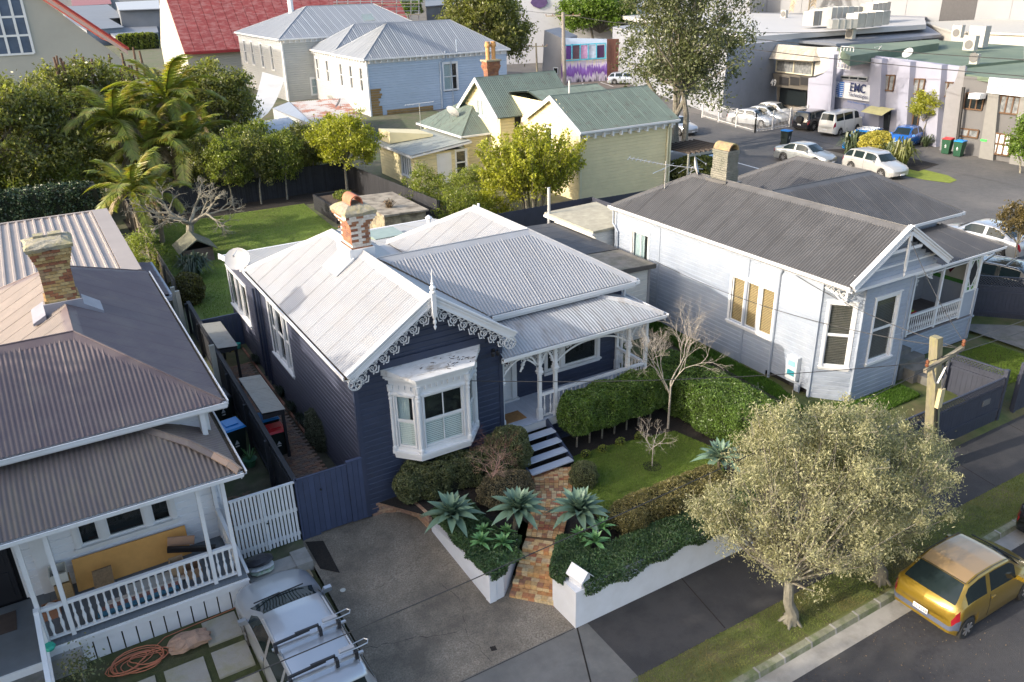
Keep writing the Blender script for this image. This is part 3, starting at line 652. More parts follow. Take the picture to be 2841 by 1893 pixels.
# ---- chimney of the centre house,brick by brick
BR = multi('red_and_cream_chimney_brick', [(.28, .115, .06), (.30, .14, .08), (.26, .085, .05), (.36, .17, .08), (.30, .12, .05), (.62, .58, .50), (.24, .10, .06)])
BRW = mat('cream_painted_brick', (.62, .58, .52), .8, .15, 12, c2=(.3, .2, .15), dscale=9, damt=.4)
BRR = multi('orange_red_brick', [(.27, .115, .06), (.23, .09, .05), (.31, .15, .08), (.20, .09, .06)])
MORT = mat('lime_mortar', (.36, .33, .28), .95, .2, 12, bump=.4)
def brick_course(parent, cx, cy, z, wx, wy, h, m, bl=.22, off=0, name='brick'):
 dep = .10
 for side in range(4):
  if side in (0,2): L = wx; F = frame((cx-wx/2,cy-wy/2,0),(1,0,0),(0,-1,0)) if side == 0 else frame((cx-wx/2,cy+wy/2,0),(1,0,0),(0,1,0))
  else: L = wy; F = frame((cx-wx/2,cy-wy/2,0),(0,1,0),(-1,0,0)) if side == 3 else frame((cx+wx/2,cy-wy/2,0),(0,1,0),(1,0,0))
  if side in (1,2): continue   # the two faces turned away are mortar core with bricks below
  s = -off*bl/2
  while s < L-.01:
   a = max(s,0)+.004; b = min(s+bl,L)-.004; s += bl
   if b-a < .02: continue
   pr = random.uniform(-.002,.004)
   mm = m(side,a/L) if callable(m) else m
   MB().fbox(F,a,b,-.05,pr,z+.005,z+h-.005).build(name,mm,parent)
 for side in (1,2):
  L = wy if side == 1 else wx
  F = frame((cx+wx/2,cy-wy/2,0),(0,1,0),(1,0,0)) if side == 1 else frame((cx-wx/2,cy+wy/2,0),(1,0,0),(0,1,0))
  s = -off*bl/2; mb = MB()
  while s < L-.01:
   a = max(s,0)+.004; b = min(s+bl,L)-.004; s += bl
   if b-a > .02: mb.fbox(F,a,b,-.05,.002,z+.005,z+h-.005)
  mb.build('brick_course', m(side, .5) if callable(m) else m, parent)
CH = MB().box(7.86,8.44,22.72,23.58,5.7,7.7)
ch = CH.build('chimney', MORT, H)
z = 6.42; k = 0; cx,cy = 8.15,23.15
def zone(kk):
 if kk < 4: return lambda s,f: BRR
 if kk == 4: return lambda s,f: BRW
 if kk < 13: return lambda s,f: (BRW if ((f < .2 or f > .72) if kk % 2 else (.12 < f < .62 or f > .8)) else BRR) if s == 0 else (BRW if f > .82-.12*(kk % 2) else BRR)
 return lambda s,f: BRW if random.random() < .3 else BRR
hh = .083
for k in range(16):
 wx,wy = .60,.88
 if k < 4: wx,wy = .68,.96
 if k >= 12: e = (k-11)*.045; wx += e*2; wy += e*2
 brick_course(ch,cx,cy,z,wx,wy,hh,zone(k),off=k % 2); z += hh
# crumbling mortar cap
cp = MB(); n = 16;
for r,zz in ((1.0,0),(1.02,.1),(.8,.2),(.5,.28)):
 for i in range(n):
  a = 2*PI*i/n; q = max(abs(math.cos(a)),abs(math.sin(a))); cp.v.append((cx+.5*r*math.cos(a)/q*random.uniform(.95,1.04),cy+.64*r*math.sin(a)/q*random.uniform(.95,1.04),z+zz+random.uniform(-.015,.015)))
for j in range(3):
 for i in range(n): cp.f.append((j*n+i,j*n+(i+1) % n,(j+1)*n+(i+1) % n,(j+1)*n+i)); cp.m.append(0)
cp.f.append(tuple(range(3*n,4*n))); cp.m.append(0)
cp.build('chimney_cap', mat('lichened_render', (.26, .24, .19), .95, .3, 8, bump=.8, bscale=20, c2=(.33, .29, .13), dscale=3, damt=.7), ch)
TERR = mat('terracotta', (.42, .15, .08), .7, .15, 6)
cw = MB(); n = 12; zc = z+.26
for y in (-.34,.34):
 for rr in (.2,.17):
  for i in range(n+1):
   a = PI*i/n; cw.v.append((cx+rr*math.cos(a),cy+y,zc+.14*0+rr*math.sin(a)*1.15+.05))
m1 = n+1
for i in range(n):
 cw.f += [(i,i+1,2*m1+i+1,2*m1+i),(m1+i,m1+i+1,3*m1+i+1,3*m1+i),(i,i+1,m1+i+1,m1+i),(2*m1+i,2*m1+i+1,3*m1+i+1,3*m1+i)]; cw.m += [0]*4
cw.box(cx-.2,cx-.17,cy-.34,cy+.34,zc-.1,zc+.06).box(cx+.17,cx+.2,cy-.34,cy+.34,zc-.1,zc+.06)
cw.build('chimney_cowl', TERR, ch)
MB().box(7.78, 8.52, 22.62, 22.70, 6.2, 6.72).box(7.70, 7.79, 22.6, 23.7, 6.2, 6.75).hexa([(7.2, 22.55, 6.03), (7.8, 22.55, 6.42), (7.8, 23.75, 6.42), (7.2, 23.75, 6.03), (7.2, 22.55, 6.06), (7.8, 22.55, 6.5), (7.8, 23.75, 6.5), (7.2, 23.75, 6.06)]).each('flashing', WHITE, ch)
# ---- bay window
BY = MB()
bp = [(6.92,18.3),(7.45,17.72),(8.93,17.72),(9.46,18.3)]
def bay_ring(mb,e,z0,z1):
 q = [(bp[0][0]-e,18.3),(bp[1][0]-e*.45,bp[1][1]-e),(bp[2][0]+e*.45,bp[2][1]-e),(bp[3][0]+e,18.3)]
 mb.prism([(a,b,z0) for a,b in q],(0,0,z1-z0))
core(H, [(7.1, 18.4), (7.55, 17.88), (8.83, 17.88), (9.28, 18.4)], 2.35, 4.5, name='bay_core')
bay_ring(BY,.10,2.25,2.33); bay_ring(BY,.03,2.1,2.2499); bay_ring(BY,.13,4.50,4.56); bay_ring(BY,.19,4.5601,4.62); bay_ring(BY,.05,4.36,4.4999)
BY.each('bay_window', WHITE, H)
def wseg(a,b):
 a = Vector((*a,0)); b = Vector((*b,0)); d = (b-a).normalized(); return frame(a,d,(d.y,-d.x,0)),(b-a).length
for i in range(3):
 F,L = wseg(bp[i],bp[i+1])
 m = .12 if i == 1 else .1
 q = MB()
 q.fbox(F,0,m,-.1,0,2.33,4.36).fbox(F,L-m,L,-.1,0,2.33,4.36).fbox(F,m,L-m,-.1,0,2.33,2.45).fbox(F,m,L-m,-.1,0,4.05,4.36)
 for s in range(int(L/.17)): q.fbox(F,.05+s*.17,.11+s*.17,0,.05,4.24,4.36)
 q.fbox(F,0,L,0,.025,4.08,4.12)
 fr = q.build('bay_frame', WHITE, H)
 window(H,F,m+.03,L-m-.03,2.48,4.03,arch=.03,sill=False,rows=2,vbar=(i == 1),blind=BLIND,blind_frac=.48,proud=.02,curtain=(i == 0),glassd=-.04)
for i,p in enumerate(bp):
 MB().lathe((p[0], p[1]-.02, 2.33), [(.075, 0), (.075, .12), (.05, .16), (.055, .5), (.05, 1.55), (.065, 1.6), (.05, 1.66), (.07, 1.72), (.055, 1.8), (.08, 1.86), (.08, 2.03)], 10).build('bay_column', WHITE, H)
BRF = mat('stained_white_roof', (.60, .60, .60), .6, .1, 3, c2=(.20, .15, .09), dscale=1.6, damt=.75, dlo=.52, dhi=.66, stretch=(1, 2.5, 1))
MB().hexa([(6.70, 18.29, 4.66), (7.33, 17.48, 4.621), (9.05, 17.48, 4.621), (9.68, 18.29, 4.66), (6.70, 18.29, 4.86), (7.33, 17.48, 4.65), (9.05, 17.48, 4.65), (9.68, 18.29, 4.86)]).build('bay_roof', BRF, H)
MB().box(6.6, 9.8, 18.22, 18.29, 4.84, 5.05).build('bay_flashing', NAVY, H)
dl = MB()
for i in range(26):
 a = random.gauss(8.6,.35); b = random.gauss(17.85,.12); dl.bar((a,b,4.73+.25*(b-17.8)),(a+random.gauss(0,.08),b+random.gauss(0,.05),4.75+.25*(b-17.8)),.02,.008)
dl.build('fallen_leaves', MATS['gutter_debris'], H, kind='stuff')
# ---- verandah
VD = MB()
n = int(5.4/.1)
VF = MB().box(10.3, 15.72, 18.35, 19.9, 1.66, 1.755).build('verandah_floor', mat('pale_blue_grey_deck', (.45, .49, .57), .5, .06, 3, island=.04), H)
for i in range(54):
 x0 = 10.3+i*.1; MB().box(x0+.003, x0+.097, 18.27, 19.9, 1.756, 1.80).build('floorboard', MATS['pale_blue_grey_deck'], VF)
MB().box(10.3, 15.75, 18.3, 18.33, 1.5, 1.75).build('fascia', WHITE, H)
weatherboards(wall,(11.9,18.36,0),(1,0,0),(0,-1,0),3.85,.8,1.52,NAVY,.165); weatherboards(wall,(15.75,18.36,0),(0,1,0),(1,0,0),1.5,.8,1.7,NAVY,.165)
# curved verandah roof
def vz(t): return 4.74-.40*(t**.85) - .05*math.sin(PI*t)*-1
def vroof(name,A0,A1,B0,B1,m,parent):
 """A0-A1 top line, B0-B1 gutter line; sheets follow a gentle curve"""
 A0,A1,B0,B1 = map(Vector,(A0,A1,B0,B1)); d = (B1-B0); L = d.length; u = d/L
 ns = int(math.ceil(L/.762)); K = 7
 for k in range(ns):
  a = k*.762; b = min(L,a+.762); c = max(4,int((b-a)/.019)); mb = MB(); off = random.uniform(0,.004)
  rows = []
  for i in range(c+1):
   s = a+(b-a)*i/c; p = B0+u*s
   # start of this corrugation on the top line (hip clipped)
   sA0 = (A0-B0).dot(u); sA1 = (A1-B0).dot(u); t0 = 1.0
   if s < sA0: t0 = s/sA0 if sA0 > 0 else 1
   if s > sA1: t0 = (L-s)/(L-sA1) if L > sA1 else 1
   t0 = max(.02,t0)
   base = A0+(A1-A0)*((min(max(s,sA0),sA1)-sA0)/max(1e-6,sA1-sA0)); perp = (base-(B0+u*min(max(s,sA0),sA1))); H2 = perp.copy(); H2.z = 0
   h = .012*math.cos(2*PI*s/.105)
   for j in range(K+1):
    t = t0*(1-j/K); q = p+H2*t; q.z = B0.z+(A0.z-B0.z)*(1-(1-t)**1.25)+.06*math.sin(PI*t)+h+off+.004*i/c; mb.v.append(tuple(q))
  for i in range(c):
   for j in range(K): mb.f.append((i*(K+1)+j,i*(K+1)+j+1,(i+1)*(K+1)+j+1,(i+1)*(K+1)+j)); mb.m.append(0)
  o = mb.build('roof_sheet', m, parent, smooth=True); trough_shade(o, [.5-.5*math.cos(2*PI*(a+(b-a)*i/c)/.105) for i in range(c+1) for j in range(K+1)])
VR = MB().box(10.3, 15.6, 18.35, 19.85, 4.12, 4.2).build('verandah_roof', WHITE, H)
VIR = mat('stained_verandah_iron', (.33, .345, .37), .5, .08, 2, shade_amt=.35, island=.03, c2=(.17, .15, .13), dscale=1.6, damt=.55, dlo=.5, dhi=.66, stretch=(3, .6, 1))
vroof('v', (10.28, 19.86, 4.76), (14.35, 19.86, 4.76), (10.28, 18.06, 4.30), (16.15, 18.06, 4.30), VIR, VR)
vroof('v', (14.35, 19.86, 4.76), (14.351, 19.86, 4.76), (16.15, 18.06, 4.30), (16.15, 20.9, 4.30), VIR, VR)
ridge_cap(VR,[(14.35,19.84,4.76),(15.3,18.95,4.66),(16.13,18.1,4.31)],.1,.03,VIR,r=.02)
gutter(H,[(10.25,18.1,4.29),(16.17,18.1,4.29)],WHITE,out=1,debris=True,ht=.08); gutter(H,[(16.13,18.0,4.29),(16.13,20.5,4.29)],WHITE,ht=.08)
bm = MB().box(10.3,15.75,18.3,18.4,4.02,4.22).box(15.65,15.75,18.4,19.9,4.02,4.22)
for i in range(90): bm.box(10.34+i*.06,10.37+i*.06,18.28,18.30,4.14,4.2)
bm.build('verandah_beam', WHITE, H)
def vpost(x,y,z0=1.8,z1=4.03,half=False):
 q = MB(); q.box(x-.075,x+.075,y-.075,y+.075,z0,z0+.32).box(x-.05,x+.05,y-.05,y+.05,z0+.32,z1).box(x-.07,x+.07,y-.07,y+.07,z0+.32,z0+.36)
 q.box(x-.075,x+.075,y-.075,y+.075,z1-.72,z1-.69).box(x-.09,x+.09,y-.09,y+.09,z1-.66,z1-.6).box(x-.07,x+.07,y-.07,y+.07,z1-.60,z1-.5)
 return q.build('verandah_post', WHITE, H)
PX_ = [11.66,12.22,14.98,15.68]
for x in PX_: vpost(x,18.36)
vpost(10.36,18.36); vpost(15.68,19.82)
def arch_bracket(a, b, z=4.03, r=.45, plane_y=18.36, axis='x', fixed=0, rise=.42):
 """spandrel lace and a curved valance between two posts"""
 L = b-a; q = MB(); n = 20; top = [];
 V = (lambda s, zz: Vector((s, plane_y, zz))) if axis == 'x' else (lambda s, zz: Vector((fixed, s, zz)))
 nn = Vector((0, -1, 0)) if axis == 'x' else Vector((1, 0, 0))
 P = []
 for i in range(n+1):
  f = i/n; s = a+L*f; hh_ = rise*(abs(2*f-1)**(2.6 if L > 1.5 else 1.7)); P.append(V(s,z-.05-hh_))
 for i in range(n):
  d = (P[i+1]-P[i]).normalized(); sv = nn.cross(d).normalized()*.025; e = nn*.014
  q.hexa([P[i]-sv-e,P[i]+sv-e,P[i+1]+sv-e,P[i+1]-sv-e,P[i]-sv+e,P[i]+sv+e,P[i+1]+sv+e,P[i+1]-sv+e])
 o = q.build('arch_valance', WHITE, H)
 u = V(1,0)-V(0,0); v = Vector((0,0,-1))
 for side in (0,1):
  mb = MB(); w0 = min(.62,L*.45)
  for j,(fx,fz,S) in enumerate(((.10,.05,.15),(.24,.03,.13),(.08,.19,.13),(.38,.02,.10),(.49,.02,.07),(.06,.31,.09))):
   if fx > w0: continue
   s = (a+fx) if side == 0 else (b-fx)
   ribbon(mb,scroll_pts(0 if side == 0 else PI,1.2,S*.5,S*.15,0,S*.5,12,1 if side == 0 else -1),V(s,z-fz),u,v,nn,.022,.02)
  mb.build('lace_bracket', WHITE, o)
for a,b in ((10.41,11.61),(11.71,12.17),(12.27,14.93),(15.03,15.63)): arch_bracket(a,b)
arch_bracket(18.41, 19.77, axis='y', fixed=15.68)
arch_bracket(11.0,11.6)
balustrade(H,(12.28,18.36),(14.92,18.36),1.8,.86,WHITE); balustrade(H,(15.04,18.36),(15.62,18.36),1.8,.86,WHITE); balustrade(H,(15.68,18.42),(15.68,19.76),1.8,.86,WHITE); balustrade(H,(11.72,18.36),(12.16,18.36),1.8,.86,WHITE)
# lattice at the end of the verandah
lt = MB()
for i in range(9):
 a = 18.45+i*.16
 lt.bar((15.76,a,2.7),(15.76,min(19.8,a+1.1),2.7+min(1.1,19.8-a)),.012,.03); lt.bar((15.772,a,3.8),(15.772,min(19.8,a+1.1),3.8-min(1.1,19.8-a)),.012,.03)
# front door,sidelight,window,mat
FM = frame((10.3,19.9,0),(1,0,0),(0,-1,0))
dr = MB().fbox(FM,.32,.42,-.02,.06,1.8,4.05).fbox(FM,.95,1.02,-.02,.06,1.8,4.05).fbox(FM,1.28,1.45,-.02,.07,1.8,4.05).fbox(FM,.32,1.45,-.02,.07,4.05,4.2).fbox(FM,.25,1.5,0,.14,1.80,1.86)
door = MB().fbox(FM,.42,.95,-.03,.01,1.86,3.95)
for (a,b,z0,z1) in ((.48,.66,2.0,2.7),(.71,.89,2.0,2.7),(.48,.89,2.8,2.95)): door.fbox(FM,a,b,.01,.022,z0,z1)
dd = door.build('door', WHITE, H)
for a in (.48, .71): MB().fbox(FM, a, a+.18, .011, .016, 3.05, 3.8).build('door_pane', GLASSD, dd)
fr = dr.build('door_frame', WHITE, H)
MB().fbox(FM, 1.02, 1.28, -.03, .01, 1.86, 3.0).build('side_panel', WHITE, fr); MB().fbox(FM, 1.06, 1.24, -.02, .014, 3.05, 3.9).build('sidelight_pane', mat('maroon_glass', (.08, .015, .02), .1), fr)
window(H,FM,2.62,4.58,2.45,4.0,arch=.12,rows=1,splits=[2.62,3.22,4.58],blind=BLIND,mull=.14)
dm = MB().box(10.6, 11.35, 18.62, 19.15, 1.802, 1.822).build('doormat', mat('coir', (.30, .16, .06), .95, .2, 14), None); tag(dm, 'coir doormat on the pale blue verandah boards', 'doormat')
# steps down
TR = MATS['pale_blue_grey_deck']; stp = MB()
for a,b in ((10.35,11.9),):
 for x in (10.38,11.86): stp.hexa([(x-.03,18.3,1.55),(x+.03,18.3,1.55),(x+.03,16.95,.92),(x-.03,16.95,.92),(x-.03,18.3,1.8),(x+.03,18.3,1.8),(x+.03,16.9,1.1),(x-.03,16.9,1.1)])
st = stp.each('steps', NAVY, H)
for i in range(4):
 y = 18.0-.31*i; zz = 1.62-.175*i
 MB().box(10.41, 11.83, y-.27, y, zz-.04, zz).build('tread', TR, st)
 MB().box(10.42, 11.82, y-.02, y-.001, zz-.17, zz-.041).build('riser', NAVY, st)
# light,camera and bracket details on the wall
sp = MB().box(10.02,10.10,18.2,18.27,4.5,4.58).lathe((9.98,18.12,4.42),[(.05,0),(.06,.1),(.03,.13)],8).lathe((10.14,18.12,4.42),[(.05,0),(.06,.1),(.03,.13)],8)
sp.build('spotlight', BLACKP, H)
# satellite dish
def dish(x, y, z, rz, label, r=.38, m=None, tilt=.6, cat='satellite dish', arm=.6):
 t = thing('satellite_dish', label, cat, (x, y, z))
 d = MB(); prof = [(r*i/6,.0+.25*r*(i/6)**2) for i in range(7)]
 R = Matrix.Rotation(rz, 3, 'Z') @ Matrix.Rotation(PI/2-tilt, 3, 'Y')
 n = 18
 for rr,zz in prof:
  for j in range(n): d.v.append(tuple(Vector((x,y,z+arm))+R @ Vector((rr*math.cos(2*PI*j/n),rr*1.12*math.sin(2*PI*j/n),zz))))
 for i in range(6):
  for j in range(n): d.f.append((i*n+j,i*n+(j+1) % n,(i+1)*n+(j+1) % n,(i+1)*n+j)); d.m.append(0)
 d.build('reflector', m or mat('dish_grey', (.42, .42, .42), .5, .05), t, smooth=True)
 a = Vector((x,y,z+arm)); e = a+R @ Vector((0,0,r*1.1)); bmm = a+R @ Vector((-r*.9,0,.1))
 MB().tube([a+R @ Vector((0, 0, -.02)), a+R @ Vector((0, 0, -.12)), Vector((x, y, z+arm*.5))-R @ Vector((0, 0, .14)), (x, y, z)], .022, 6).build('mount', STEEL, t)
 MB().tube([bmm, e], .012, 5).lathe(e-Vector((0, 0, .04)), [(.03, 0), (.03, .08)], 8).build('feed_arm', STEEL, t)
 return t
dish(5.62, 28.3, 4.85, PI*1.32, 'grey satellite dish on the back left corner of the navy villa', r=.40, arm=.45)
# dark flat lean-to between the two houses
AN = thing('annexe', 'flat dark-roofed weatherboard annexe squeezed between navy villa and right house', 'annexe', (18, 25, .8))
AW = core(AN, [(16.35, 23.45), (19.75, 23.45), (19.75, 30), (16.35, 30)], .7, 3.6, name='wall')
weatherboards(AW, (16.3, 23.33, 0), (1, 0, 0), (0, -1, 0), 3.6, .7, 3.62, mat('cream_weatherboard_paint', (.58, .58, .55), .55, .05), .19); weatherboards(AW, (19.9, 23.33, 0), (0, 1, 0), (1, 0, 0), 6.7, .7, 3.62, MATS['cream_weatherboard_paint'], .19)
MB().box(19.84, 19.95, 23.28, 23.36, .7, 3.6).each('corner_board', mat('mid_grey_paint', (.25, .25, .26), .5, .1), AN)
ap = [(16.1,23.1,3.95),(20.02,23.1,3.78),(20.02,30.2,3.78),(16.1,30.2,3.95)]
ar = MB().quad(*[(a, b, c-.03) for a, b, c in ap]).bar((16.1, 23.1, 3.86), (20.05, 23.1, 3.72), .06, .17).bar((20.05, 23.1, 3.72), (20.05, 30.2, 3.72), .06, .15).build('roof', mat('dark_brown_fascia', (.07, .065, .06), .6, .1), AN)
corrugated(ar,[(16.1,25.4,3.955),(20.02,25.4,3.785),(20.02,30.2,3.785),(16.1,30.2,3.955)],ROOFD)
corrugated(ar, [(16.1, 23.1, 3.955), (20.02, 23.1, 3.785), (20.02, 25.37, 3.785), (16.1, 25.37, 3.955)], mat('lichened_plastic_sheet', (.22, .20, .17), .6, .15, 3, c2=(.1, .1, .06), dscale=2, damt=.6))
# ======================= RIGHT HOUSE (pale lavender-grey) =======================
E_ = thing('bungalow', 'pale grey weatherboard villa with dark corrugated roof, corner bay and side porch', 'house', (24, 20, .7))
G = .55
base_w = core(E_, [(21.32, 16.35), (22.2, 15.42), (24.35, 15.42), (25.2, 16.35), (25.2, 18.6), (30.3, 18.6), (30.3, 27), (21.32, 27)], .5, 5.05, name='wall')
MB().prism([(21.2, 15.42, 5.0), (25.45, 15.42, 5.0), (23.33, 15.42, 6.35)], (0, .3, 0)).build('gable_core', DARK, E_)
WL = frame((21.2,27.1,0),(0,-1,0),(-1,0,0)); LL = 10.85
def onL(px,py): p = ox(px,py,21.2); return 27.1-p.y,p.z
swin = [(3.45-2.0,4.45-2.0,2.35,4.15)]
a0 = onL(1600+345/1.896+8,380+745/1.896);
wl = [(1.15,2.15,1.95,4.25),(6.95,8.95,2.25,3.95)]
weatherboards(base_w,(21.2,27.1,0),(0,-1,0),(-1,0,0),LL,.95,5.05,GREYW,.165,openings=wl)
weatherboards(base_w,(22.1,15.3,0),(1,0,0),(0,-1,0),2.3,.4,4.95,GREYW,.165,openings=[(.55,1.75,2.0,4.2)])
dq = Vector((.9,-.95,0)).normalized(); nq = Vector((-dq.y*-1*-1,0,0));
def diag(a,b):
 a = Vector((*a,0)); b = Vector((*b,0)); d = (b-a).normalized(); return a,d,Vector((d.y,-d.x,0)),(b-a).length
A,d1,n1,Ld = diag((21.2,16.25),(22.1,15.3))
weatherboards(base_w,A,d1,n1,Ld,.4,4.95,GREYW,.165,openings=[(.25,1.06,1.9,4.2)])
A2,d2,n2,Ld2 = diag((24.4,15.3),(25.3,16.25)); weatherboards(base_w,A2,d2,n2,Ld2,.4,4.95,GREYW,.165)
weatherboards(base_w,(21.12,15.28,0),(1,0,0),(0,-1,0),4.4,4.96,6.3,GREYW,.165,lim=lambda z: (max(0,(z-5.0)/.62),4.4-max(0,(z-5.0)/.62)))
weatherboards(base_w,(25.3,16.25,0),(0,1,0),(1,0,0),2.3,.6,5.0,GREYW,.165)
weatherboards(base_w,(25.3,18.5,0),(1,0,0),(0,-1,0),5.1,.6,5.0,GREYW,.165,openings=[(.5,1.5,1.6,3.7),(2.2,3.6,2.2,3.8)])
weatherboards(base_w,(30.4,18.5,0),(0,1,0),(1,0,0),8.6,.6,5.0,GREYW,.165)
# vertical base boards along the left side
for i in range(44):
 y = 27.0-i*.2
 MB().box(21.19, 21.215, y-.194, y, .35, .945).build('base_board', GREYW, E_)
cb = MB()
for (x,y) in ((21.2,27.08),(21.2,16.25),(22.1,15.3),(24.4,15.3),(25.3,16.25)): cb.box(x-.06,x+.06,y-.05,y+.05,.4,4.96)
cb.box(21.15,21.19,19.4,19.5,.6,5.0); cb.box(21.15,21.19,24.2,24.3,.6,5.0)
cb.each('corner_board', GREYW, E_)
MB().tube([(21.12, 17.9, 4.85), (21.14, 18.0, 4.6), (21.14, 18.0, .6), (21.12, 18.1, .5), (21.12, 19.6, .55)], .05, 8).build('downpipe', GREYW, E_)
MB().tube([(21.1, 27.2, 5.0), (21.1, 27.2, 4.3), (21.12, 26.9, 4.0), (21.12, 26.9, .8)], .045, 8).build('downpipe', GREYW, E_)
window(E_,WL,*wl[0],rows=2,vbar=True,arch=.11,curtain=True)
window(E_,WL,*wl[1],rows=1,cols=3,blind=BLINDW,arch=.11,mull=.12)
FD = frame(A, d1, n1); window(E_, FD, .28, 1.03, 1.95, 4.15, rows=2, blind=mat('brown_blind', (.12, .10, .085), .6, .1), arch=.10)
FB = frame((22.1, 15.3, 0), (1, 0, 0), (0, -1, 0)); window(E_, FB, .6, 1.7, 2.0, 4.2, rows=2, blind=MATS['brown_blind'], arch=.11)
F8 = frame((25.3,18.5,0),(1,0,0),(0,-1,0)); window(E_,F8,2.25,3.55,2.2,3.8,rows=1,cols=2,arch=.1)
MB().fbox(F8, .5, 1.5, -.1, -.02, 1.6, 3.7).build('door', mat('dull_green_door', (.10, .13, .12), .6, .1), E_)
# roofs
ZE,ZR = 5.1,6.57
PE = [[(20.92,14.95,ZE),(20.92,27.2,ZE),(23.33,24.7,ZR),(23.33,14.95,ZR)],
  [(20.92,27.2,ZE),(25.75,27.2,ZE),(23.33,24.7,ZR)],
  [(23.33,14.95,ZR),(25.75,14.95,ZE),(25.75,18.2,ZE),(23.4,20.75,ZR)],
  [(25.75,18.2,ZE),(31.6,18.2,ZE),(29.0,20.8,ZR),(23.4,20.8,ZR)],
  [(31.6,18.2,ZE),(31.6,27.1,ZE),(29.0,24.5,ZR),(29.0,20.8,ZR)],
  [(29.0,20.8,ZR),(29.0,24.5,ZR),(26.4,27.1,ZE),(26.4,23.4,ZE)],
  [(23.4,20.8,ZR),(29.0,20.8,ZR),(26.4,23.4,ZE),(25.9,23.4,ZE)],
  [(23.33,20.8,ZR),(25.9,23.4,ZE),(25.9,27.2,ZE),(23.33,24.7,ZR)],
  [(26.4,27.1,ZE),(31.6,27.1,ZE),(29.0,24.5,ZR)]]
rb = MB()
for p in PE: rb.quad(*[(a,b,c-.03) for a,b,c in p])
rb.box(25.7,26.6,23.3,27.2,4.9,5.0)
eroof = rb.build('roof', ROOFD, E_)
for p in PE: corrugated(eroof,p,ROOFD)
for pts,w_,dr_ in (([(23.33,14.97,ZR),(23.33,20.8,ZR),(23.33,23.0,ZR)],.18,.11),([(23.33,23.9,ZR),(23.33,24.7,ZR)],.18,.11),([(23.33,24.7,ZR),(20.95,27.17,ZE)],.16,.06),([(23.33,24.7,ZR),(25.75,27.17,ZE)],.16,.06),
  ([(23.45,20.8,ZR),(29.0,20.8,ZR)],.18,.11),([(29.0,20.8,ZR),(31.57,18.23,ZE)],.16,.06),([(29.0,20.8,ZR),(29.0,24.5,ZR)],.18,.11),([(29.0,24.5,ZR),(26.4,27.1,ZE)],.16,.06),([(29.0,24.5,ZR),(31.57,27.07,ZE)],.16,.06)):
 ridge_cap(eroof,pts,w_,dr_,ROOFD)
MB().box(20.95, 21.2, 15.2, 27.1, 4.92, 4.96).box(25.8, 31.4, 18.25, 18.5, 4.92, 4.96).each('soffit', WHITE, E_)
gutter(E_,[(20.95,15.0,ZE),(20.95,27.25,ZE)],WHITE,out=-1,debris=False); gutter(E_,[(25.75,18.25,ZE),(31.65,18.25,ZE)],WHITE,out=1,debris=False); gutter(E_,[(31.55,18.2,ZE),(31.55,27.1,ZE)],WHITE,out=1,debris=False)
barge(E_,(20.90,ZE+.03),(23.33,ZR+.06),14.93,.2,lace=False); barge(E_,(25.78,ZE+.03),(23.33,ZR+.06),14.93,.2,lace=False)
MB().box(22.55, 24.1, 14.97, 15.02, 5.86, 5.96).box(23.28, 23.38, 14.9, 14.96, 5.35, 6.5).lathe((23.33, 14.93, 5.0), [(.01, 0), (.04, .08), (.02, .14), (.045, .2), (.045, .35)], 8).each('gable_brace', WHITE, E_)
MB().box(21.15, 25.5, 15.05, 15.28, 4.86, 4.95).box(21.3, 25.35, 15.2, 15.27, 5.3, 5.36).each('fascia', WHITE, E_)
# corner brackets under the gable ends
for (P0,u) in (((21.12,15.28),(1,0,0)),((21.12,15.28),(0,1,0)),((25.5,15.28),(-1,0,0))):
 u = Vector(u); O = Vector((P0[0],P0[1],4.86)); nn = Vector((0,-1,0)) if u.x else Vector((-1,0,0)); mb = MB()
 for fx,fz,S in ((.12,.04,.22),(.34,.03,.18),(.10,.24,.16),(.55,.02,.14),(.72,.0,.1)):
  ribbon(mb,scroll_pts(0,1.2,S*.5,S*.14,0,S*.5,12),O+u*fx-Vector((0,0,fz)),u,Vector((0,0,-1)),nn,.035,.03)
 ribbon(mb,[(0,.45),(.2,.38),(.45,.2),(.85,.12)],O,u,Vector((0,0,-1)),nn,.035,.03)
 mb.build('lace_bracket', WHITE, E_)
MB().lathe((21.12, 15.28, 4.5), [(.01, 0), (.04, .06), (.02, .12), (.04, .2), (.04, .4)], 8).build('drop_finial', WHITE, E_)
# porch
pf = MB().box(25.3, 30.45, 16.38, 18.5, 1.5, 1.595).build('porch_floor', mat('porch_boards', (.13, .115, .11), .6, .1, 4, island=.1), E_)
for i in range(36): MB().box(25.3+i*.143, 25.3+i*.143+.138, 16.36, 18.5, 1.5955, 1.62).build('floorboard', MATS['porch_boards'], pf)
weatherboards(base_w,(26.2,16.4,0),(1,0,0),(0,-1,0),4.2,.55,1.52,GREYW,.165); weatherboards(base_w,(30.4,16.4,0),(0,1,0),(1,0,0),2.1,.55,2.5,GREYW,.165)
MB().box(26.1, 30.5, 16.3, 16.37, 1.5, 1.56).box(30.32, 30.38, 16.3, 18.5, .6, 2.7).each('trim', GREYW, E_)
for x in (26.35, 28.0, 29.55, 30.35): MB().box(x-.045, x+.045, 16.36, 16.45, 1.6, 4.15).build('porch_post', WHITE, E_)
MB().box(26.3, 30.4, 16.36, 16.45, 4.15, 4.3).box(30.31, 30.4, 16.45, 18.5, 4.15, 4.3).box(26.3, 30.4, 16.37, 16.44, 3.9, 3.95).each('porch_beam', WHITE, E_)
balustrade(E_,(26.4,16.4),(27.95,16.4),1.62,.85,WHITE,gap=.12); balustrade(E_,(28.05,16.4),(29.5,16.4),1.62,.85,WHITE,gap=.12)
mb = MB()
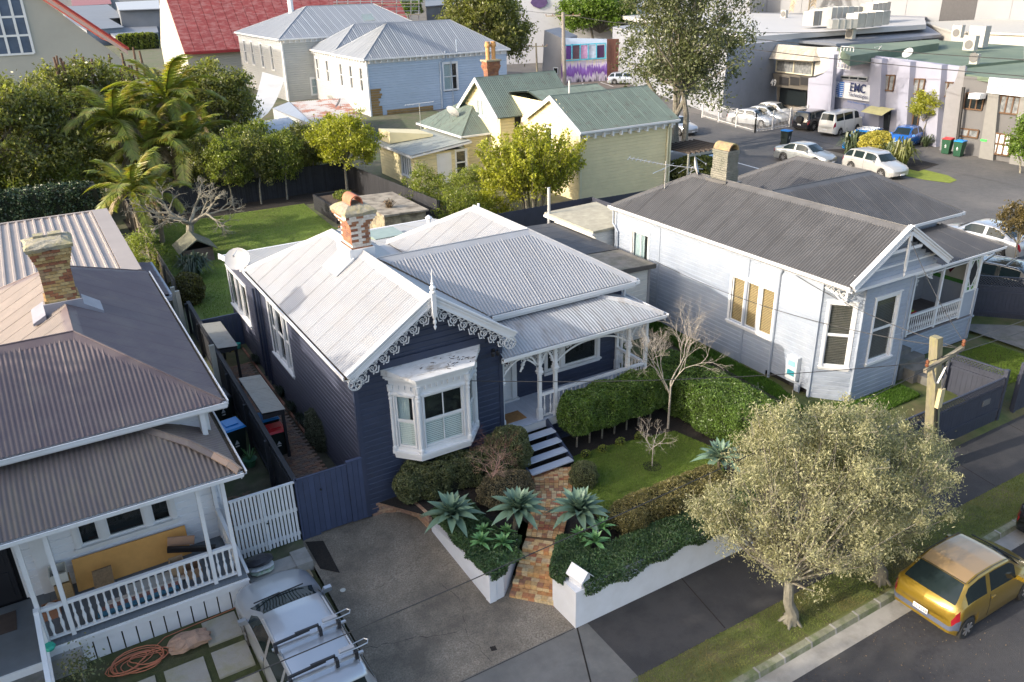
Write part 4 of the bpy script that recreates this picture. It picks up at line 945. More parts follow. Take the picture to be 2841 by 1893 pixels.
for fx,fz,S in ((.1,.05,.18),(.28,.03,.15),(.08,.24,.15),(.07,.4,.12),(.45,.02,.1)):
 ribbon(mb,scroll_pts(0,1.2,S*.5,S*.14,0,S*.5,12),Vector((26.4+fx,16.4,4.1-fz)),Vector((1,0,0)),Vector((0,0,-1)),Vector((0,-1,0)),.03,.03)
mb.build('lace_bracket', WHITE, E_)
# leadlight panels: front narrow one and the long one on the far side
def leadlight(F,s0,s1,z0,z1,cols,parent):
 fr = MB().fbox(F,s0,s0+.05,-.03,.03,z0,z1).fbox(F,s1-.05,s1,-.03,.03,z0,z1).fbox(F,s0+.05,s1-.05,-.03,.03,z0,z0+.05).fbox(F,s0+.05,s1-.05,-.03,.03,z1-.05,z1)
 zc = (z0+z1)/2; sc_ = (s0+s1)/2; a,b = s0+.05,s1-.05; c,d = z0+.05,z1-.05
 def bar(p,q): fr.bar(F(p[0],0,p[1]),F(q[0],0,q[1]),.02,.03)
 for p,q in (((a,zc),(sc_,d)),((sc_,d),(b,zc)),((b,zc),(sc_,c)),((sc_,c),(a,zc))): bar(p,q)
 for k in (.12,.88): bar((a+(b-a)*k,c),(a+(b-a)*k,d)); bar((a,c+(d-c)*k),(b,c+(d-c)*k))
 o = fr.build('leadlight', WHITE, parent)
 MB().prism([F(a+.02, -.01, zc), F(sc_, -.01, c+.1), F(b-.02, -.01, zc), F(sc_, -.01, d-.1)], (F(0, .006, 0)-F(0, 0, 0))).build('pane', cols[0], o)
 MB().fbox(F, a, b, -.02, -.015, c, d).build('pane', cols[1], o)
RG = mat('ruby_glass', (.09, .008, .02), .15, .05); GG = mat('green_glass', (.06, .20, .04), .2, .1); PG = mat('pale_leaded_glass', (.42, .42, .36), .3, .1)
FP1 = frame((29.6,16.4,0),(1,0,0),(0,-1,0)); leadlight(FP1,.02,.72,2.65,4.13,(DARK,GG),E_)
MB().fbox(FP1, .0, .75, -.03, .02, 1.62, 2.64).build('porch_panel', GREYW, E_)
FP2 = frame((30.33,16.5,0),(0,1,0),(-1,0,0))
MB().fbox(FP2, 0, 2.0, -.04, 0, 1.62, 2.6).build('porch_panel', mat('porch_wall_paint', (.28, .32, .33), .6, .08), E_)
ll = MB().fbox(FP2, .05, 1.95, -.03, 0, 2.62, 2.7).fbox(FP2, .05, 1.95, -.03, 0, 3.95, 4.1).fbox(FP2, .05, .12, -.03, 0, 2.7, 3.95).fbox(FP2, 1.88, 1.95, -.03, 0, 2.7, 3.95).build('leadlight', WHITE, E_)
MB().prism([FP2(.45, .003, 3.95), FP2(1.55, .003, 3.95), FP2(1.0, .003, 3.0)], (-.006, 0, 0)).build('pane', RG, ll)
MB().fbox(FP2, .3, 1.7, -.004, .0, 2.86, 3.94).build('pane', PG, ll)
MB().fbox(FP2, .12, 1.88, -.012, -.006, 2.7, 3.95).build('pane', GG, ll)
# porch roof
er = MB().quad((25.6, 16.1, 4.27), (31.15, 16.1, 4.27), (30.4, 18.25, 4.72), (25.6, 18.25, 4.72)).build('porch_roof', ROOFD, E_)
corrugated(er,[(25.6,16.1,4.3),(31.15,16.1,4.3),(30.4,18.3,4.75),(25.6,18.3,4.75)],ROOFD); corrugated(er,[(31.15,16.1,4.3),(31.15,19.9,4.3),(30.4,19.0,4.75),(30.4,18.3,4.75)],ROOFD)
ridge_cap(er,[(30.4,18.3,4.75),(31.13,16.12,4.3)],.1,.03,ROOFD,r=.01)
gutter(E_,[(25.7,16.14,4.3),(31.2,16.14,4.3)],WHITE,out=1,debris=False,ht=.07)
# toys and chair on the porch
t = tag(MB().box(27.9, 28.6, 17.5, 17.9, 1.64, 1.76).build('toy_tray', mat('red_plastic', (.45, .02, .03), .4, .05), None), 'flat red plastic toy tray on the porch floor of the grey villa', 'toy')
t = tag(MB().box(28.1, 28.5, 17.55, 17.85, 1.761, 1.80).build('toy_board', mat('lime_plastic', (.25, .5, .05), .4, .05), None), 'lime green toy board lying in the red tray', 'toy')
# back annex of right house and its white bits
AX = thing('back_annexe', 'low white weatherboard annexe behind the grey villa with a narrow flat roof', 'annexe', (21, 29, .9))
ac = core(AX, [(20.4, 27.5), (22.9, 27.5), (22.9, 30.4), (20.4, 30.4)], .8, 3.9, name='wall')
weatherboards(ac, (20.3, 30.5, 0), (0, -1, 0), (-1, 0, 0), 3.1, .9, 3.95, mat('white_weatherboard', (.66, .66, .64), .5, .05), .19); weatherboards(ac, (20.3, 27.4, 0), (1, 0, 0), (0, -1, 0), 1.0, .9, 3.95, MATS['white_weatherboard'], .19)
MB().hexa([(20.05, 27.2, 4.0), (22.5, 27.2, 4.05), (23.0, 31.0, 4.05), (20.05, 31.0, 4.0), (20.05, 27.2, 4.1), (22.5, 27.2, 4.15), (23.0, 31.0, 4.15), (20.05, 31.0, 4.1)]).build('flat_roof', mat('lichened_flat_roof', (.33, .31, .24), .8, .2, 3), AX)
MB().box(20.0, 20.12, 27.2, 31.0, 3.9, 4.0).each('gutter', WHITE, AX)
MB().tube([(20.1, 30.7, .9), (20.1, 30.7, 5.3)], .07, 8).build('vent_pipe', mat('galvanised_pipe', (.55, .56, .58), .4, .05, metal=.5), AX)
MB().box(20.0, 20.29, 27.6, 28.5, 2.6, 3.5).build('meter_cupboard', mat('off_white', (.6, .6, .58), .5, .05), AX)
# chimney (painted grey) with curved terracotta cap
ecc = MB().box(23.35, 23.87, 23.03, 23.78, 5.9, 7.68).build('chimney', mat('grey_painted_brick', (.17, .165, .14), .7, .2, 5, bump=.5, bscale=18, c2=(.10, .11, .08), dscale=2, damt=.5), E_)
z = 6.2; k = 0
while z < 7.7:
 brick_course(ecc, 23.61, 23.42, z, .58+(.06 if z < 6.95 else 0)+(.06 if z > 7.55 else 0), .80+(.06 if z < 6.95 else 0)+(.06 if z > 7.55 else 0), .085, lambda s, f: MATS['grey_painted_brick'], off=k % 2); z += .085; k += 1
cw = MB(); n = 10
for y in (23.0,23.85):
 for rr in (.27,.22):
  for i in range(n+1): a = PI*i/n; cw.v.append((23.61+rr*math.cos(a),y,z+rr*math.sin(a)))
m1 = n+1
for i in range(n): cw.f += [(i,i+1,2*m1+i+1,2*m1+i),(m1+i,m1+i+1,3*m1+i+1,3*m1+i),(i,i+1,m1+i+1,m1+i),(2*m1+i,2*m1+i+1,3*m1+i+1,3*m1+i)]; cw.m += [0]*4
cw.build('chimney_cap', mat('mossy_terracotta', (.24, .16, .10), .85, .3, 6, c2=(.3, .3, .12), dscale=4, damt=.7), ecc)
MB().box(23.15, 23.28, 22.85, 24.0, 6.2, 6.6).box(23.15, 24.0, 22.85, 22.98, 6.1, 6.5).each('flashing', ROOFD, ecc)
dish(23.3, 24.8, 6.3, PI*-.25, 'pale satellite dish beside the grey chimney on the dark roof', r=.42, m=mat('dish_white', (.42, .42, .42), .5, .05), arm=.55, tilt=.25)
an = thing('tv_aerial', 'bent metal television aerial beside the grey painted chimney on the dark roof', 'aerial', (22.2, 25.6, 5.9))
q = MB().tube([(22.3,25.4,5.95),(22.3,25.4,7.1)],.025,6)
q.tube([(21.2,26.4,7.2),(22.3,25.4,6.95),(23.4,24.4,6.8)],.015,5).tube([(21.3,25.0,6.8),(22.8,25.8,6.75)],.015,5)
q.build('mast', STEEL, an)
q = MB()
for i in range(10):
 f = i/9; c = Vector((21.2,26.4,7.2)).lerp(Vector((22.3,25.4,6.95)),f); q.tube([c-Vector((.3*(1-.5*f),.28*(1-.5*f),0)),c+Vector((.3*(1-.5*f),.28*(1-.5*f),0))],.01,4)
for i in range(4):
 c = Vector((22.4,25.3,6.9)).lerp(Vector((23.2,24.6,6.8)),i/3); q.tube([c-Vector((.9,.5,0)),c+Vector((.5,.3,0))],.01,4)
q.build('aerial_rods', STEEL, an, kind='stuff')
# gas heater and meter on left wall near front
gh = MB().fbox(WL, 9.95, 10.4, 0.03, .22, 1.15, 2.0).build('water_heater', mat('heater_white', (.6, .62, .63), .4, .03), None); tag(gh, 'white instant water heater on the side wall of the grey villa near its bay', 'water heater')
MB().fbox(WL, 10.02, 10.33, .221, .226, 1.3, 1.5).build('vent', mat('teal', (.04, .25, .30), .4, .05), gh); MB().fbox(WL, 10.02, 10.33, .221, .226, 1.65, 1.85).build('vent', mat('pale_teal', (.25, .5, .5), .4, .05), gh)
MB().fbox(WL, 10.3, 10.5, .03, .12, .75, 1.0).build('gas_box', GREYW, E_); MB().tube([WL(10.4, .08, .75), WL(10.4, .08, .6), WL(10.5, .08, .6), WL(10.5, .08, 1.15)], .015, 5).build('pipe', GREYW, E_)
# front steps
stt = thing('concrete_steps', 'broad worn concrete steps leading up to the grey villa porch', 'steps', (25.8, 15, .5))
for i in range(6):
 x0 = 25.0+i*.02; y1 = 16.35-i*.42; zt = 1.42-i*.18
 MB().box(24.7+i*.24, 26.1+i*.24, y1-.45, y1+.02*0, .2, zt).build('step', CONCD, stt)
for i in range(3): MB().box(26.3+i*.05, 27.7, 13.45-i*.33-.33, 13.45-i*.33, .1, .42-i*.1).build('step', CONCD, stt)
# bright grass fringes by the bay
# ---- street fences of the right house
LATT = mat('navy_gate_paint', (.035, .04, .06), .55, .12, 3)
def lattice(parent,a,b,z0,z1,m,st=.11):
 a = Vector((*a,0)); b = Vector((*b,0)); L = (b-a).length; d = (b-a)/L; q = MB(); h = z1-z0; n_ = Vector((d.y,-d.x,0))*.01; s = -h
 while s < L:
  p0 = max(0,s); z_0 = z0+(p0-s); p1 = min(L,s+h); z_1 = z0+(p1-s)
  if p1 > p0+.02:
   q.bar(a+d*p0+n_+Vector((0,0,z_0)),a+d*p1+n_+Vector((0,0,z_1)),.01,.028,upv=(0,0,1)); q.bar(a+d*p0-n_+Vector((0,0,z0+z1-z_0)),a+d*p1-n_+Vector((0,0,z0+z1-z_1)),.01,.028)
  s += st
 q.bar(a+Vector((0,0,z1)),b+Vector((0,0,z1)),.06,.035).bar(a+Vector((0,0,z0)),b+Vector((0,0,z0)),.06,.035)
 return q.build('lattice', m, parent, kind='stuff')
FR = thing('front_fence', 'dark grey board fence with lattice top along the footpath by the power pole', 'fence', (24, 12.35, .15))
fence(FR,(19.8,12.35),(25.75,12.35),.12,1.45,LATT,post=3); lattice(FR,(19.8,12.35),(25.75,12.35),1.5,1.8,LATT)
MB().box(19.8, 25.75, 12.3, 12.325, .6, .7).each('fence_rail', LATT, FR)
MB().box(24.7, 25.1, 12.3, 12.33, 1.05, 1.25).build('mail_slot', mat('mail_slot_metal', (.12, .12, .12), .4, .1), FR)
FR2 = thing('front_fence', 'dark grey lattice topped fence continuing right beyond the open gate', 'fence', (30, 12.35, .15))
fence(FR2,(26.9,12.35),(36,12.35),.12,1.6,LATT,post=3); lattice(FR2,(26.9,12.35),(36,12.35),1.65,1.95,LATT)
GT = thing('garden_gate', 'dark grey gate standing open inward between the lattice fences', 'gate', (25.95, 12.4, .15))
fence(GT,(25.95,12.45),(25.75,14.2),.3,1.7,LATT,post=2); lattice(GT,(25.95,12.45),(25.75,14.2),1.72,1.95,LATT)
for x in (25.85, 26.8): MB().box(x-.06, x+.06, 12.3, 12.42, .1, 2.05).build('gate_post', LATT, GT)
SF = thing('side_fence', 'dark navy lattice topped fence between the porch and the parked black car', 'fence', (33, 16.4, .4))
fence(SF,(31.6,19.6),(36.2,14.6),.4,1.75,LATT,post=2.4,side=-1); lattice(SF,(31.6,19.6),(36.2,14.6),1.78,2.2,LATT)
BFN = thing('back_fence', 'tall dark navy paling fence behind the grey villa beside the yellow house', 'fence', (26, 36, 1))
fence(BFN,(19.5,35.9),(26.4,35.9),.95,2.9,LATT,post=2.4); fence(BFN,(26.4,35.9),(32.5,35.6),.95,2.75,LATT,post=2.2); fence(BFN,(26.3,35.9),(26.3,31),.95,2.9,LATT,post=2.4,side=-1)
sheet('paving_slab', [(31.5, 13.2, .45), (35.5, 13.2, .45), (33.2, 16.0, .6), (31.2, 17.6, .6)], CONCD)
# power pole
PP = thing('power_pole', 'lichened square timber power pole with crossarm in front of the grey villa', 'power pole', (21.15, 11.7, .15))
PW = mat('lichened_pole', (.22, .195, .13), .9, .25, 3, bump=.5, bscale=20, stretch=(5, 5, .8), c2=(.28, .27, .12), dscale=2.2, damt=.6)
pt = oy(2598,935,11.7); pbm = (21.35,11.7,.15)
q = MB(); dx = pt.x-21.35; q.hexa([(21.2, 11.55, .1), (21.5, 11.55, .1), (21.5, 11.85, .1), (21.2, 11.85, .1), (pt.x-.12, 11.58, pt.z), (pt.x+.12, 11.58, pt.z), (pt.x+.12, 11.82, pt.z), (pt.x-.12, 11.82, pt.z)]); q.build('pole_shaft', PW, PP)
zc = pt.z-.62; xc = 21.35+dx*.9
MB().bar((xc-.75, 11.45, zc-.15), (xc+.95, 11.5, zc+.12), .1, .1).build('crossarm', WOOD, PP)
MB().bar((xc+.03, 11.48, zc-.75), (xc+.42, 11.48, zc), .05, .02).bar((xc-.02, 11.5, zc-.75), (xc-.4, 11.48, zc-.1), .05, .02).each('arm_brace', STEEL, PP)
INS = mat('brown_insulator', (.16, .06, .03), .25, .1)
for dx_, dz_ in ((-.68, .0), (.88, .22)): MB().lathe((xc+dx_, 11.47, zc+dz_-.05), [(.02, 0), (.05, .03), (.05, .08), (.03, .1), (.055, .13), (.04, .2), (.01, .22)], 8).build('insulator', INS, PP)
bx_ = 21.35+dx*2.8/pt.z; MB().box(bx_-.09, bx_+.09, 11.45, 11.56, 2.6, 3.2).build('junction_box', mat('beige_box', (.5, .42, .24), .6, .05), PP)
MB().tube([(xc, 11.5, 4.3), (bx_+.1, 11.5, 3.6), (bx_, 11.5, 3.2)], .02, 5).tube([(bx_-.03, 11.52, 2.6), (21.35, 11.52, .3)], .03, 5).each('cable', BLACKP, PP)
WIRE = mat('overhead_wire', (.03, .03, .03), .6, .05)
def wire(name,a,b,sag,label,r=.011,m=None):
 a = Vector(a); b = Vector(b); P = [a.lerp(b,i/16)-Vector((0,0,sag*4*(i/16)*(1-i/16))) for i in range(17)]
 return tag(MB().tube(P, r, 5).build(name, m or WIRE, None), label, 'wire', 'overhead wires')
TOP = Vector((xc+.88,11.47,zc+.3)); TL = Vector((xc-.68,11.47,zc+.1)); LOWP = Vector((21.25,11.5,4.3))
wire('overhead_wire', TOP, (23.33, 14.9, 6.2), .15, 'service wire from the timber pole to the grey villa gable')
wire('overhead_wire', TL, (8.3, 18.25, 4.1), .25, 'dark service wire crossing the white verandah roof to the navy gable')
wire('overhead_wire', LOWP, (21.1, 17.3, 4.8), .2, 'thin wire from the pole to the eave of the grey villa')
wire('overhead_wire', TOP, (60, 9, 7.5), .4, 'power line leaving the crossarm to the right')
wire('overhead_wire', TL, (60, 8, 6.8), .5, 'lower power line leaving the crossarm to the right')
wire('overhead_wire', (21.3, 11.5, 4.2), (-12, 9.2, 5.6), .55, 'long dark cable sweeping low across the driveway and white wall', r=.011)
wire('overhead_wire', LOWP, (20.05, 23.2, 3.9), .5, 'slack wire from the pole to the flat roofed annexe')
# ======================= LEFT HOUSE (brown roof,white verandah) =======================
LH = thing('cottage', 'white weatherboard villa at left with brown roof, tall brick chimney and verandah', 'house', (0, 20, .5))
WB = mat('white_weatherboard2', (.66, .68, .72), .5, .04, 2)
lw = core(LH, [(-9, 19.05), (2.25, 19.05), (2.25, 29.5), (-9, 29.5)], .4, 4.9, name='wall')
weatherboards(lw,(-9,18.9,0),(1,0,0),(0,-1,0),11.4,1.05,4.9,WB,.19,openings=[(6.15,6.8,1.1,3.4),(8.05,10.25,1.98,3.6)])
weatherboards(lw,(2.4,18.9,0),(0,1,0),(1,0,0),10.6,.5,4.9,WB,.19)
MB().box(2.32, 2.44, 18.86, 18.98, .5, 4.9).box(2.35, 2.42, 17.0, 18.86, 1.05, 1.1).each('corner_board', WHITE, LH)
FL = frame((-9,18.9,0),(1,0,0),(0,-1,0))
window(LH,FL,8.1,10.15,2.0,3.5,arch=.13,rows=1,splits=[8.1,8.62,9.63,10.15],mull=.17,proud=.05)
MB().fbox(FL, 7.1, 7.5, -.03, .06, 1.05, 3.5).fbox(FL, 5.6, 7.1, -.03, .09, 3.4, 3.6).each('door_frame', WHITE, LH)
dr = MB().fbox(FL,5.3,6.65,-.08,-.03,1.07,3.4)
for a in (5.4,6.05):
 for z0 in (1.2,2.1): dr.fbox(FL,a,a+.5,-.03,-.01,z0,z0+.7)
dr.build('door', mat('black_door_paint', (.018, .018, .022), .35, .05), LH)
sd = MB().fbox(FL, 6.75, 7.1, -.05, .0, 1.07, 3.4).fbox(FL, 6.85, 7.02, 0, .015, 1.2, 1.9).build('side_panel', WHITE, LH); MB().fbox(FL, 6.83, 7.0, .001, .008, 2.2, 3.3).build('pane', GLASSD, sd)
# floor,fascia and slatted skirt
MB().box(-9, -1.95, 16.5, 18.9, .8, 1.03).build('porch_slab', mat('porch_paint_grey', (.13, .15, .17), .6, .1), LH)
vf = MB().box(-1.95, 2.34, 16.95, 18.9, .85, 1.03).build('verandah_floor', MATS['porch_paint_grey'], LH)
for i in range(44): MB().box(-1.98+i*.0985, -1.98+i*.0985+.094, 16.86, 18.9, 1.031, 1.05).build('floorboard', MATS['porch_paint_grey'], vf)
MB().box(-1.98, 2.36, 16.87, 16.9, .80, 1.03).box(-2.0, 2.38, 16.84, 16.869, .95, .99).box(2.33, 2.36, 16.9, 18.9, .8, 1.03).each('fascia', WHITE, LH)
x = -1.4
while x < 2.1: MB().box(x, x+.27, 16.9, 16.925, .28, .80).build('skirt_board', WHITE, LH); x += .3
for i in range(7): MB().box(2.26, 2.285, 17.0+i*.27, 17.0+i*.27+.24, .28, .80).build('skirt_board', WHITE, LH)
MB().box(-2.0, -1.35, 16.7, 16.93, .25, .8).box(-9, 2.3, 16.93, 17.1, .1, .27).each('plinth', CONC, LH)
# posts,beam and balustrade
for x in (-1.92, -1.41, 1.65, 2.2): MB().box(x-.045, x+.045, 17.0, 17.09, 1.05, 3.9).build('verandah_post', WHITE, LH)
MB().box(2.16, 2.25, 18.75, 18.86, 1.05, 3.9).build('verandah_post', WHITE, LH)
MB().box(-9, 2.3, 17.0, 17.09, 3.76, 3.92).box(2.16, 2.25, 17.09, 18.9, 3.76, 3.92).each('verandah_beam', WHITE, LH)
B2 = [(.036,0),(.036,.04),(.02,.08),(.036,.22),(.042,.30),(.026,.38),(.018,.42),(.034,.48),(.022,.56),(.02,.66),(.032,.72),(.036,.76),(.036,.80)]
for a,b in ((-1.87,-1.46),(-1.36,1.6),(1.7,2.15)): balustrade(LH,(a,17.045),(b,17.045),1.05,.93,WHITE,gap=.15,prof=B2)
balustrade(LH,(2.2,17.1),(2.2,18.75),1.05,.93,WHITE,gap=.15,prof=B2)
# stair rail coming forward and its steps
MB().bar((-1.95, 16.95, 2.0), (-1.95, 15.2, 1.25), .1, .06).box(-2.0, -1.9, 16.85, 17.0, .8, 2.06).box(-2.0, -1.9, 15.15, 15.25, .2, 1.3).bar((-1.95, 16.95, 1.2), (-1.95, 15.2, .5), .07, .05).each('stair_rail', WHITE, LH)
for i in range(4): MB().box(-6, -2.02, 16.2-i*.33, 16.52-i*.33, .2, .85-.16*i).build('step', CONCD, LH)
MB().box(-9, -2.0, 16.48, 16.52, .82, 1.035).build('step_edge', WHITE, LH)
# roofs
Z1,Z2 = 4.95,6.42
PL = [[(-12,18.5,Z1),(2.8,18.5,Z1),(.1,21.2,Z2),(-12,21.2,Z2)],
  [(2.8,18.5,Z1),(2.8,29.9,Z1),(.1,27.2,Z2),(.1,21.2,Z2)],
  [(.1,21.2,Z2),(.1,27.2,Z2),(-2.6,29.9,Z1),(-2.6,23.9,Z1)],
  [(-12,21.2,Z2),(.1,21.2,Z2),(-2.6,23.9,Z1),(-12,23.9,Z1)],
  [(2.8,29.9,Z1),(-2.6,29.9,Z1),(.1,27.2,Z2)]]
rb = MB()
for p in PL: rb.quad(*[(a,b,c-.03) for a,b,c in p])
rb.box(-12,-2.6,23.8,29.9,4.85,4.94)
lr = rb.build('roof', ROOFB, LH)
for i, p in enumerate(PL): corrugated(lr, p, mat('sunned_brown_iron', (.27, .225, .195), .5, .08, 1.2, shade_amt=.45, island=.05, c2=(.2, .17, .15), dscale=2, damt=.4) if i == 2 else ROOFB)  # the sunlit slope gets its brightness painted in as lighter iron
ridge_cap(lr,[(-12,21.2,Z2),(.1,21.2,Z2)],.2,.11,ROOFB); ridge_cap(lr,[(.1,21.2,Z2),(2.77,18.53,Z1)],.18,.07,ROOFB); ridge_cap(lr,[(.1,21.2,Z2),(.1,23.25,Z2)],.2,.11,ROOFB); ridge_cap(lr,[(.1,24.7,Z2),(.1,27.2,Z2)],.2,.11,ROOFB); ridge_cap(lr,[(.1,27.2,Z2),(2.77,29.87,Z1)],.18,.07,ROOFB); ridge_cap(lr,[(.1,27.2,Z2),(-2.57,29.87,Z1)],.18,.07,ROOFB)
gutter(LH,[(-12,18.52,Z1),(2.86,18.52,Z1)],WHITE,out=1); gutter(LH,[(2.78,18.5,Z1),(2.78,29.9,Z1)],WHITE,out=1)
MB().box(-9, 2.78, 18.55, 18.9, 4.80, 4.84).box(2.4, 2.78, 18.9, 29.8, 4.80, 4.84).each('soffit', WHITE, LH)
lv = MB().box(-9, 2.3, 17.05, 18.88, 3.92, 3.95).build('verandah_roof', WHITE, LH)
VBR = mat('weathered_brown_iron', (.135, .108, .10), .5, .08, 1.2, shade_amt=.3, island=.03, c2=(.18, .15, .115), dscale=1.8, damt=.6, stretch=(3, .6, 1))
def bull(A0, A1, B0, B1): vroof('v', A0, A1, B0, B1, VBR, lv)
bull((-12,18.86,4.72),(.85,18.86,4.72),(-12,16.78,3.98),(2.62,16.78,3.98)); bull((.85,18.86,4.72),(.851,18.9,4.72),(2.62,16.78,3.98),(2.62,20.3,3.98))
ridge_cap(lv,[(.85,18.84,4.74),(1.8,17.75,4.52),(2.2,17.27,4.32)],.12,.03,VBR,r=.015)
ridge_cap(lv, [(2.2, 17.27, 4.32), (2.45, 16.97, 4.17), (2.6, 16.82, 4.0)], .12, .03, mat('tan_cap', (.40, .27, .19), .5, .05), r=.015)
gutter(LH,[(-12,16.80,3.97),(2.66,16.80,3.97)],WHITE,out=1,ht=.07); gutter(LH,[(2.62,16.75,3.97),(2.62,20.2,3.97)],WHITE,out=1,ht=.07)
MB().box(2.2, 2.32, 18.5, 18.9, 4.2, 4.85).build('verandah_post', WHITE, LH)
# ribbed rear roof
rr = MB().quad((-8, 31.4, 4.55), (2.75, 31.4, 4.55), (2.75, 41.5, 4.62), (-8, 41.5, 4.62)).build('rear_roof', ROOFB2, LH)
core(LH, [(-8, 31.6), (2.5, 31.6), (2.5, 41.2), (-8, 41.2)], .9, 4.5, m=WB, name='rear_wall')
corrugated(rr,[(-8,31.4,4.57),(2.15,31.4,4.57),(2.15,41.5,4.64),(-8,41.5,4.64)],ROOFB2,pitch=.33,amp=.03,sheet=.99,ribs=True)
MB().hexa([(2.15, 31.4, 4.56), (2.8, 31.4, 4.56), (2.8, 41.5, 4.63), (2.15, 41.5, 4.63), (2.15, 31.4, 4.66), (2.8, 31.4, 4.64), (2.8, 41.5, 4.71), (2.15, 41.5, 4.73)]).bar((-8, 41.5, 4.66), (2.8, 41.5, 4.66), .15, .1).bar((-2.7, 29.9, 4.95), (-8, 31.4, 4.75), .1, .12).each('roof_edge', ROOFB2, LH)
MB().box(2.8, 3.75, 32.8, 37.6, 2.9, 2.95).build('low_roof', ROOFB, LH); corrugated(lr, [(2.8, 32.8, 3.15), (3.75, 32.8, 2.98), (3.75, 37.6, 2.98), (2.8, 37.6, 3.15)], ROOFB)
MB().box(3.7, 3.82, 32.8, 37.6, 2.88, 3.0).box(3.0, 3.78, 32.7, 32.8, 2.78, 2.95).tube([(3.4, 32.7, 2.75), (3.55, 32.65, 2.6), (3.5, 32.6, 2.3)], .05, 8).each('gutter', mat('grey_blue_gutter', (.3, .33, .38), .4, .05), LH)
# tall yellow brick chimney
BY2 = multi('yellow_chimney_brick', [(.42, .29, .12), (.48, .35, .16), (.34, .23, .09), (.40, .26, .10), (.30, .13, .06), (.45, .34, .16), (.33, .22, .12), (.26, .10, .05)])
MB_ = MB().box(-.30, .40, 23.65, 24.35, 5.6, 7.85); lch = MB_.build('chimney', MORT, LH)
z = 6.05; k = 0
while z < 7.85:
 e = .10 if z < 6.55 else 0
 if z > 7.35: e = (z-7.35)*.55
 brick_course(lch,.05,24.0,z,.74+e,.74+e,.085,lambda s,f: BY2,bl=.21,off=k % 2); z += .085; k += 1
cp = MB(); n = 16; cx,cy = .05,24.0
for r,zz in ((1.0,0),(1.03,.1),(.9,.16),(.6,.2)):
 for i in range(n):
  a = 2*PI*i/n; q = max(abs(math.cos(a)),abs(math.sin(a))); cp.v.append((cx+.56*r*math.cos(a)/q*random.uniform(.95,1.05),cy+.56*r*math.sin(a)/q*random.uniform(.95,1.05),z+zz+random.uniform(-.02,.02)))
for j in range(3):
 for i in range(n): cp.f.append((j*n+i,j*n+(i+1) % n,(j+1)*n+(i+1) % n,(j+1)*n+i)); cp.m.append(0)
cp.f.append(tuple(range(3*n, 4*n))); cp.m.append(0); cp.build('chimney_cap', MATS['lichened_render'], lch)
for a, b in ((-.25, .0), (.1, .42)): MB().box(a, b, 24.1, 24.4, z+.12, z+.27).build('flue_brick', MATS['lichened_render'], lch)
MB().hexa([(-.75, 23.3, 6.05), (-.42, 23.3, 6.15), (-.42, 24.5, 6.15), (-.75, 24.5, 6.05), (-.75, 23.3, 6.12), (-.42, 23.3, 6.3), (-.42, 24.5, 6.3), (-.75, 24.5, 6.12)]).box(-.42, .52, 23.5, 23.56, 5.95, 6.5).hexa([(.52, 23.5, 6.1), (.95, 23.5, 5.98), (.95, 24.4, 5.98), (.52, 24.4, 6.1), (.52, 23.5, 6.35), (.95, 23.5, 6.05), (.95, 24.4, 6.05), (.52, 24.4, 6.35)]).each('flashing', mat('dull_lead', (.26, .26, .30), .5, .1), lch)
# --- clutter on the verandah
def loose(mb,name,m,label,cat,group=None,smooth=False): return tag(mb.build(name,m,None,smooth=smooth),label,cat,group)
PLY = mat('orange_particle_board', (.60, .30, .08), .75, .06, 6)
loose(MB().hexa([(-1.2, 18.5, 1.06), (1.38, 18.55, 1.06), (1.38, 18.52, 1.06), (-1.2, 18.47, 1.06), (-1.17, 18.78, 1.78), (1.38, 18.80, 1.74), (1.38, 18.77, 1.74), (-1.17, 18.75, 1.78)]), 'particle_board', PLY, 'long orange particle board leaning under the left verandah window', 'board')
WK = mat('wicker', (.33, .21, .09), .8, .25, 30, bump=.6, bscale=60); CARD = mat('cardboard', (.36, .25, .15), .85, .1, 4)
def openbox(x0,x1,y0,y1,z0,z1,t=.02,rz=0):
 mb = MB(); mb.box(x0,x1,y0,y1,z0,z0+t).box(x0,x0+t,y0,y1,z0+t,z1).box(x1-t,x1,y0,y1,z0+t,z1).box(x0+t,x1-t,y0,y0+t,z0+t,z1).box(x0+t,x1-t,y1-t,y1,z0+t,z1); return mb
loose(openbox(-1.62, -1.28, 18.2, 18.6, 1.05, 1.6), 'wicker_basket', WK, 'tall wicker basket with a box on it at the left end of the verandah', 'basket')
loose(openbox(-1.66, -1.3, 18.25, 18.7, 1.61, 1.85), 'cardboard_box', mat('printed_box', (.5, .48, .42), .7, .1), 'open printed cardboard box on top of the tall wicker basket', 'box')
loose(MB().hexa([(-.85, 18.1, 1.15), (-.42, 18.12, 1.15), (-.42, 18.07, 1.15), (-.85, 18.05, 1.15), (-.82, 18.3, 1.62), (-.4, 18.32, 1.62), (-.4, 18.27, 1.62), (-.82, 18.25, 1.62)]), 'woven_tray', mat('dark_wicker', (.20, .13, .07), .8, .3, 25, bump=.6), 'square dark woven tray leaning in front of the orange board', 'tray')
loose(openbox(.8, 1.12, 17.7, 18.05, 1.05, 1.45), 'cardboard_box', CARD, 'brown cardboard box standing right of centre behind the verandah rail', 'box')
loose(openbox(1.05, 1.45, 17.5, 17.9, 1.05, 1.3), 'cardboard_box', mat('brown_card', (.28, .17, .10), .85, .1), 'low dark cardboard box beside the right verandah posts', 'box')
loose(openbox(-1.95, -1.6, 17.8, 18.15, 1.05, 1.28), 'cardboard_box', mat('red_brown_card', (.30, .14, .08), .85, .1), 'shallow reddish box holding white cloth by the left post', 'box')
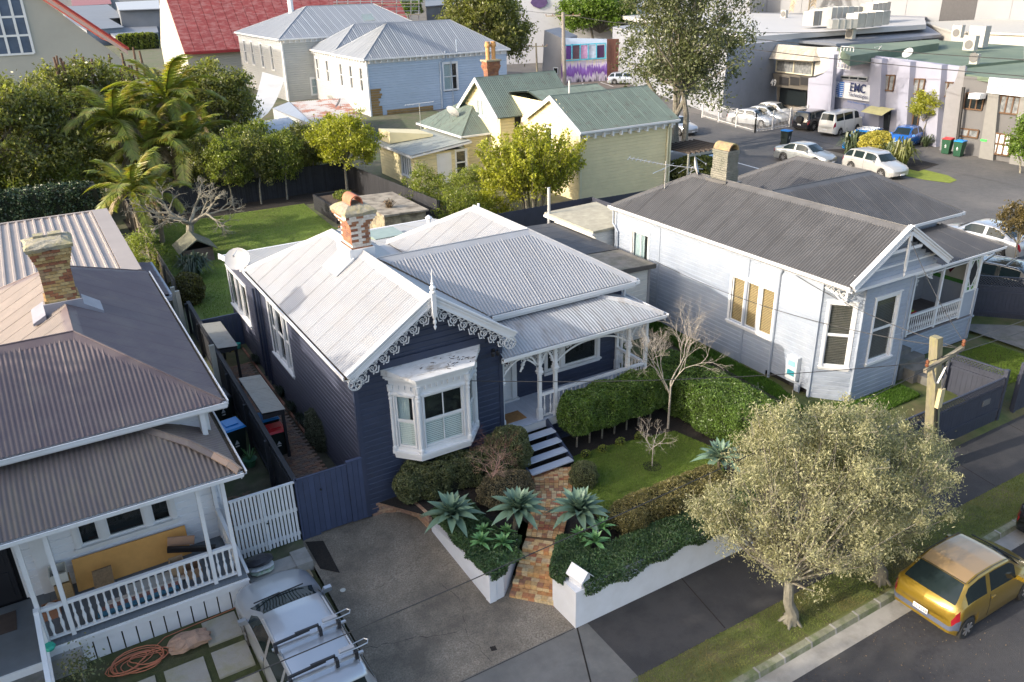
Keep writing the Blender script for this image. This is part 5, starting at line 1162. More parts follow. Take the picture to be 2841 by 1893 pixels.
q = MB().lathe((-1.78, 17.97, 1.1), [(.14, 0), (.17, .1), (.13, .2), (.05, .27)], 9); loose(q, 'cloth_bundle', mat('white_cloth', (.6, .58, .55), .9, .1), 'white cloth bundle sitting in the shallow reddish box', 'cloth', smooth=True)
loose(MB().bar((.85, 18.35, 1.5), (1.9, 18.0, 1.35), .1, .13), 'keyboard_case', BLACKP, 'long black case lying across the boxes at the right end', 'case')
loose(MB().bar((.9, 18.5, 1.62), (1.5, 18.4, 1.5), .03, .25), 'wooden_panel', mat('pinkish_wood', (.42, .25, .16), .7, .1), 'pinkish wooden panel above the long black case', 'board')
for i, (c, lb) in enumerate((((.06, .2, .3), 'blue'), ((.26, .12, .10), 'red'), ((.55, .5, .45), 'cream'))):
 loose(MB().bar((-.9+i*.12, 17.3+i*.12, 1.1+.03*i), (.85+i*.1, 17.35+i*.1, 1.1+.03*i), .12, .05), 'folded_banner', mat('banner_'+lb, c, .6, .08), 'long %s roll lying on the verandah boards behind the balusters' % lb, 'roll')
tag(MB().box(-.2, .8, 17.5, 17.9, 1.05, 1.2).build('folded_sheet', mat('grey_sheet', (.38, .38, .36), .9, .15), None), 'grey folded sheet on the floor in front of the orange board', 'sheet')
t = MB().lathe((-1.9, 16.75, 1.1), [(.1, 0), (.13, .07), (.1, .12)], 8); loose(t, 'toy_bowl', mat('teal_toy', (.02, .35, .25), .5, .05), 'teal toy bowl on the verandah edge by the stair rail', 'toy')
loose(MB().box(-3.6, -2.5, 17.9, 18.6, 1.035, 1.05), 'doormat', mat('dark_mat', (.06, .045, .04), .95, .2), 'dark worn doormat before the black front door at left', 'doormat')
loose(MB().lathe((-1.65, 18.885, 3.0), [(.14, -.005), (.14, .012), (.10, .02)], 14, axis='y'), 'wall_plaque', mat('bronze_plaque', (.10, .09, .06), .5, .1), 'small round dark plaque on the white wall left of the window', 'plaque')
# ---- left forecourt
PV = mat('garden_paver', (.34, .32, .28), .85, .1, 2, bump=.3, bscale=40, c2=(.26, .25, .12), dscale=1.3, damt=.6)
pvt = thing('paver_grid', 'square concrete pavers set in mossy joints beside the silver wagon', 'paving', (1, 15, .3))
for i,(xa,xb) in enumerate(((-3.0,-2.1),(-1.95,-1.1),(-.95,-.1),(.08,.93),(1.1,1.88),(2.06,2.9),(3.05,3.85))):
 for j in range(5):
  y1 = 16.75-j*1.06-(.0 if i > 3 else .12*(4-i)*0); y0 = y1-.84
  if i < 4 and j == 0: continue
  zz = .15+(y0-12.08)*.0287
  MB().box(xa+random.uniform(-.02, .02), xb, y0, y1, zz-.05, zz+.05+random.uniform(0, .008)).build('paver', PV, pvt)
cst = thing('concrete_step', 'mossy low concrete kerb step below the white slatted gate', 'step', (3.2, 17.4, .3))
MB().box(2.45, 3.95, 17.25, 17.75, .2, .55).build('step_block', MATS['concrete'], cst); MB().box(3.6, 4.02, 17.2, 17.85, .2, .58).build('step_block', MATS['concrete'], cst); MB().box(2.3, 3.9, 16.9, 17.24, .2, .36).build('step_block', mat('tan_concrete', (.26, .21, .14), .85, .2, 3), cst)
bg_ = MB();
def cushion(cx,cy,z,rx,ry,h,n=12,jit=.06):
 mb = MB(); K = 6
 for k in range(K+1):
  t = k/K; rr = math.sin(PI*max(.03,min(.97,t)))**.35
  for i in range(n):
   a = 2*PI*i/n; q = 1/max(abs(math.cos(a)),abs(math.sin(a)))**.7
   mb.v.append((cx+rx*rr*math.cos(a)*q*random.uniform(1-jit,1+jit),cy+ry*rr*math.sin(a)*q*random.uniform(1-jit,1+jit),z+h*t+random.uniform(-1,1)*jit*h*.3))
 for k in range(K):
  for i in range(n): mb.f.append((k*n+i,k*n+(i+1) % n,(k+1)*n+(i+1) % n,(k+1)*n+i)); mb.m.append(0)
 mb.f += [tuple(range(n))[::-1],tuple(range(K*n,K*n+n))]; mb.m += [0,0]
 return mb
loose(cushion(2.8, 17.5, .56, .30, .19, .12), 'compost_bag', mat('printed_bag', (.45, .5, .42), .5, .15, 6, c2=(.1, .3, .1), dscale=9, damt=.6), 'lower white printed garden bag at the bottom of the small stack', 'bag', 'garden bags on the concrete step')
loose(cushion(2.8, 17.5, .68, .30, .19, .12), 'compost_bag', mat('printed_bag2', (.5, .52, .53), .5, .15, 6), 'upper white printed bag between the black bag and lower bag', 'bag', 'garden bags on the concrete step')
loose(cushion(2.78, 17.52, .80, .33, .22, .2, jit=.12), 'black_bag', mat('black_film', (.02, .02, .025), .35, .2), 'crumpled black plastic bag on top of the garden bags', 'bag', 'garden bags on the concrete step')
sk = cushion(.75, 16.2, .28, .42, .26, .28, n=18, jit=.22); loose(sk, 'hessian_sack', mat('pink_brown_sack', (.37, .24, .17), .9, .15, 8, bump=1, bscale=14), 'crumpled pinkish brown sack lying on the concrete pavers', 'sack')
hp = []
for i in range(170):
 a = i*.33; r_ = .32+.12*math.sin(i*.21)+.05*math.sin(i*.77); hp.append((-.35+r_*math.cos(a)*1.4+.15*math.sin(i*.1),16.25+r_*math.sin(a)*.8,.30+.0006*i+.01*math.sin(i)))
hp += [(.3,16.75,.3),(1.0,16.8,.3),(1.9,16.85,.3),(2.2,17.1,.35),(2.42,17.4,.5)]
loose(MB().tube(hp, .012, 5), 'garden_hose', mat('orange_hose', (.48, .16, .08), .5, .08), 'coiled orange garden hose on the pavers beside the verandah', 'hose')
# white slatted gate,navy gate fence
WG = thing('slatted_gate', 'white slatted gate of narrow upright battens between the verandah and navy fence', 'gate', (3.2, 18.35, .5))
n = 17
for i in range(n):
 x = 2.46+i*(1.62/n); MB().box(x, x+.062, 18.31, 18.335, .52, 2.26).build('batten', WHITE, WG)
MB().box(2.46, 4.08, 18.336, 18.38, 1.4, 1.5).box(2.46, 4.08, 18.336, 18.38, .65, .75).box(2.44, 4.1, 18.30, 18.38, 2.262, 2.30).box(3.2, 3.23, 18.28, 18.30, .5, 2.26).each('rail', WHITE, WG)
MB().tube([(3.25, 18.29, 1.35), (3.3, 18.25, 1.35)], .02, 6).build('latch', BLACKP, WG)
NG = thing('board_gate', 'navy painted board gate and fence closing the side path of the villa', 'gate', (5, 18.3, .5))
for i in range(12):
 x0 = 4.16+i*.15; up_ = .06 if i >= 9 else 0
 MB().box(x0, x0+.142, 18.29-up_*.6, 18.315, .47 if i < 3 else .52, 2.32+up_*1.3).build('gate_board', NAVYF, NG)
MB().box(4.12, 5.5, 18.28, 18.34, 2.325, 2.36).box(5.5, 5.95, 18.24, 18.34, 2.405, 2.44).box(4.1, 4.15, 18.28, 18.36, .45, 2.36).each('gate_cap', NAVYF, NG)
MB().tube([(4.75, 18.29, 1.85), (4.75, 18.26, 1.85)], .03, 8).build('latch', BLACKP, NG)
BF = thing('boundary_fence', 'long black stained paling fence between the brown roofed house and navy villa', 'fence', (4.2, 30, .6))
fence(BF,(4.13,18.4),(4.42,33.5),.55,2.28,BLACKF,pw=.15,post=2.4,zb=.8,zt=2.3,side=1)
MB().bar((4.13, 18.4, 2.31), (4.42, 33.5, 2.33), .13, .04).build('fence_cap', BLACKF, BF)
fence(BF, (4.45, 36.5), (4.7, 53.8), .8, 2.4, mat('grey_paling', (.14, .12, .095), .85, .2, 4, island=.2), pw=.15, post=2.4)
for (y, z1) in ((33.0, 3.0), (34.2, 2.8), (27.0, 2.9)): MB().box(3.95, 4.12, y, y+.12, .6, z1).build('tall_post', mat('pale_post', (.45, .44, .38), .8, .15), BF)
CF = thing('cross_fence', 'short navy board fence crossing the brick side path beside the back lawn', 'fence', (5.2, 31.4, .8))
fence(CF, (4.45, 31.4), (5.95, 31.4), .8, 2.15, NAVYF, post=1.5); MB().box(4.45, 5.95, 31.38, 31.46, 2.16, 2.2).build('fence_cap', NAVYF, CF)
# brick side path
SPB = multi('side_path_brick', [(.22, .14, .10), (.19, .12, .09), (.26, .17, .115), (.20, .15, .12), (.24, .135, .09), (.16, .12, .10)], bump=.5)
sheet('side_path', [(4.2, 18.45, .74), (6.0, 18.45, .74), (6.0, 31.4, .77), (4.3, 31.4, .77)], mat('path_joint_moss', (.05, .05, .035), .95, .3, 6))
spt = thing('brick_side_path', 'reddish brown brick path running along the navy side wall', 'path', (5.4, 24, .76))
meshes = []
for i in range(6):
 mm = MB().box(-.112, .112, -.054, .054, 0, .05+.004*(i % 3)).mesh('path_brick'); mm.materials.append(SPB); meshes.append(mm)
def laid(parent, x, y, z, rz, mesh=None, name='brick'):
 o = link(name,mesh or random.choice(meshes),None); o.parent = parent
 m = WM.get(parent.name); o.matrix_parent_inverse = m.inverted() if m is not None else Matrix()
 o.location = (x,y,z); o.rotation_euler = (random.gauss(0,.01),random.gauss(0,.01),rz+random.gauss(0,.015)); return o
cnt = 0; joined = MB()
y = 18.75; row = 0
while y < 31.2:
 x0 = 4.55 if row % 2 else 4.66
 for i in range(5):
  x = x0+i*.232
  zz = .725+.03*(y-18.45)/13
  if cnt < 290: laid(spt,x,y,zz,0)
  else:
   a,b,c_,d_ = x-.112,x+.112,y-.054,y+.054; joined.box(a,b,c_,d_,zz,zz+.052+random.uniform(0,.006))
  cnt += 1
 y += .118; row += 1
joined.build('bricks', SPB, spt, kind='stuff')
RE = multi('red_edging_brick', [(.30, .13, .08), (.26, .11, .07), (.33, .16, .1)])
for i in range(40): MB().box(5.74, 5.81, 22.2+i*.222, 22.2+i*.222+.212, .74, .86).build('edging_brick', RE, spt)
# bin shelters
PLS = mat('weathered_corrugated_plastic', (.34, .34, .31), .5, .1, 3, c2=(.2, .2, .17), dscale=3, damt=.5)
for (y0, y1, zz, lb) in ((27.75, 30.45, 2.38, 'farther of two grey corrugated bin shelters beside the brick path'), (22.05, 24.85, 2.45, 'nearer of two grey corrugated bin shelters standing over the blue lidded bin')):
 s = thing('bin_shelter', lb, 'shelter', (4.7, (y0+y1)/2, .75), 'bin shelters along the side path')
 r_ = MB().box(4.34, 4.98, y0, y1, zz-.05, zz-.03).build('roof', BLACKF, s); corrugated(r_, [(4.33, y0, zz+.03), (5.02, y0, zz-.03), (5.02, y1, zz-.03), (4.33, y1, zz+.03)], PLS, amp=.012)
 for yy in (y0+.05, y1-.1): MB().box(4.9, 4.98, yy, yy+.08, .75, zz-.05).build('post', BLACKF, s)
 MB().box(4.33, 4.98, y0, y0+.04, zz-.16, zz-.05).box(4.94, 4.98, y0+.04, y1, zz-.14, zz-.05).each('beam', BLACKF, s)
# wheelie bins
def bin_(x,y,z,rz,lid,label,s=1.0,body=None,sticker=None):
 t = thing('wheelie_bin', label, 'bin', (x, y, z))
 w1,w2,h = .22*s,.28*s,.95*s
 def lv(*a): return tuple(a)
 b = MB().hexa([(-w1,-w1,.04),(w1,-w1,.04),(w1,w1,.04),(-w1,w1,.04),(-w2,-w2-.03,h),(w2,-w2-.03,h),(w2,w2,h),(-w2,w2,h)]).box(-w2-.02,w2+.02,-w2-.05,w2+.02,h,h+.035)
 l = MB().hexa([(-w2-.025,-w2-.08,h+.036),(w2+.025,-w2-.08,h+.036),(w2+.025,w2+.05,h+.036),(-w2-.025,w2+.05,h+.036),(-w2+.02,-w2-.03,h+.09),(w2-.02,-w2-.03,h+.09),(w2-.02,w2,h+.11),(-w2+.02,w2,h+.11)]).box(-w2*.6,w2*.6,-w2*.5,w2*.6,h+.10,h+.125)
 for o, m_, nm in ((b, body or mat('bin_body_green_black', (.012, .022, .02), .45, .1), 'body'), (l, mat('lid_'+lid, {'blue': (.01, .22, .60), 'red': (.55, .02, .03), 'black': (.02, .02, .025)}[lid], .35, .06), 'lid')):
  o.v = [(x+p[0]*math.cos(rz)-p[1]*math.sin(rz),y+p[0]*math.sin(rz)+p[1]*math.cos(rz),z+p[2]) for p in o.v]; o.build(nm,m_,t)
 for sx in (-1,1):
  cx_,cy_ = x+sx*.2*s*math.cos(rz)-.24*s*math.sin(rz),y+sx*.2*s*math.sin(rz)+.24*s*math.cos(rz)
  MB().lathe((cx_, cy_, z+.1), [(.1, -.025), (.1, .025)], 10, axis='x').build('wheel', RUBBER, t)
 hx = MB().tube([(x-(.2*math.cos(rz))-(w2+.08)*math.sin(rz)*1, y-.2*math.sin(rz)+(w2+.08)*math.cos(rz), z+h), (x+.2*math.cos(rz)-(w2+.08)*math.sin(rz), y+.2*math.sin(rz)+(w2+.08)*math.cos(rz), z+h)], .02, 6); hx.build('handle', BLACKP, t)
 q = MB(); F = frame((x,y,z),(math.cos(rz),math.sin(rz),0),(math.sin(rz),-math.cos(rz),0)); d = w1+(w2+.03-w1)*.62+.012
 q.prism([F(-.07,d,.52*s),F(.07,d,.52*s),F(0,d+.018,.66*s)],(F(0,.004,0)-F(0,0,0))).fbox(F,-.06,.06,d-.02,d+.0,.44*s,.47*s)
 q.build('printed_mark', WHITE, t)
 return t
bin_(3.62, 23.5, .5, .15, 'blue', 'large blue lidded wheelie bin beside the brown verandah roof', 1.15)
bin_(3.75, 25.8, .5, .1, 'black', 'dark green wheelie bin with yellow sticker and clear lid near the brown gutter', 1.15)
bin_(4.72, 23.3, .76, 0, 'blue', 'blue lidded bin standing under the nearer bin shelter', .95); bin_(4.72, 22.5, .76, 0, 'red', 'red lidded bin under the front edge of the nearer shelter', .9)
pot = thing('flower_pot', 'green rimmed pot with a spiky seedling beside the black fence', 'pot', (3.85, 22.6, .55))
MB().lathe((3.85, 22.6, .55), [(.12, 0), (.2, .25), (.22, .27), (.18, .26)], 14).build('pot', mat('green_pot', (.05, .16, .08), .5, .1), pot)
q = MB()
for i in range(12): a = i*.52; q.bar((3.85,22.6,.8),(3.85+.2*math.cos(a),22.6+.2*math.sin(a),1.0+.1*(i % 3)),.025,.008)
q.build('leaves', LEAF['young'], pot, kind='stuff')
# herringbone bricks behind the white gate
hb = thing('herringbone_path', 'mossy herringbone brick path behind the white slatted gate', 'path', (3.2, 20, .5))
HB = multi('mossy_brick', [(.16, .11, .06), (.13, .10, .05), (.19, .12, .07), (.10, .10, .04)])
sheet('herringbone_base', [(2.45, 18.45, .505), (3.6, 18.45, .505), (3.6, 24.5, .515), (2.45, 24.5, .515)], MATS['path_joint_moss'])
hm = MB().box(-.112, .112, -.054, .054, 0, .03).mesh('brick'); hm.materials.append(HB)
for j in range(22):
 for i in range(9):
  x = 2.55+i*.13; y = 18.6+j*.26+(i % 2)*.13
  if x < 3.55: laid(hb,x,y,.50,PI/4 if (i+j) % 2 else -PI/4,hm)
bp0 = oz(222, 1850, .9); tb_ = thing('leafy_plant', 'small leafy shrub on a bare stem by the foot of the verandah stairs', 'plant', (bp0.x, bp0.y, .2)); MB().tube([(bp0.x, bp0.y, .15), (bp0.x, bp0.y, .9)], .02, 5).build('stem', BARK, tb_); pp_ = np.array([bp0.x, bp0.y, .95])+rng.normal(size=(420, 3))*np.array([.2, .2, .2]); leaves('foliage', pp_, .075, LEAF['hedge2'], tb_, aspect=2)
# side wall plants and toys
def strappy(name, x, y, z, r, h, n, m, label, cat='plant', group=None, w=.03, droop=.5):
 t = thing(name,label,cat,(x,y,z),group); q = MB()
 for i in range(n):
  a = random.uniform(0,2*PI); rr = r*random.uniform(.35,1.1); hh_ = h*random.uniform(.6,1.1)*(1.1-.4*rr/r); d = Vector((math.cos(a),math.sin(a),0)); s = Vector((-d.y,d.x,0))*w/2
  b = Vector((x+random.gauss(0,r*.12),y+random.gauss(0,r*.12),z)); P = [b,b+d*rr*.3+Vector((0,0,hh_*.6)),b+d*rr*.7+Vector((0,0,hh_)),b+d*rr*1.05+Vector((0,0,hh_*(1-droop*random.uniform(.3,1))))]
  ws = [.8,1,.75,.05]; o = len(q.v)
  for p,k in zip(P,ws): q.v += [tuple(p-s*k),tuple(p+s*k)]
  for k in range(3): q.f.append((o+2*k,o+2*k+1,o+2*k+3,o+2*k+2)); q.m.append(0)
 q.build('blades', m, t, kind='stuff'); return t
MG = mat('mondo_grass', (.02, .035, .02), .5, .2, 3, island=.5, trans=.15)
for i,y in enumerate((29.4,26.2,24.9,23.9)):
 strappy('grass_clump', 5.92, y, .8, .38, .4, 260, MG, 'dark strappy clump against the navy side wall, number %s from the gate' % ['fourth', 'third', 'second', 'first'][i] if False else ['dark strappy clump farthest along the navy side wall', 'dark strappy clump below the navy wall between two other clumps', 'dark strappy clump by the path opposite the nearer shelter', 'dark strappy clump just behind the rounded bush by the wall'][i], 'grass clump', 'dark clumps along the navy side wall', w=.018)
tb = thing('toy_truck', 'yellow toy truck left at the far end of the brick path', 'toy', (5.35, 31.0, .8)); MB().box(5.2, 5.5, 30.9, 31.05, .86, 1.0).build('body', mat('toy_yellow', (.6, .42, .02), .4, .05), tb)
MB().lathe((5.25, 30.9, .85), [(.05, -.02), (.05, .02)], 8, axis='y').lathe((5.45, 30.9, .85), [(.05, -.02), (.05, .02)], 8, axis='y').each('wheel', RUBBER, tb)
loose(MB().lathe((5.62, 31.1, .8), [(.08, 0), (.12, .26), (.1, .25)], 12), 'toy_bucket', mat('turquoise', (.05, .40, .35), .4, .05), 'turquoise toy bucket beside the yellow truck on the brick path', 'bucket')
# ======================= FRONT GARDEN =======================
RW = mat('white_rendered_wall', (.66, .68, .72), .6, .05, 2, bump=.15, bscale=50, c2=(.5, .5, .5), dscale=1.2, damt=.25)
def wallpath(parent, pts, zb, zt, th, m, name='wall_section', cap=.0):
 """wall sections with slanting base and top along a plan path (outer face on the path, thickness to the left)"""
 for i in range(len(pts)-1):
  a = Vector((*pts[i],0)); b = Vector((*pts[i+1],0)); d = (b-a).normalized(); l = Vector((-d.y,d.x,0))*th
  p = [a,b,b+l,a+l]; z0 = [zb[i],zb[i+1],zb[i+1],zb[i]]; z1 = [zt[i],zt[i+1],zt[i+1],zt[i]]
  MB().hexa([q+Vector((0,0,z)) for q,z in zip(p,z0)]+[q+Vector((0,0,z)) for q,z in zip(p,z1)]).build(name,m,parent)
WLf = thing('retaining_wall', 'white rendered retaining wall on the driveway side of the brick path', 'wall', (7.3, 14, .2))
wallpath(WLf,[(7.22,16.9),(7.25,13.74)],[.30,.1],[.60,1.05],.18,RW)
wallpath(WLf,[(7.25,13.74),(7.66,13.78),(8.62,14.62)],[.05,.05,.6],[1.05,1.05,1.12],.18,RW)
WRf = thing('retaining_wall', 'long white rendered front wall along the dark footpath with letterbox', 'wall', (14, 12.05, .15))
wallpath(WRf,[(8.57,12.04),(19.75,12.04)],[.0,.0],[1.2,1.2],.2,RW)
wallpath(WRf,[(9.38,13.86),(8.53,12.95),(8.57,12.04)],[.5,.1,.0],[1.22,1.21,1.2],.18,RW)
# low brick edge under the shrub hedge
LB = thing('brick_edging_wall', 'low curved wall of pale orange bricks below the shrub hedge at the driveway', 'wall', (6.8, 17.9, .4))
PB = multi('pale_orange_brick', [(.42, .25, .15), (.36, .21, .13), (.46, .30, .19), (.33, .20, .14), (.40, .27, .19)])
P0 = [(6.08,18.32),(6.45,18.3),(6.85,18.1),(7.15,17.65),(7.22,16.95)]
MB().prism([(6.1, 18.36, .4), (6.48, 18.36, .4), (6.9, 18.15, .4), (7.22, 17.68, .4), (7.29, 16.95, .4), (7.8, 16.95, .4), (8.0, 18.28, .4), (6.15, 18.38, .4)], (0, 0, .45)).build('bed_soil', SOIL, LB)
for c in range(6):
 for i in range(len(P0)-1):
  a = Vector((*P0[i],0)); b = Vector((*P0[i+1],0)); L = (b-a).length; d = (b-a)/L; k = max(1,round(L/.22)); F = frame(a,d,(d.y,-d.x,0))
  for j in range(k):
   s0 = j*L/k+.006+(c % 2)*.1*(j > 0); s1 = (j+1)*L/k-.006+(c % 2)*.1*(j < k-1)
   MB().fbox(F, s0, s1, -.06, .035+random.uniform(0, .005), .36+c*.083, .36+c*.083+.073).build('brick', PB, LB)
# brick path with steps
BP = thing('brick_path', 'orange brick garden path with rounded steps down to the driveway', 'path', (9.5, 15, .9))
CBK = multi('orange_path_brick', [(.52, .31, .14), (.47, .24, .10), (.58, .40, .20), (.42, .19, .09), (.52, .36, .17), (.38, .13, .07), (.56, .43, .26), (.49, .29, .12), (.33, .17, .10), (.62, .48, .27)], bump=.5)
cl = [(11.12,17.02,.66,.93),(10.85,16.5,.62,.935),(10.35,15.75,.54,.94),(9.8,15.05,.50,.95),(9.25,14.42,.47,.955)]
base = MB(); bl_ = []
def seg_pts():
 out = []
 for i in range(len(cl)-1):
  a,b = cl[i],cl[i+1]; n = 10
  for k in range(n): f = k/n; out.append(tuple(a[j]+(b[j]-a[j])*f for j in range(4)))
 out.append(cl[-1]); return out
SP = seg_pts(); L_,R_ = [],[]
for i,p in enumerate(SP):
 q = SP[min(i+1,len(SP)-1)]; o = SP[max(i-1,0)]; d = Vector((q[0]-o[0],q[1]-o[1],0)).normalized(); s = Vector((-d.y,d.x,0))
 c = Vector((p[0],p[1],p[3])); L_.append(c-s*p[2]); R_.append(c+s*p[2])
mb = MB()
for i in range(len(SP)-1): mb.quad(L_[i],R_[i],R_[i+1],L_[i+1])
mb.build('mortar_bed', mat('path_mortar', (.16, .11, .07), .95, .2, 10), BP)
cnt = 0; jb = MB()
dist = 0; last = None; rowi = 0; acc = 0
total = sum((Vector(SP[i+1][:2])-Vector(SP[i][:2])).length for i in range(len(SP)-1))
rows = int(total/.118)
def at_path(t):
 x = t*(len(SP)-1); i = min(int(x),len(SP)-2); f = x-i; return L_[i].lerp(L_[i+1],f),R_[i].lerp(R_[i+1],f)
for r_ in range(rows):
 a,b = at_path((r_+.5)/rows); W_ = (b-a).length; d = (b-a)/W_; nrm = Vector((-d.y,d.x,0)); k = max(4,round(W_/.135))
 off = random.uniform(-.02,.02)
 for j in range(k):
  s0 = j*W_/k+.006; s1 = (j+1)*W_/k-.006; F = frame((a.x,a.y,0),d,nrm); z0 = a.z-.04; zt = a.z+.018+random.uniform(0,.008)
  mm = MB().fbox(F,s0,s1,-.053,.053,z0,zt)
  if cnt < 190: mm.build('brick', CBK, BP)
  else: jb.fbox(F,s0,s1,-.053,.053,z0,zt)
  cnt += 1
if jb.v: jb.build('bricks', CBK, BP, kind='stuff')
# five brick steps
pd = Vector((-.71,-.70,0)).normalized(); ps = Vector((-pd.y,pd.x,0))
cstep = Vector((9.10,14.24,0))
stp = MB()
for i in range(6):
 zt = .93-.15*i; o0 = cstep+pd*(.27*i); wdt = .48+.018*i
 F = frame(o0,ps,pd)   # s across,d forward
 stb = MB().fbox(F, -wdt, wdt, -.12-.25*(i == 0), .25, zt-.5, zt-.055).build('step', MATS['path_mortar'], BP)
 k = 7
 for j in range(k):     # nosing: bricks on edge
  s0 = -wdt+2*wdt*j/k; s1 = s0+2*wdt/k-.008
  MB().fbox(F, s0, s1, .13, .262+random.uniform(0, .008), zt-.05, zt+random.uniform(0, .006)).build('brick', CBK, stb)
  MB().fbox(F, s0, s1, .20, .258, zt-.145, zt-.055).build('brick', CBK, stb)
 for r2 in range(2):
  for j in range(4+r2):
   s0 = -wdt+2*wdt*j/(4+r2); s1 = s0+2*wdt/(4+r2)-.01; MB().fbox(F, s0, s1, -.12+r2*.125, -.005+r2*.125, zt-.05, zt+random.uniform(-.004, .004)).build('brick', CBK, stb)
# letterbox
LBX = thing('letterbox', 'white gable roofed letterbox numbered 19 set on the front wall corner', 'letterbox', (8.85, 12.3, 1.2))
rot = math.radians(10)
def rl(p): return (8.85+p[0]*math.cos(rot)-p[1]*math.sin(rot),12.3+p[0]*math.sin(rot)+p[1]*math.cos(rot),p[2])
MB().hexa([rl(p) for p in [(-.14, -.2, 1.19), (.14, -.2, 1.19), (.14, .2, 1.19), (-.14, .2, 1.19), (-.14, -.2, 1.45), (.14, -.2, 1.45), (.14, .2, 1.45), (-.14, .2, 1.45)]]).add([rl(p) for p in [(-.14, -.2, 1.45), (.14, -.2, 1.45), (0, -.2, 1.6), (-.14, .2, 1.45), (.14, .2, 1.45), (0, .2, 1.6)]], [(0, 1, 2), (5, 4, 3)]).build('box', RW, LBX)
for s in (-1, 1): MB().hexa([rl(p) for p in [(s*.2, -.27, 1.40), (0, -.27, 1.61), (0, .25, 1.61), (s*.2, .25, 1.40), (s*.2, -.27, 1.42), (0, -.27, 1.635), (0, .25, 1.635), (s*.2, .25, 1.42)]]).build('roof_panel', WHITE, LBX)
FLX = frame(rl((0,-.2,0)),(math.cos(rot),math.sin(rot),0),(math.sin(rot),-math.cos(rot),0))
text('19', .11, FLX, 0, .002, 1.27, BLACKP, 'number', LBX)
# agaves: every leaf an object
def agave_leaf(L,W,curl,m):
 q = MB(); K = 7
 for k in range(K+1):
  t = k/K; w_ = W*(.42+1.1*t if t < .42 else (.88)*(1-((t-.42)/.58)**1.8))*1.1; w_ = max(w_,.004)
  x = L*t; z = curl*L*(t*.55-1.0*t*t*.75); fold = w_*.30*(1-t*.6)
  q.v += [(x,-w_/2,z+fold),(x,0,z),(x,w_/2,z+fold)]
 for k in range(K):
  for s in (0,1): q.f.append((3*k+s,3*k+s+1,3*k+4+s,3*k+3+s)); q.m.append(0)
 me = q.mesh('leaf'); me.materials.append(m); me.polygons.foreach_set('use_smooth', [True]*len(me.polygons)); return me
AGM = MATS['agave_leaf']
def agave(x, y, z, R, n, label, m=None, trunk=.0, tilt=(0, 0), name='agave_plant', group='blue grey agaves in the front beds'):
 t = thing(name, label, 'agave', (x, y, z-trunk), group); m = m or LEAF['agave']
 if trunk:
  MB().tube([(x+tilt[0]*2, y+tilt[1]*2, z-trunk-.1), (x+tilt[0], y+tilt[1], z-trunk*.5), (x, y, z+.02)], [.06, .055, .07], 8).build('stem', mat('agave_stem', (.09, .075, .05), .9, .3, 12, bump=.6), t)
 ms = [agave_leaf(R*1.2,R*.36,c,m) for c in (.25,.45,.65)]
 for i in range(n):
  f = i/n; el = math.radians(8+82*f**.8); a = i*2.39996+random.gauss(0,.06)
  o = link('leaf', ms[0 if f > .6 else 1 if f > .3 else 2], None); o.parent = t; o.matrix_parent_inverse = WM[t.name].inverted()
  sc_ = (1.02-.42*f)*random.uniform(.9,1.06)
  o.matrix_basis = Matrix.Translation((x, y, z+.10*f)) @ Matrix.Rotation(a, 4, 'Z') @ Matrix.Rotation(-(el-.25), 4, 'Y') @ Matrix.Rotation(random.gauss(0, .12), 4, 'X') @ Matrix.Diagonal((sc_, sc_, sc_, 1))
 return t
agave(7.35, 15.85, 1.42, .74, 40, 'large agave overhanging the left white wall near the orange brick edging', trunk=.45)
agave(8.85, 15.02, 1.52, .72, 48, 'large agave on a leaning stem just left of the brick path', trunk=.65, tilt=(-.22, -.15))
agave(10.12, 14.12, 1.50, .74, 48, 'large agave on a stem right of the brick path near the lawn', trunk=.6, tilt=(.1, -.1))
agave(14.95, 14.1, 1.45, .66, 36, 'agave partly hidden behind the olive branches beside the tall hedge', trunk=.4)
for i, (x, y, z, R, lb) in enumerate(((7.62, 14.78, 1.18, .34, 'small bright green agave nearest the left wall corner'), (8.05, 14.42, 1.2, .32, 'small green agave below the leaning agave stem'), (9.92, 13.15, 1.3, .36, 'small green agave right of the steps near the letterbox'), (9.75, 13.6, 1.25, .30, 'small green agave tucked behind another right of the steps'), (10.35, 13.45, 1.35, .33, 'small pale agave beside the bronze hedge corner'), (7.9, 15.2, 1.1, .30, 'small dark green agave between the two large left agaves'), (8.4, 14.85, 1.1, .28, 'small green agave close to the white return wall'))):
 agave(x, y, z, R, 18, lb, m=LEAF['young'], group='small young agaves')
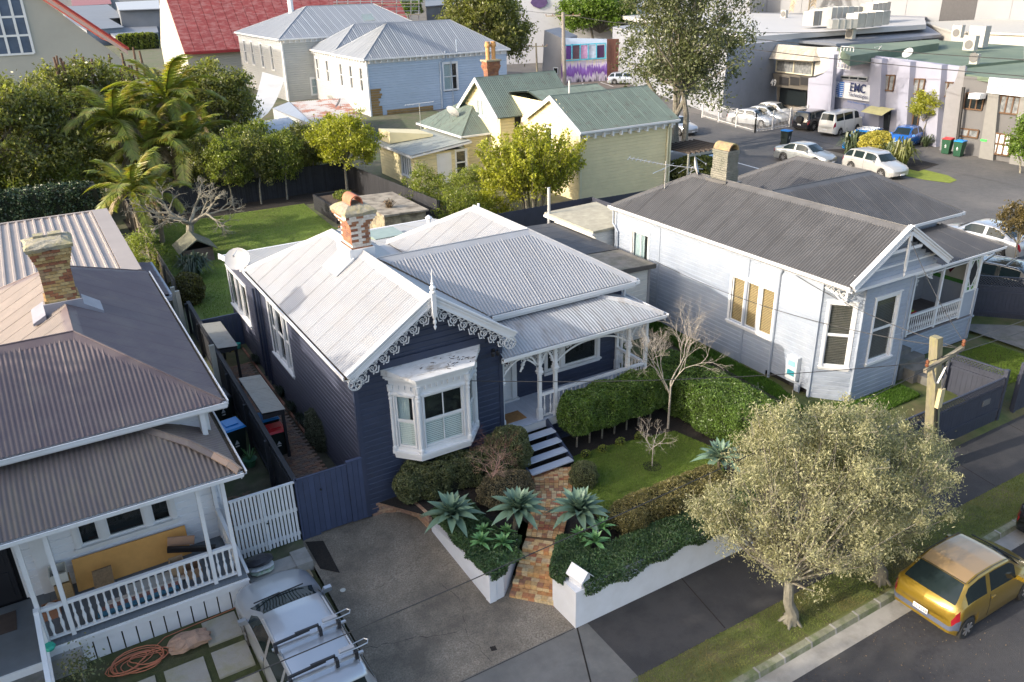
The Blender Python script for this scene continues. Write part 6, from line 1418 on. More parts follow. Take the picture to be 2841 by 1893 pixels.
# hedges
def hedge(name, label, x0, x1, y0, y1, z0, z1, m, n, size=.055, rough=.06, stems=0, rz=0, corem=None, skew=None, cat='hedge'):
 t = thing(name,label,cat,((x0+x1)/2,(y0+y1)/2,z0)); cx,cy = (x0+x1)/2,(y0+y1)/2
 X,Y,Z = (x1-x0),(y1-y0),(z1-z0)
 areas = np.array([X*Y,X*Z,X*Z,Y*Z,Y*Z]); fc = rng.choice(5,n,p=areas/areas.sum()); u = rng.random(n); v = rng.random(n)
 P = np.zeros((n,3)); Nn = np.zeros((n,3))
 for k,(ax) in enumerate(range(5)):
  s = fc == k; a = u[s]; b = v[s]
  if k == 0: P[s] = np.stack([a*X,b*Y,np.full(a.shape,Z)],1); Nn[s] = (0,0,1)
  if k == 1: P[s] = np.stack([a*X,np.zeros(a.shape),b*Z],1); Nn[s] = (0,-1,0)
  if k == 2: P[s] = np.stack([a*X,np.full(a.shape,Y),b*Z],1); Nn[s] = (0,1,0)
  if k == 3: P[s] = np.stack([np.zeros(a.shape),a*Y,b*Z],1); Nn[s] = (-1,0,0)
  if k == 4: P[s] = np.stack([np.full(a.shape,X),a*Y,b*Z],1); Nn[s] = (1,0,0)
 P += np.array([x0,y0,z0])
 # rounded edges: pull toward the inner box,plus slow bumps
 c = np.array([cx,cy,(z0+z1)/2]); h = np.array([X,Y,Z])/2; q = (P-c)/h; r = .12/h
 k4 = (np.abs(q)**6).sum(1)**(1/6); P = c+(P-c)/k4[:,None]**1
 bump = np.sin(P[:,0]*5.1+P[:,2]*3)*np.sin(P[:,1]*4.7+P[:,2]*4.1)*rough+np.sin(P[:,0]*13+P[:,1]*11)*rough*.35
 P += Nn*bump[:,None]-Nn*(rng.random(n)**2*.14)[:,None]+rng.normal(size=(n,3))*.012
 P[:,2] = np.maximum(P[:,2],z0)
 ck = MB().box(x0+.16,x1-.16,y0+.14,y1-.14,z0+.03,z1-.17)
 if rz or skew:
  co,si = math.cos(rz),math.sin(rz); dx_,dy_ = P[:,0]-cx,P[:,1]-cy; P[:,0] = cx+dx_*co-dy_*si; P[:,1] = cy+dx_*si+dy_*co
  ck.v = [(cx+(p[0]-cx)*co-(p[1]-cy)*si,cy+(p[0]-cx)*si+(p[1]-cy)*co,p[2]) for p in ck.v]
 if skew: P[:,2] += (P[:,0]-cx)*skew
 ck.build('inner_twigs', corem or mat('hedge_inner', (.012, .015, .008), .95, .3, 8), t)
 leaves('foliage', P, size, m, t, aspect=1.6, up=.5)
 for i in range(stems):
  xs = x0+.25+(X-.5)*(i+.5)/stems; MB().tube([(xs, cy, z0-.55), (xs+.02, cy, z0+.1)], .03, 6).build('stem', BARK, t)
 return t
hedge('clipped_hedge', 'clipped dark green hedge on bare stems in front of the verandah', 12.05, 15.9, 17.2, 18.12, 1.42, 2.68, LEAF['hedge'], 52000, .05, stems=7, rough=.07)
hedge('clipped_hedge', 'broad clipped dark green hedge right of the front lawn', 16.15, 17.85, 14.3, 19.6, .85, 2.35, LEAF['hedge'], 80000, .05, rough=.08)
hedge('bronze_hedge', 'low bronze green clipped hedge along the lawn side of the front wall', 10.75, 14.5, 13.0, 13.95, .95, 1.72, LEAF['brownhedge'], 38000, .04, rough=.1)
hedge('shrub_hedge', 'loosely clipped grey green shrub hedge below the bay window', 6.75, 9.5, 17.45, 18.1, .88, 1.9, LEAF['hedge2'], 30000, .055, rough=.12, rz=-.06)
def ball(name, label, c, R, m, n, size=.045, cat='shrub', flat=1, corer=.8):
 t = thing(name,label,cat,(c[0],c[1],c[2]-R[2])); d = rng.normal(size=(n,3)); d /= np.linalg.norm(d,axis=1)[:,None]
 bp_ = 1+.07*np.sin(d[:,0]*7+1)*np.sin(d[:,1]*6)+.05*np.sin(d[:,2]*11+d[:,0]*9)
 P = np.array(c)+d*np.array(R)*(bp_*(1-rng.random(n)**2*.22))[:,None]
 P = P[P[:,2] > c[2]-R[2]*.95]
 k = MB(); n1,n2 = 10,7
 for j in range(n2+1):
  for i in range(n1): a = PI*j/n2; b = 2*PI*i/n1; k.v.append((c[0]+R[0]*corer*math.sin(a)*math.cos(b),c[1]+R[1]*corer*math.sin(a)*math.sin(b),c[2]+R[2]*corer*math.cos(a)))
 for j in range(n2):
  for i in range(n1): k.f.append((j*n1+i,j*n1+(i+1) % n1,(j+1)*n1+(i+1) % n1,(j+1)*n1+i)); k.m.append(0)
 k.build('inner_twigs', MATS['hedge_inner'], t); leaves('foliage', P, size, m, t, aspect=1.6, up=.4); return t
ball('rounded_shrub', 'large rounded grey green shrub left of the white stair treads', (9.95, 17.45, 1.62), (.78, .6, .85), LEAF['hedge2'], 22000, .05)
ball('rounded_shrub', 'low reddish brown shrub between the twiggy bush and the brick path', (9.3, 16.4, 1.25), (.85, .6, .5), mat('reddish_leaf', (.12, .10, .05), .6, .2, 3, island=.5), 14000, .04)
ball('ball_topiary', 'small ball shaped shrub right of the brick path at the lawn edge', (11.55, 15.9, 1.15), (.42, .42, .45), LEAF['hedge2'], 9000, .035)
ball('wall_shrub', 'rounded dark bush against the navy side wall near the gate', (5.95, 22.3, 1.3), (.35, .75, .7), mat('dull_dark_leaf', (.06, .07, .04), .6, .2, 3, island=.5), 14000, .045)
# ground cover spilling over the walls
def spill(pts,w_in,z,drop,n,label,seedz=.14):
 """creeper band along a wall edge; pts plan polyline, spreading inward and hanging over the edge"""
 P = []
 L = [(Vector(pts[i+1])-Vector(pts[i])).length for i in range(len(pts)-1)]; tot = sum(L)
 for i in range(len(pts)-1):
  a = Vector(pts[i]); b = Vector(pts[i+1]); d = (b-a).normalized(); inn = Vector((-d.y,d.x)); k = int(n*L[i]/tot)
  s = rng.random(k)*L[i];
  for q in range(k):
   ss = s[q]; lob = .5+.5*math.sin(ss*3.7+i)*math.sin(ss*1.9+2)
   if random.random() < .78: u = random.random()*w_in; zz = z+seedz*(.5+.5*math.sin(ss*5)*math.sin(u*7))*random.random()**.5+.04
   else: u = -random.uniform(.0,.09); zz = z+.08-random.random()*(drop*(.25+.75*lob))
   p = a+d*ss+inn*u; P.append((p.x,p.y,zz))
 t = leaves('creeping_groundcover', P, .055, LEAF['hedge'] if False else mat('groundcover_leaf', (.06, .11, .042), .45, .25, 2, island=.5, trans=.2), None, aspect=1.7, up=.4, kind='stuff')
 return tag(t, label, 'ground cover')
spill([(8.8, 12.06), (19.7, 12.06)], .95, 1.22, .42, 60000, 'dark creeping ground cover spilling over the long white front wall')
spill([(7.27, 16.8), (7.28, 13.76), (7.66, 13.80), (8.6, 14.62)], 1.0, 1.08, .28, 34000, 'dark creeping ground cover filling the left bed and hanging over its wall')
spill([(9.4, 13.9), (8.56, 12.98), (8.6, 12.5)], .8, 1.22, .3, 15000, 'dark creeping ground cover at the corner above the brick steps')
# small plants at the feet of the hedge
for i,(x,y) in enumerate(((12.4,17.0),(13.0,16.95),(13.7,17.0),(14.4,16.95))):
 ball('seedling', ['tiny green seedling under the hedge nearest the stairs', 'tiny seedling second from the stairs under the hedge', 'tiny seedling in dark mulch below the hedge middle', 'tiny seedling below the far end of the hedge'][i], (x, y, 1.0), (.16, .14, .14), LEAF['mid'], 400, .05, 'seedling')
# bare trees
def bare_tree(name, label, base, h, r, depth, m, spread=.5, group=None, lean=(0, 0), n=3, cat='tree', jit=.25, mulch=False, shrink=.68):
 t = thing(name,label,cat,base,group); mb = MB(); b = Vector(base)
 mb.tube([b-Vector((0, 0, .1)), b+Vector((lean[0]*.5, lean[1]*.5, h*.28)), b+Vector((lean[0], lean[1], h*.42))], [r, r*.8, r*.7], 7); mb.build('trunk', m, t)
 br = MB()
 for i in range(n+1):
  a = 2*PI*i/(n+1)+random.random(); branches(br,b+Vector((lean[0],lean[1],h*(.30+.12*random.random()))),(math.cos(a)*spread,math.sin(a)*spread,1),h*.24,r*.55,depth,spread,n,.05,None,jit,3,shrink)
 br.build('branches', m, t); return t
BIRCH = mat('pale_birch_bark', (.36, .32, .27), .8, .25, 10)
bare_tree('bare_birch', 'slender leafless tree with pale trunk between the two dark hedges', (15.6, 17.0, .9), 3.9, .04, 6, BIRCH, .36, shrink=.70, jit=.35, n=3)
bare_tree('lawn_sapling', 'small leafless sapling in a round mulch patch on the front lawn', (13.7, 15.5, .93), 1.6, .02, 4, BIRCH, .6, jit=.4)
sheet('mulch_ring', [(13.7+.28*math.cos(a*PI/8), 15.5+.28*math.sin(a*PI/8), .935) for a in range(16)], SOIL)
bare_tree('twiggy_bush', 'bare many-branched bush with pale pinkish twigs before the shrub hedge', (9.0, 16.6, .95), 1.75, .024, 5, mat('pinkish_twig', (.36, .23, .18), .8, .2, 6), .75, cat='bush')
bare_tree('twiggy_bush', 'reddish bare bush tangled between the hedge and big rounded shrub', (9.35, 17.0, 1.0), 1.9, .02, 5, mat('reddish_twig', (.16, .08, .06), .8, .2, 6), .6, cat='bush')
# olive street trees
def olive(label,base,trunk_top,crown,R,ncl,per,subs=()):
 t = thing('olive_tree', label, 'olive tree', base, 'olive trees on the grass verge'); b = Vector(base); tt = Vector(trunk_top)
 mb = MB(); mb.tube([b-Vector((0,0,.1)),b+Vector((.03,0,.25)),b.lerp(tt,.5)+Vector((-.05,0,0)),tt],[.21,.15,.12,.11],10)
 for i in range(5): a = i*1.25; mb.tube([b+Vector((.05*math.cos(a),.05*math.sin(a),.2)),b+Vector((.28*math.cos(a),.28*math.sin(a),-.02))],[.07,.03],6)
 mb.build('trunk', mat('olive_bark', (.16, .15, .12), .9, .25, 9, bump=.6, bscale=25, c2=(.14, .13, .10), dscale=7, damt=.6), t)
 P,cc = clumpy(crown,[a*1.06 for a in R],ncl,int(per*.85),.27,shell=.4,bottom=-.9); p3,c3 = clumpy(crown,[a*1.16 for a in R],34,per,.20,shell=.9,bottom=-.4); P = np.concatenate([P,p3]); cc = np.concatenate([cc,c3])
 for c_,r_,n_ in subs:
  p2,c2_ = clumpy(c_,r_,n_,per,.26,shell=.3); P = np.concatenate([P,p2]); cc = np.concatenate([cc,c2_])
 br = MB()
 for q in cc[::3]:
  q = Vector(q); mid = tt.lerp(q,.5)+Vector((random.gauss(0,.12),random.gauss(0,.12),random.gauss(0,.1))); br.tube([tt,mid,q],[.045,.022,.008],4,cap=False)
 br.build('limbs', BARK, t)
 leaves('crown', P, .066, LEAF['olive'], t, aspect=3.2, up=.9, szvar=.45)
 # twiggy upright sprays
 sp = MB()
 for q in cc[1::2]:
  q = Vector(q)
  for j in range(3): e = q+Vector((random.gauss(0,.16),random.gauss(0,.16),random.uniform(.05,.35))); sp.bar(q,e,.008,.008)
 sp.build('twigs', mat('olive_twig', (.24, .22, .16), .8, .2, 6), t, kind='stuff')
olive('nearer olive tree with a thick grey trunk on the verge beside the white wall', (12.95, 9.55, .13), (12.9, 9.7, 1.25), (13.75, 10.1, 2.95), (2.1, 1.75, 1.95), 350, 215, subs=[((11.6, 10.9, 2.95), (.65, .5, .65), 22), ((12.9, 10.5, 4.85), (.8, .7, .5), 26), ((14.2, 10.2, 4.6), (.7, .7, .5), 22)])
olive('farther olive tree behind the first, by the gold hatchback and power pole', (15.9, 9.35, .13), (15.8, 9.6, 1.3), (16.1, 10.0, 2.6), (1.9, 1.5, 1.65), 290, 190, subs=[((15.5, 10.5, 4.1), (.8, .6, .45), 26), ((18.3, 10.2, 2.2), (1.0, .8, .9), 34), ((16.3, 9.7, 1.7), (1.5, .7, .6), 50)])
# grass blades as real tufts
def blades(name, label, poly, z, n, h, m=None, tag_cat='grass', zf=None):
 xs = [p[0] for p in poly]; ys = [p[1] for p in poly]; P = []
 k = n*2; X = rng.uniform(min(xs),max(xs),k); Y = rng.uniform(min(ys),max(ys),k); ins = np.zeros(k,bool); m_ = len(poly)
 for i in range(m_):
  x1,y1 = poly[i]; x2,y2 = poly[(i+1) % m_]; c = ((y1 > Y) != (y2 > Y)) & (X < (x2-x1)*(Y-y1)/(y2-y1+1e-12)+x1); ins ^= c
 X,Y = X[ins][:n],Y[ins][:n]; Z = np.full(len(X),z) if zf is None else zf(X,Y)
 P = np.stack([X, Y, Z+h*.4], 1); o = leaves(name, P, h, m or LEAF['grass'], None, aspect=6, up=2.2, kind='stuff'); return tag(o, label, tag_cat)
blades('grass', 'short grass blades covering the front lawn', [(11.0, 14.9), (12.05, 17.2), (13.2, 17.15), (15.6, 16.7), (15.95, 15.2), (15.1, 13.95), (12.2, 13.9), (10.9, 14.0)], .925, 52000, .045)
blades('grass', 'patchy grass blades on the street verge under the olives', [(8.2, 9.05), (38, 9.05), (38, 10.15), (8.7, 10.15)], .125, 60000, .05, m=mat('dry_grass_blade', (.13, .17, .03), .6, .3, .8, island=.5, trans=.25, c2=(.20, .15, .06), dscale=.7, damt=.8))
blades('grass', 'grass blades of the sunny back lawn', [(5.1, 33.4), (14.9, 33.6), (14.6, 45.3), (14.8, 51.4), (5.4, 51.7)], .97, 90000, .07)
blades('long_grass', 'lush long grass fringe around the corner bay of the grey villa', [(19.9, 14.4), (20.9, 17.5), (21.1, 24.5), (20.5, 24.5), (19.3, 16.0)], .75, 22000, .16, m=mat('lush_grass', (.06, .13, .012), .6, .2, 2, island=.4, trans=.3)); blades('long_grass', 'lush long grass below the front of the corner bay', [(21.0, 15.9), (22.2, 15.2), (24.6, 15.2), (24.5, 14.3), (21.5, 14.2), (20.2, 15.1)], .6, 22000, .16, m=MATS['lush_grass'])
blades('grass', 'rough grass between the steps and the lattice fence', [(26.5, 13.4), (31.0, 13.2), (31.0, 15.8), (27.0, 15.8)], .45, 25000, .08)
# fallen leaves on the road
rl_ = np.stack([rng.uniform(8,26,1500),8.4-np.abs(rng.normal(size=1500))*1.6,np.full(1500,.012)],1)
o = leaves('fallen_leaves', rl_, .034, mat('dry_leaf', (.13, .095, .05), .8, .3, 5, island=.5), None, aspect=2.2, up=-.0, kind='stuff'); tag(o, 'small dry leaves scattered on the dark road near the kerb', 'leaves')
# flax between houses
strappy('flax_plant', 18.55, 16.3, .8, .45, 1.15, 40, LEAF['flax'], 'upright green flax behind the broad hedge by the grey villa', 'flax', w=.07, droop=.1)
strappy('flax_plant', 18.9, 15.3, .8, .4, 1.0, 30, LEAF['yflax'], 'yellow striped flax nearest the street between hedge and bay', 'flax', w=.08, droop=.1)
strappy('flax_plant', 18.6, 17.6, .8, .35, 1.0, 30, LEAF['flax'], 'thin pale flax blades farther back beside the grey villa path', 'flax', w=.06, droop=.1)
def crack(label,pts,z0,z1):
 q = MB(); P = []
 for i in range(len(pts)-1):
  for k in range(8): f = k/8; P.append((pts[i][0]+(pts[i+1][0]-pts[i][0])*f+random.gauss(0,.025),pts[i][1]+(pts[i+1][1]-pts[i][1])*f+random.gauss(0,.025)))
 for a,b in zip(P[:-1],P[1:]): za = z0+(z1-z0)*(a[1]-12.08)/6.37+.003; zb = z0+(z1-z0)*(b[1]-12.08)/6.37+.003; w_ = random.uniform(.002,.005); q.quad((a[0]-w_,a[1]-w_,za),(a[0]+w_,a[1]+w_,za),(b[0]+w_,b[1]+w_,zb),(b[0]-w_,b[1]-w_,zb))
 q.build('crack', SOIL, None, 'structure')
crack('', [(5.0, 15.6), (6.0, 15.9), (6.9, 16.4)], .152, .47); crack('', [(6.4, 12.2), (6.3, 13.2), (6.7, 14.2), (6.5, 15.0)], .152, .47); crack('', [(4.1, 14.0), (5.2, 13.7), (6.3, 13.3)], .152, .47); crack('', [(4.3, 17.2), (4.9, 17.9)], .152, .47)
sheet('oil_patch', [(6.55, 12.45, .171), (6.68, 12.42, .169), (6.7, 12.55, .176), (6.57, 12.58, .178)], SOIL)
# drain pipe stub and patch on the driveway
loose(MB().lathe((4.35, 16.0, .3), [(.06, 0), (.07, .05), (.05, .055)], 12), 'drain_pipe', mat('white_pvc', (.5, .5, .45), .5, .1), 'small white pipe stub rising from the aggregate driveway', 'pipe')
sheet('asphalt_patch', [(4.12, 17.0, .41), (4.5, 16.6, .39), (4.55, 18.0, .46), (4.12, 18.2, .465)], SOIL)
# ======================= CARS =======================
def paint(name,c,metal=.35,rough=.28):
 m = mat(name,c,rough,.03,1,metal=metal,coat=.9); return m
TAIL = mat('red_lamp_glass', (.22, .008, .015), .12, .05, coat=1); HEAD = mat('clear_lamp_glass', (.55, .58, .6), .08, .05, coat=1)
CARGL = mat('car_glass', (.012, .020, .022), .05, .05, spec=.35); RIM = mat('alloy_rim', (.42, .42, .43), .3, .1, metal=.7); TRIM = mat('black_trim', (.02, .02, .022), .5, .08)
CARTYPES = {
 # L,W,H,wheelbase,rear overhang,wheel r,(x frac,z) top line,belt line,windscreen (x0,x1),rear window (x0,x1),side window spans
 'hatch': dict(L=3.62, W=1.66, H=1.50, wb=2.37, ro=.58, r=.29, top=[(0, .62), (.01, .86), (.035, .98), (.17, 1.40), (.26, 1.49), (.42, 1.50), (.56, 1.46), (.60, 1.43), (.80, 1.00), (.93, .80), (.985, .66), (1, .50)], belt=[(0, .60), (.02, .84), (.05, .94), (.2, .95), (.6, .90), (.8, .87), (.93, .74), (.985, .62), (1, .48)], ws=(.605, .80), rw=(.045, .165), side=[(.13, .33), (.37, .68)]),
 'wagon': dict(L=4.75, W=1.80, H=1.50, wb=2.70, ro=1.05, r=.33, top=[(0, .60), (.01, .85), (.03, .98), (.12, 1.40), (.18, 1.48), (.40, 1.51), (.56, 1.49), (.62, 1.44), (.76, 1.02), (.93, .84), (.985, .70), (1, .5)], belt=[(0, .58), (.02, .86), (.05, .95), (.3, .97), (.76, .94), (.93, .78), (.985, .66), (1, .48)], ws=(.625, .76), rw=(.035, .12), side=[(.07, .21), (.23, .42), (.45, .66)]),
 'sedan': dict(L=4.65, W=1.78, H=1.45, wb=2.70, ro=1.05, r=.32, top=[(0, .60), (.01, .88), (.03, 1.0), (.13, 1.03), (.28, 1.38), (.36, 1.45), (.52, 1.46), (.59, 1.41), (.76, .99), (.93, .82), (.985, .68), (1, .5)], belt=[(0, .58), (.02, .86), (.05, .95), (.3, .95), (.76, .92), (.93, .76), (.985, .64), (1, .48)], ws=(.595, .76), rw=(.14, .28), side=[(.20, .40), (.43, .66)]),
 'suv': dict(L=4.5, W=1.82, H=1.68, wb=2.64, ro=.9, r=.37, top=[(0, .70), (.01, .95), (.025, 1.10), (.06, 1.55), (.12, 1.65), (.40, 1.68), (.56, 1.66), (.61, 1.60), (.73, 1.14), (.93, .98), (.985, .82), (1, .55)], belt=[(0, .68), (.02, .95), (.05, 1.06), (.3, 1.08), (.73, 1.05), (.93, .90), (.985, .76), (1, .52)], ws=(.615, .73), rw=(.027, .062), side=[(.07, .22), (.25, .42), (.45, .64)]),
 'van': dict(L=4.75, W=1.70, H=1.98, wb=2.57, ro=1.05, r=.33, top=[(0, .70), (.008, 1.1), (.02, 1.3), (.05, 1.88), (.09, 1.96), (.5, 1.98), (.74, 1.95), (.79, 1.88), (.93, 1.15), (.975, 1.0), (.99, .8), (1, .5)], belt=[(0, .68), (.01, 1.08), (.03, 1.22), (.3, 1.22), (.88, 1.18), (.95, 1.0), (.985, .8), (1, .5)], ws=(.80, .93), rw=(.022, .05), side=[(.07, .30), (.32, .60), (.66, .83)]),
}
def make_car(kind, body_m, label, name='parked_car', cat='car', group=None, rails=False, bars=False, plate=None, roof_m=None, bumper_m=None, detail=1, hs=1.0):
 c = CARTYPES[kind]; L, W, H = c['L'], c['W'], c['H']; n = 64 if detail else 36
 edges = sorted(set([0, .004, .01, .02, .985, .994, 1]+list(c['ws'])+list(c['rw'])+[a for s in c['side'] for a in s]))
 fx = list(np.linspace(0,1,n))
 for xw in (c['ro'], c['ro']+c['wb']):
  for k in np.linspace(-1, 1, 11): fx.append((xw+k*(c['r']+.06))/L)
 fx = sorted(set([round(f,4) for f in fx+edges if 0 <= f <= 1]))
 fx2 = [fx[0]]
 for f in fx[1:]:
  if f-fx2[-1] > .0028 or f in [round(e,4) for e in edges]: fx2.append(f)
 fx = np.array(fx2)
 tx, tz = zip(*c['top']); bx, bz = zip(*c['belt'])
 ztop = np.interp(fx,tx,tz)*hs; zb = np.minimum(np.interp(fx,bx,bz)*hs,ztop-.012)
 # soften the top line
 xs = fx*L
 endr = np.clip(np.minimum(fx/.09,(1-fx)/.10),0,1); ef = np.clip((1-fx)/.17,0,1); w = W/2*(.80+.20*np.sqrt(1-(1-endr)**2))*(.86+.14*np.sqrt(1-(1-ef)**2))
 zl0 = .20+.10*(1-np.clip(np.minimum(fx/.06,(1-fx)/.05),0,1))
 zlow = zl0.copy(); Ra = c['r']+.055
 for xw in (c['ro'], c['ro']+c['wb']):
  dx = np.abs(xs-xw); s = dx < Ra; zlow[s] = np.maximum(zlow[s], c['r']*.96+np.sqrt(np.maximum(0, Ra**2-dx[s]**2)))
 gh = np.clip((ztop-zb)/(.42*hs),0,1)            # greenhouse amount
 wr = w*(.93-.19*gh); zr = zb+(ztop-zb)*(.35+.57*gh)
 rings = []
 zb2 = zb
 r1 = np.maximum(zlow+.02,zl0+.22*(zb-zl0)); r2 = np.maximum(zlow+.04,zl0+.62*(zb-zl0))
 rings.append((w*.95,zlow)); rings.append((w*.99,r1)); rings.append((w*1.0,r2)); rings.append((w*.955,zb));
 rings.append((w*.955+(wr-w*.955)*.12,zb+(zr-zb)*.08)); rings.append((w*.955+(wr-w*.955)*.9,zb+(zr-zb)*.9)); rings.append((wr,zr)); rings.append((wr*.88,zr+(ztop-zr)*.62)); rings.append((wr*.45,zr+(ztop-zr)*.94)); rings.append((wr*0,ztop))
 J = len(rings); K = len(fx)
 V = []; ss = lambda a,b,x: (lambda u: u*u*(3-2*u))(min(1,max(0,(x-a)/(b-a))))
 def bow(i,j): f = fx[i]; k = ss(.88,1,f) if j < 3 else ss(.52,.80,f); kr = 1-ss(0,.10,f); return xs[i]+(.09*kr-.20*k)*(rings[j][0][i]/(W/2))**2 if f < 1.1 else xs[i]
 for sg in (1,-1):
  for i in range(K):
   for j in range(J): V.append((bow(i,j),sg*rings[j][0][i],rings[j][1][i]))
 half = K*J
 parts = {}
 def put(k,f): parts.setdefault(k,[]).append(f)
 e = 1e-4
 for i in range(K-1):
  fm = (fx[i]+fx[i+1])/2
  for j in range(J-1):
   a, b, c_, d = i*J+j, (i+1)*J+j, (i+1)*J+j+1, i*J+j+1; key = 'body'
   inws = c['ws'][0]+.006 < fm < c['ws'][1]-.004; inrw = c['rw'][0]+.002 < fm < c['rw'][1]-.004
   if j >= 7 and inws: key = 'windscreen'
   elif j >= 7 and inrw: key = 'rear_window'
   elif j == 4 and (zr[i]-zb[i]) > .10 and (zr[i+1]-zb[i+1]) > .10:
    for q, (s0, s1) in enumerate(c['side']):
     if s0+.004 < fm < s1-.004: key = 'side_window%d' % q
   elif j == 2 and fm > .925 and fm < .985: key = 'headlight'
   elif j == 2 and .006 < fm < .045: key = 'tail_light'
   elif roof_m and j >= 7 and c['rw'][1] < fm < c['ws'][0]: key = 'roof_panel'
   elif bumper_m and j == 1 and (fm < .055 or fm > .955): key = 'bumper'
   put((key, 0) if key[:4] in ('side', 'head', 'tail') else key, (a, b, c_, d)); put((key, 1) if key[:4] in ('side', 'head', 'tail') else key, (half+d, half+c_, half+b, half+a))
 for i in (0,K-1):
  for j in range(J-1):
   a, d = i*J+j, i*J+j+1; kk = 'bumper' if (bumper_m and j == 1) else 'body'
   f = (a,d,half+d,half+a) if i == 0 else (a,half+a,half+d,d); put(kk,f)
 t = thing(name,label,cat,(0,0,0),group)
 t.location = (0,0,0)
 def sub(fs,nm,m,solid=0):
  ids = sorted(set(k for f in fs for k in f)); mp = {k: q for q, k in enumerate(ids)}; q = MB(); q.v = [V[k] for k in ids]; q.f = [tuple(mp[k] for k in f) for f in fs]; q.m = [0]*len(fs); q.sm = True; return q.each(nm, m, t) if nm == 'bumper' else q.build(nm, m, t, smooth=True)
 for k,fs in parts.items():
  nm = k if isinstance(k,str) else k[0]
  m = CARGL if 'wind' in nm else HEAD if nm == 'headlight' else TAIL if nm == 'tail_light' else roof_m if nm == 'roof_panel' else bumper_m if nm == 'bumper' else body_m
  sub(fs, nm.rstrip('0123456789'), m)
 MB().box(.25, L-.25, -W/2+.24, W/2-.24, .16, .62).build('underbody', TRIM, t)
 MB().box(c['ro']-Ra, c['ro']+Ra, -W/2+.04, W/2-.04, .30, .30+Ra*.9).box(c['ro']+c['wb']-Ra, c['ro']+c['wb']+Ra, -W/2+.04, W/2-.04, .30, .30+Ra*.9).each('wheel_well', TRIM, t)
 r = c['r']
 for xw in (c['ro'], c['ro']+c['wb']):
  for s in (-1,1):
   y = s*(W/2-.09); wl = MB().lathe((xw, y, r), [(r*.62, -.09), (r*.9, -.095), (r, -.07), (r, .07), (r*.9, .095), (r*.62, .09)], 22, axis='y'); tyre = wl.build('wheel', RUBBER, t, smooth=False)
   rm = MB(); yo = y+s*.07; rm.lathe((xw, yo, r), [(r*.66, -.015), (r*.66, .015), (r*.58, .02*s), (r*.55, .0)], 20, axis='y')
   for k in range(7): a = 2*PI*k/7; rm.bar((xw+.04*math.cos(a),yo+s*.022,r+.04*math.sin(a)),(xw+r*.6*math.cos(a),yo+s*.022,r+r*.6*math.sin(a)),.05,.02,upv=(0,1,0))
   rm.lathe((xw, yo+s*.02, r), [(.05, -.01), (.05, .012)], 10, axis='y'); rm.build('rim', RIM, tyre)
 # mirrors,door seams,handles,plate,wiper
 fm = c['side'][-1][1]-.02
 for s in (-1,1):
  x = fm*L; zz = float(np.interp(fm,bx,bz))*hs
  MB().hexa([(x-.06, s*(W/2-.06), zz), (x+.06, s*(W/2-.06), zz), (x+.06, s*(W/2+.15), zz+.02), (x-.06, s*(W/2+.15), zz+.02), (x-.07, s*(W/2-.02), zz+.13), (x+.04, s*(W/2-.02), zz+.13), (x+.04, s*(W/2+.15), zz+.13), (x-.07, s*(W/2+.15), zz+.13)]).build('wing_mirror', body_m, t)
  if detail:
   for q, (s0, s1) in enumerate(c['side']):
    if q == 0 and kind in ('hatch',) or (q == 0 and len(c['side']) == 3): continue
    xx = s0*L-.03; sm_ = MB()
    ztb = float(np.interp(s0, bx, bz))*hs; sm_.tube([(xx, s*(W/2*.955+.004), ztb), (xx, s*(W/2+.001), .2+.62*(ztb-.2)), (xx, s*(W/2*.99+.003), .2+.22*(ztb-.2)), (xx+.02, s*(W/2*.955), .26)], .006, 4).build('door_seam', TRIM, t)
    MB().box(xx+.06, xx+.2, s*(W/2*.97) if s > 0 else -W/2*.97-.03, (s*(W/2*.97)+.03) if s > 0 else -W/2*.97, ztb-.13, ztb-.10).build('door_handle', body_m, t)
 Fp = frame((.0-.004,0,0),(0,-1,0),(-1,0,0)); Ff = frame((L+.004,0,0),(0,1,0),(1,0,0))
 for F,z0 in ((Fp,.50),(Ff,.32)):
  pl = MB().fbox(F, -.18, .18, 0, .012, z0, z0+.12).build('number_plate', mat('plate_white', (.7, .7, .7), .4, .02), t)
  if plate and F is Fp: text(plate, .11, F, 0, .012, z0+.02, mat('plate_ink', (.02, .02, .03), .5), 'plate_letters', pl, ext=.002)
 if kind == 'hatch' and detail:
  for s in (-1, 1): MB().tube([(f*L, s*W*.355, float(np.interp(f, tx, tz))-.008) for f in (.17, .26, .42, .56, .6)], .008, 4).build('roof_seam', TRIM, t)
  MB().tube([(.155*L, s_*W*.35, 1.395-.0*abs(s_)) for s_ in (-1, -.5, 0, .5, 1)], .008, 4).build('roof_seam', TRIM, t)
 if kind == 'hatch': MB().bar((.12, -.05, .93), (.42, .22, 1.15), .02, .02).build('rear_wiper', TRIM, t)
 if detail:
  x0 = (c['ws'][1])*L; zz = float(np.interp(c['ws'][1], tx, tz))*hs
  MB().bar((x0-.0, -.55, zz+.015), (x0-.10, .1, zz+.075), .025, .02).bar((x0-.0, .0, zz+.02), (x0-.10, .62, zz+.07), .025, .02).each('wiper', TRIM, t)
 if rails or bars:
  x0, x1 = (c['rw'][1]+.05)*L, (c['ws'][0]-.03)*L
  zt = lambda x: float(np.interp(x/L,tx,tz))*hs
  for s in (-1, 1): MB().tube([(x0, s*W*.355, zt(x0)-.05), (x0+.1, s*W*.355, zt(x0)+.01), (x1-.1, s*W*.355, zt(x1)+.01), (x1, s*W*.355, zt(x1)-.05)], .02, 6).build('roof_rail', STEEL, t)
 if bars:
  for f in (.3, .75): x = x0+(x1-x0)*f; MB().box(x-.025, x+.025, -W*.4, W*.4, zt(x)+.03, zt(x)+.06).build('roof_bar', STEEL, t)
 t['dims'] = 0; del t['dims']
 return t
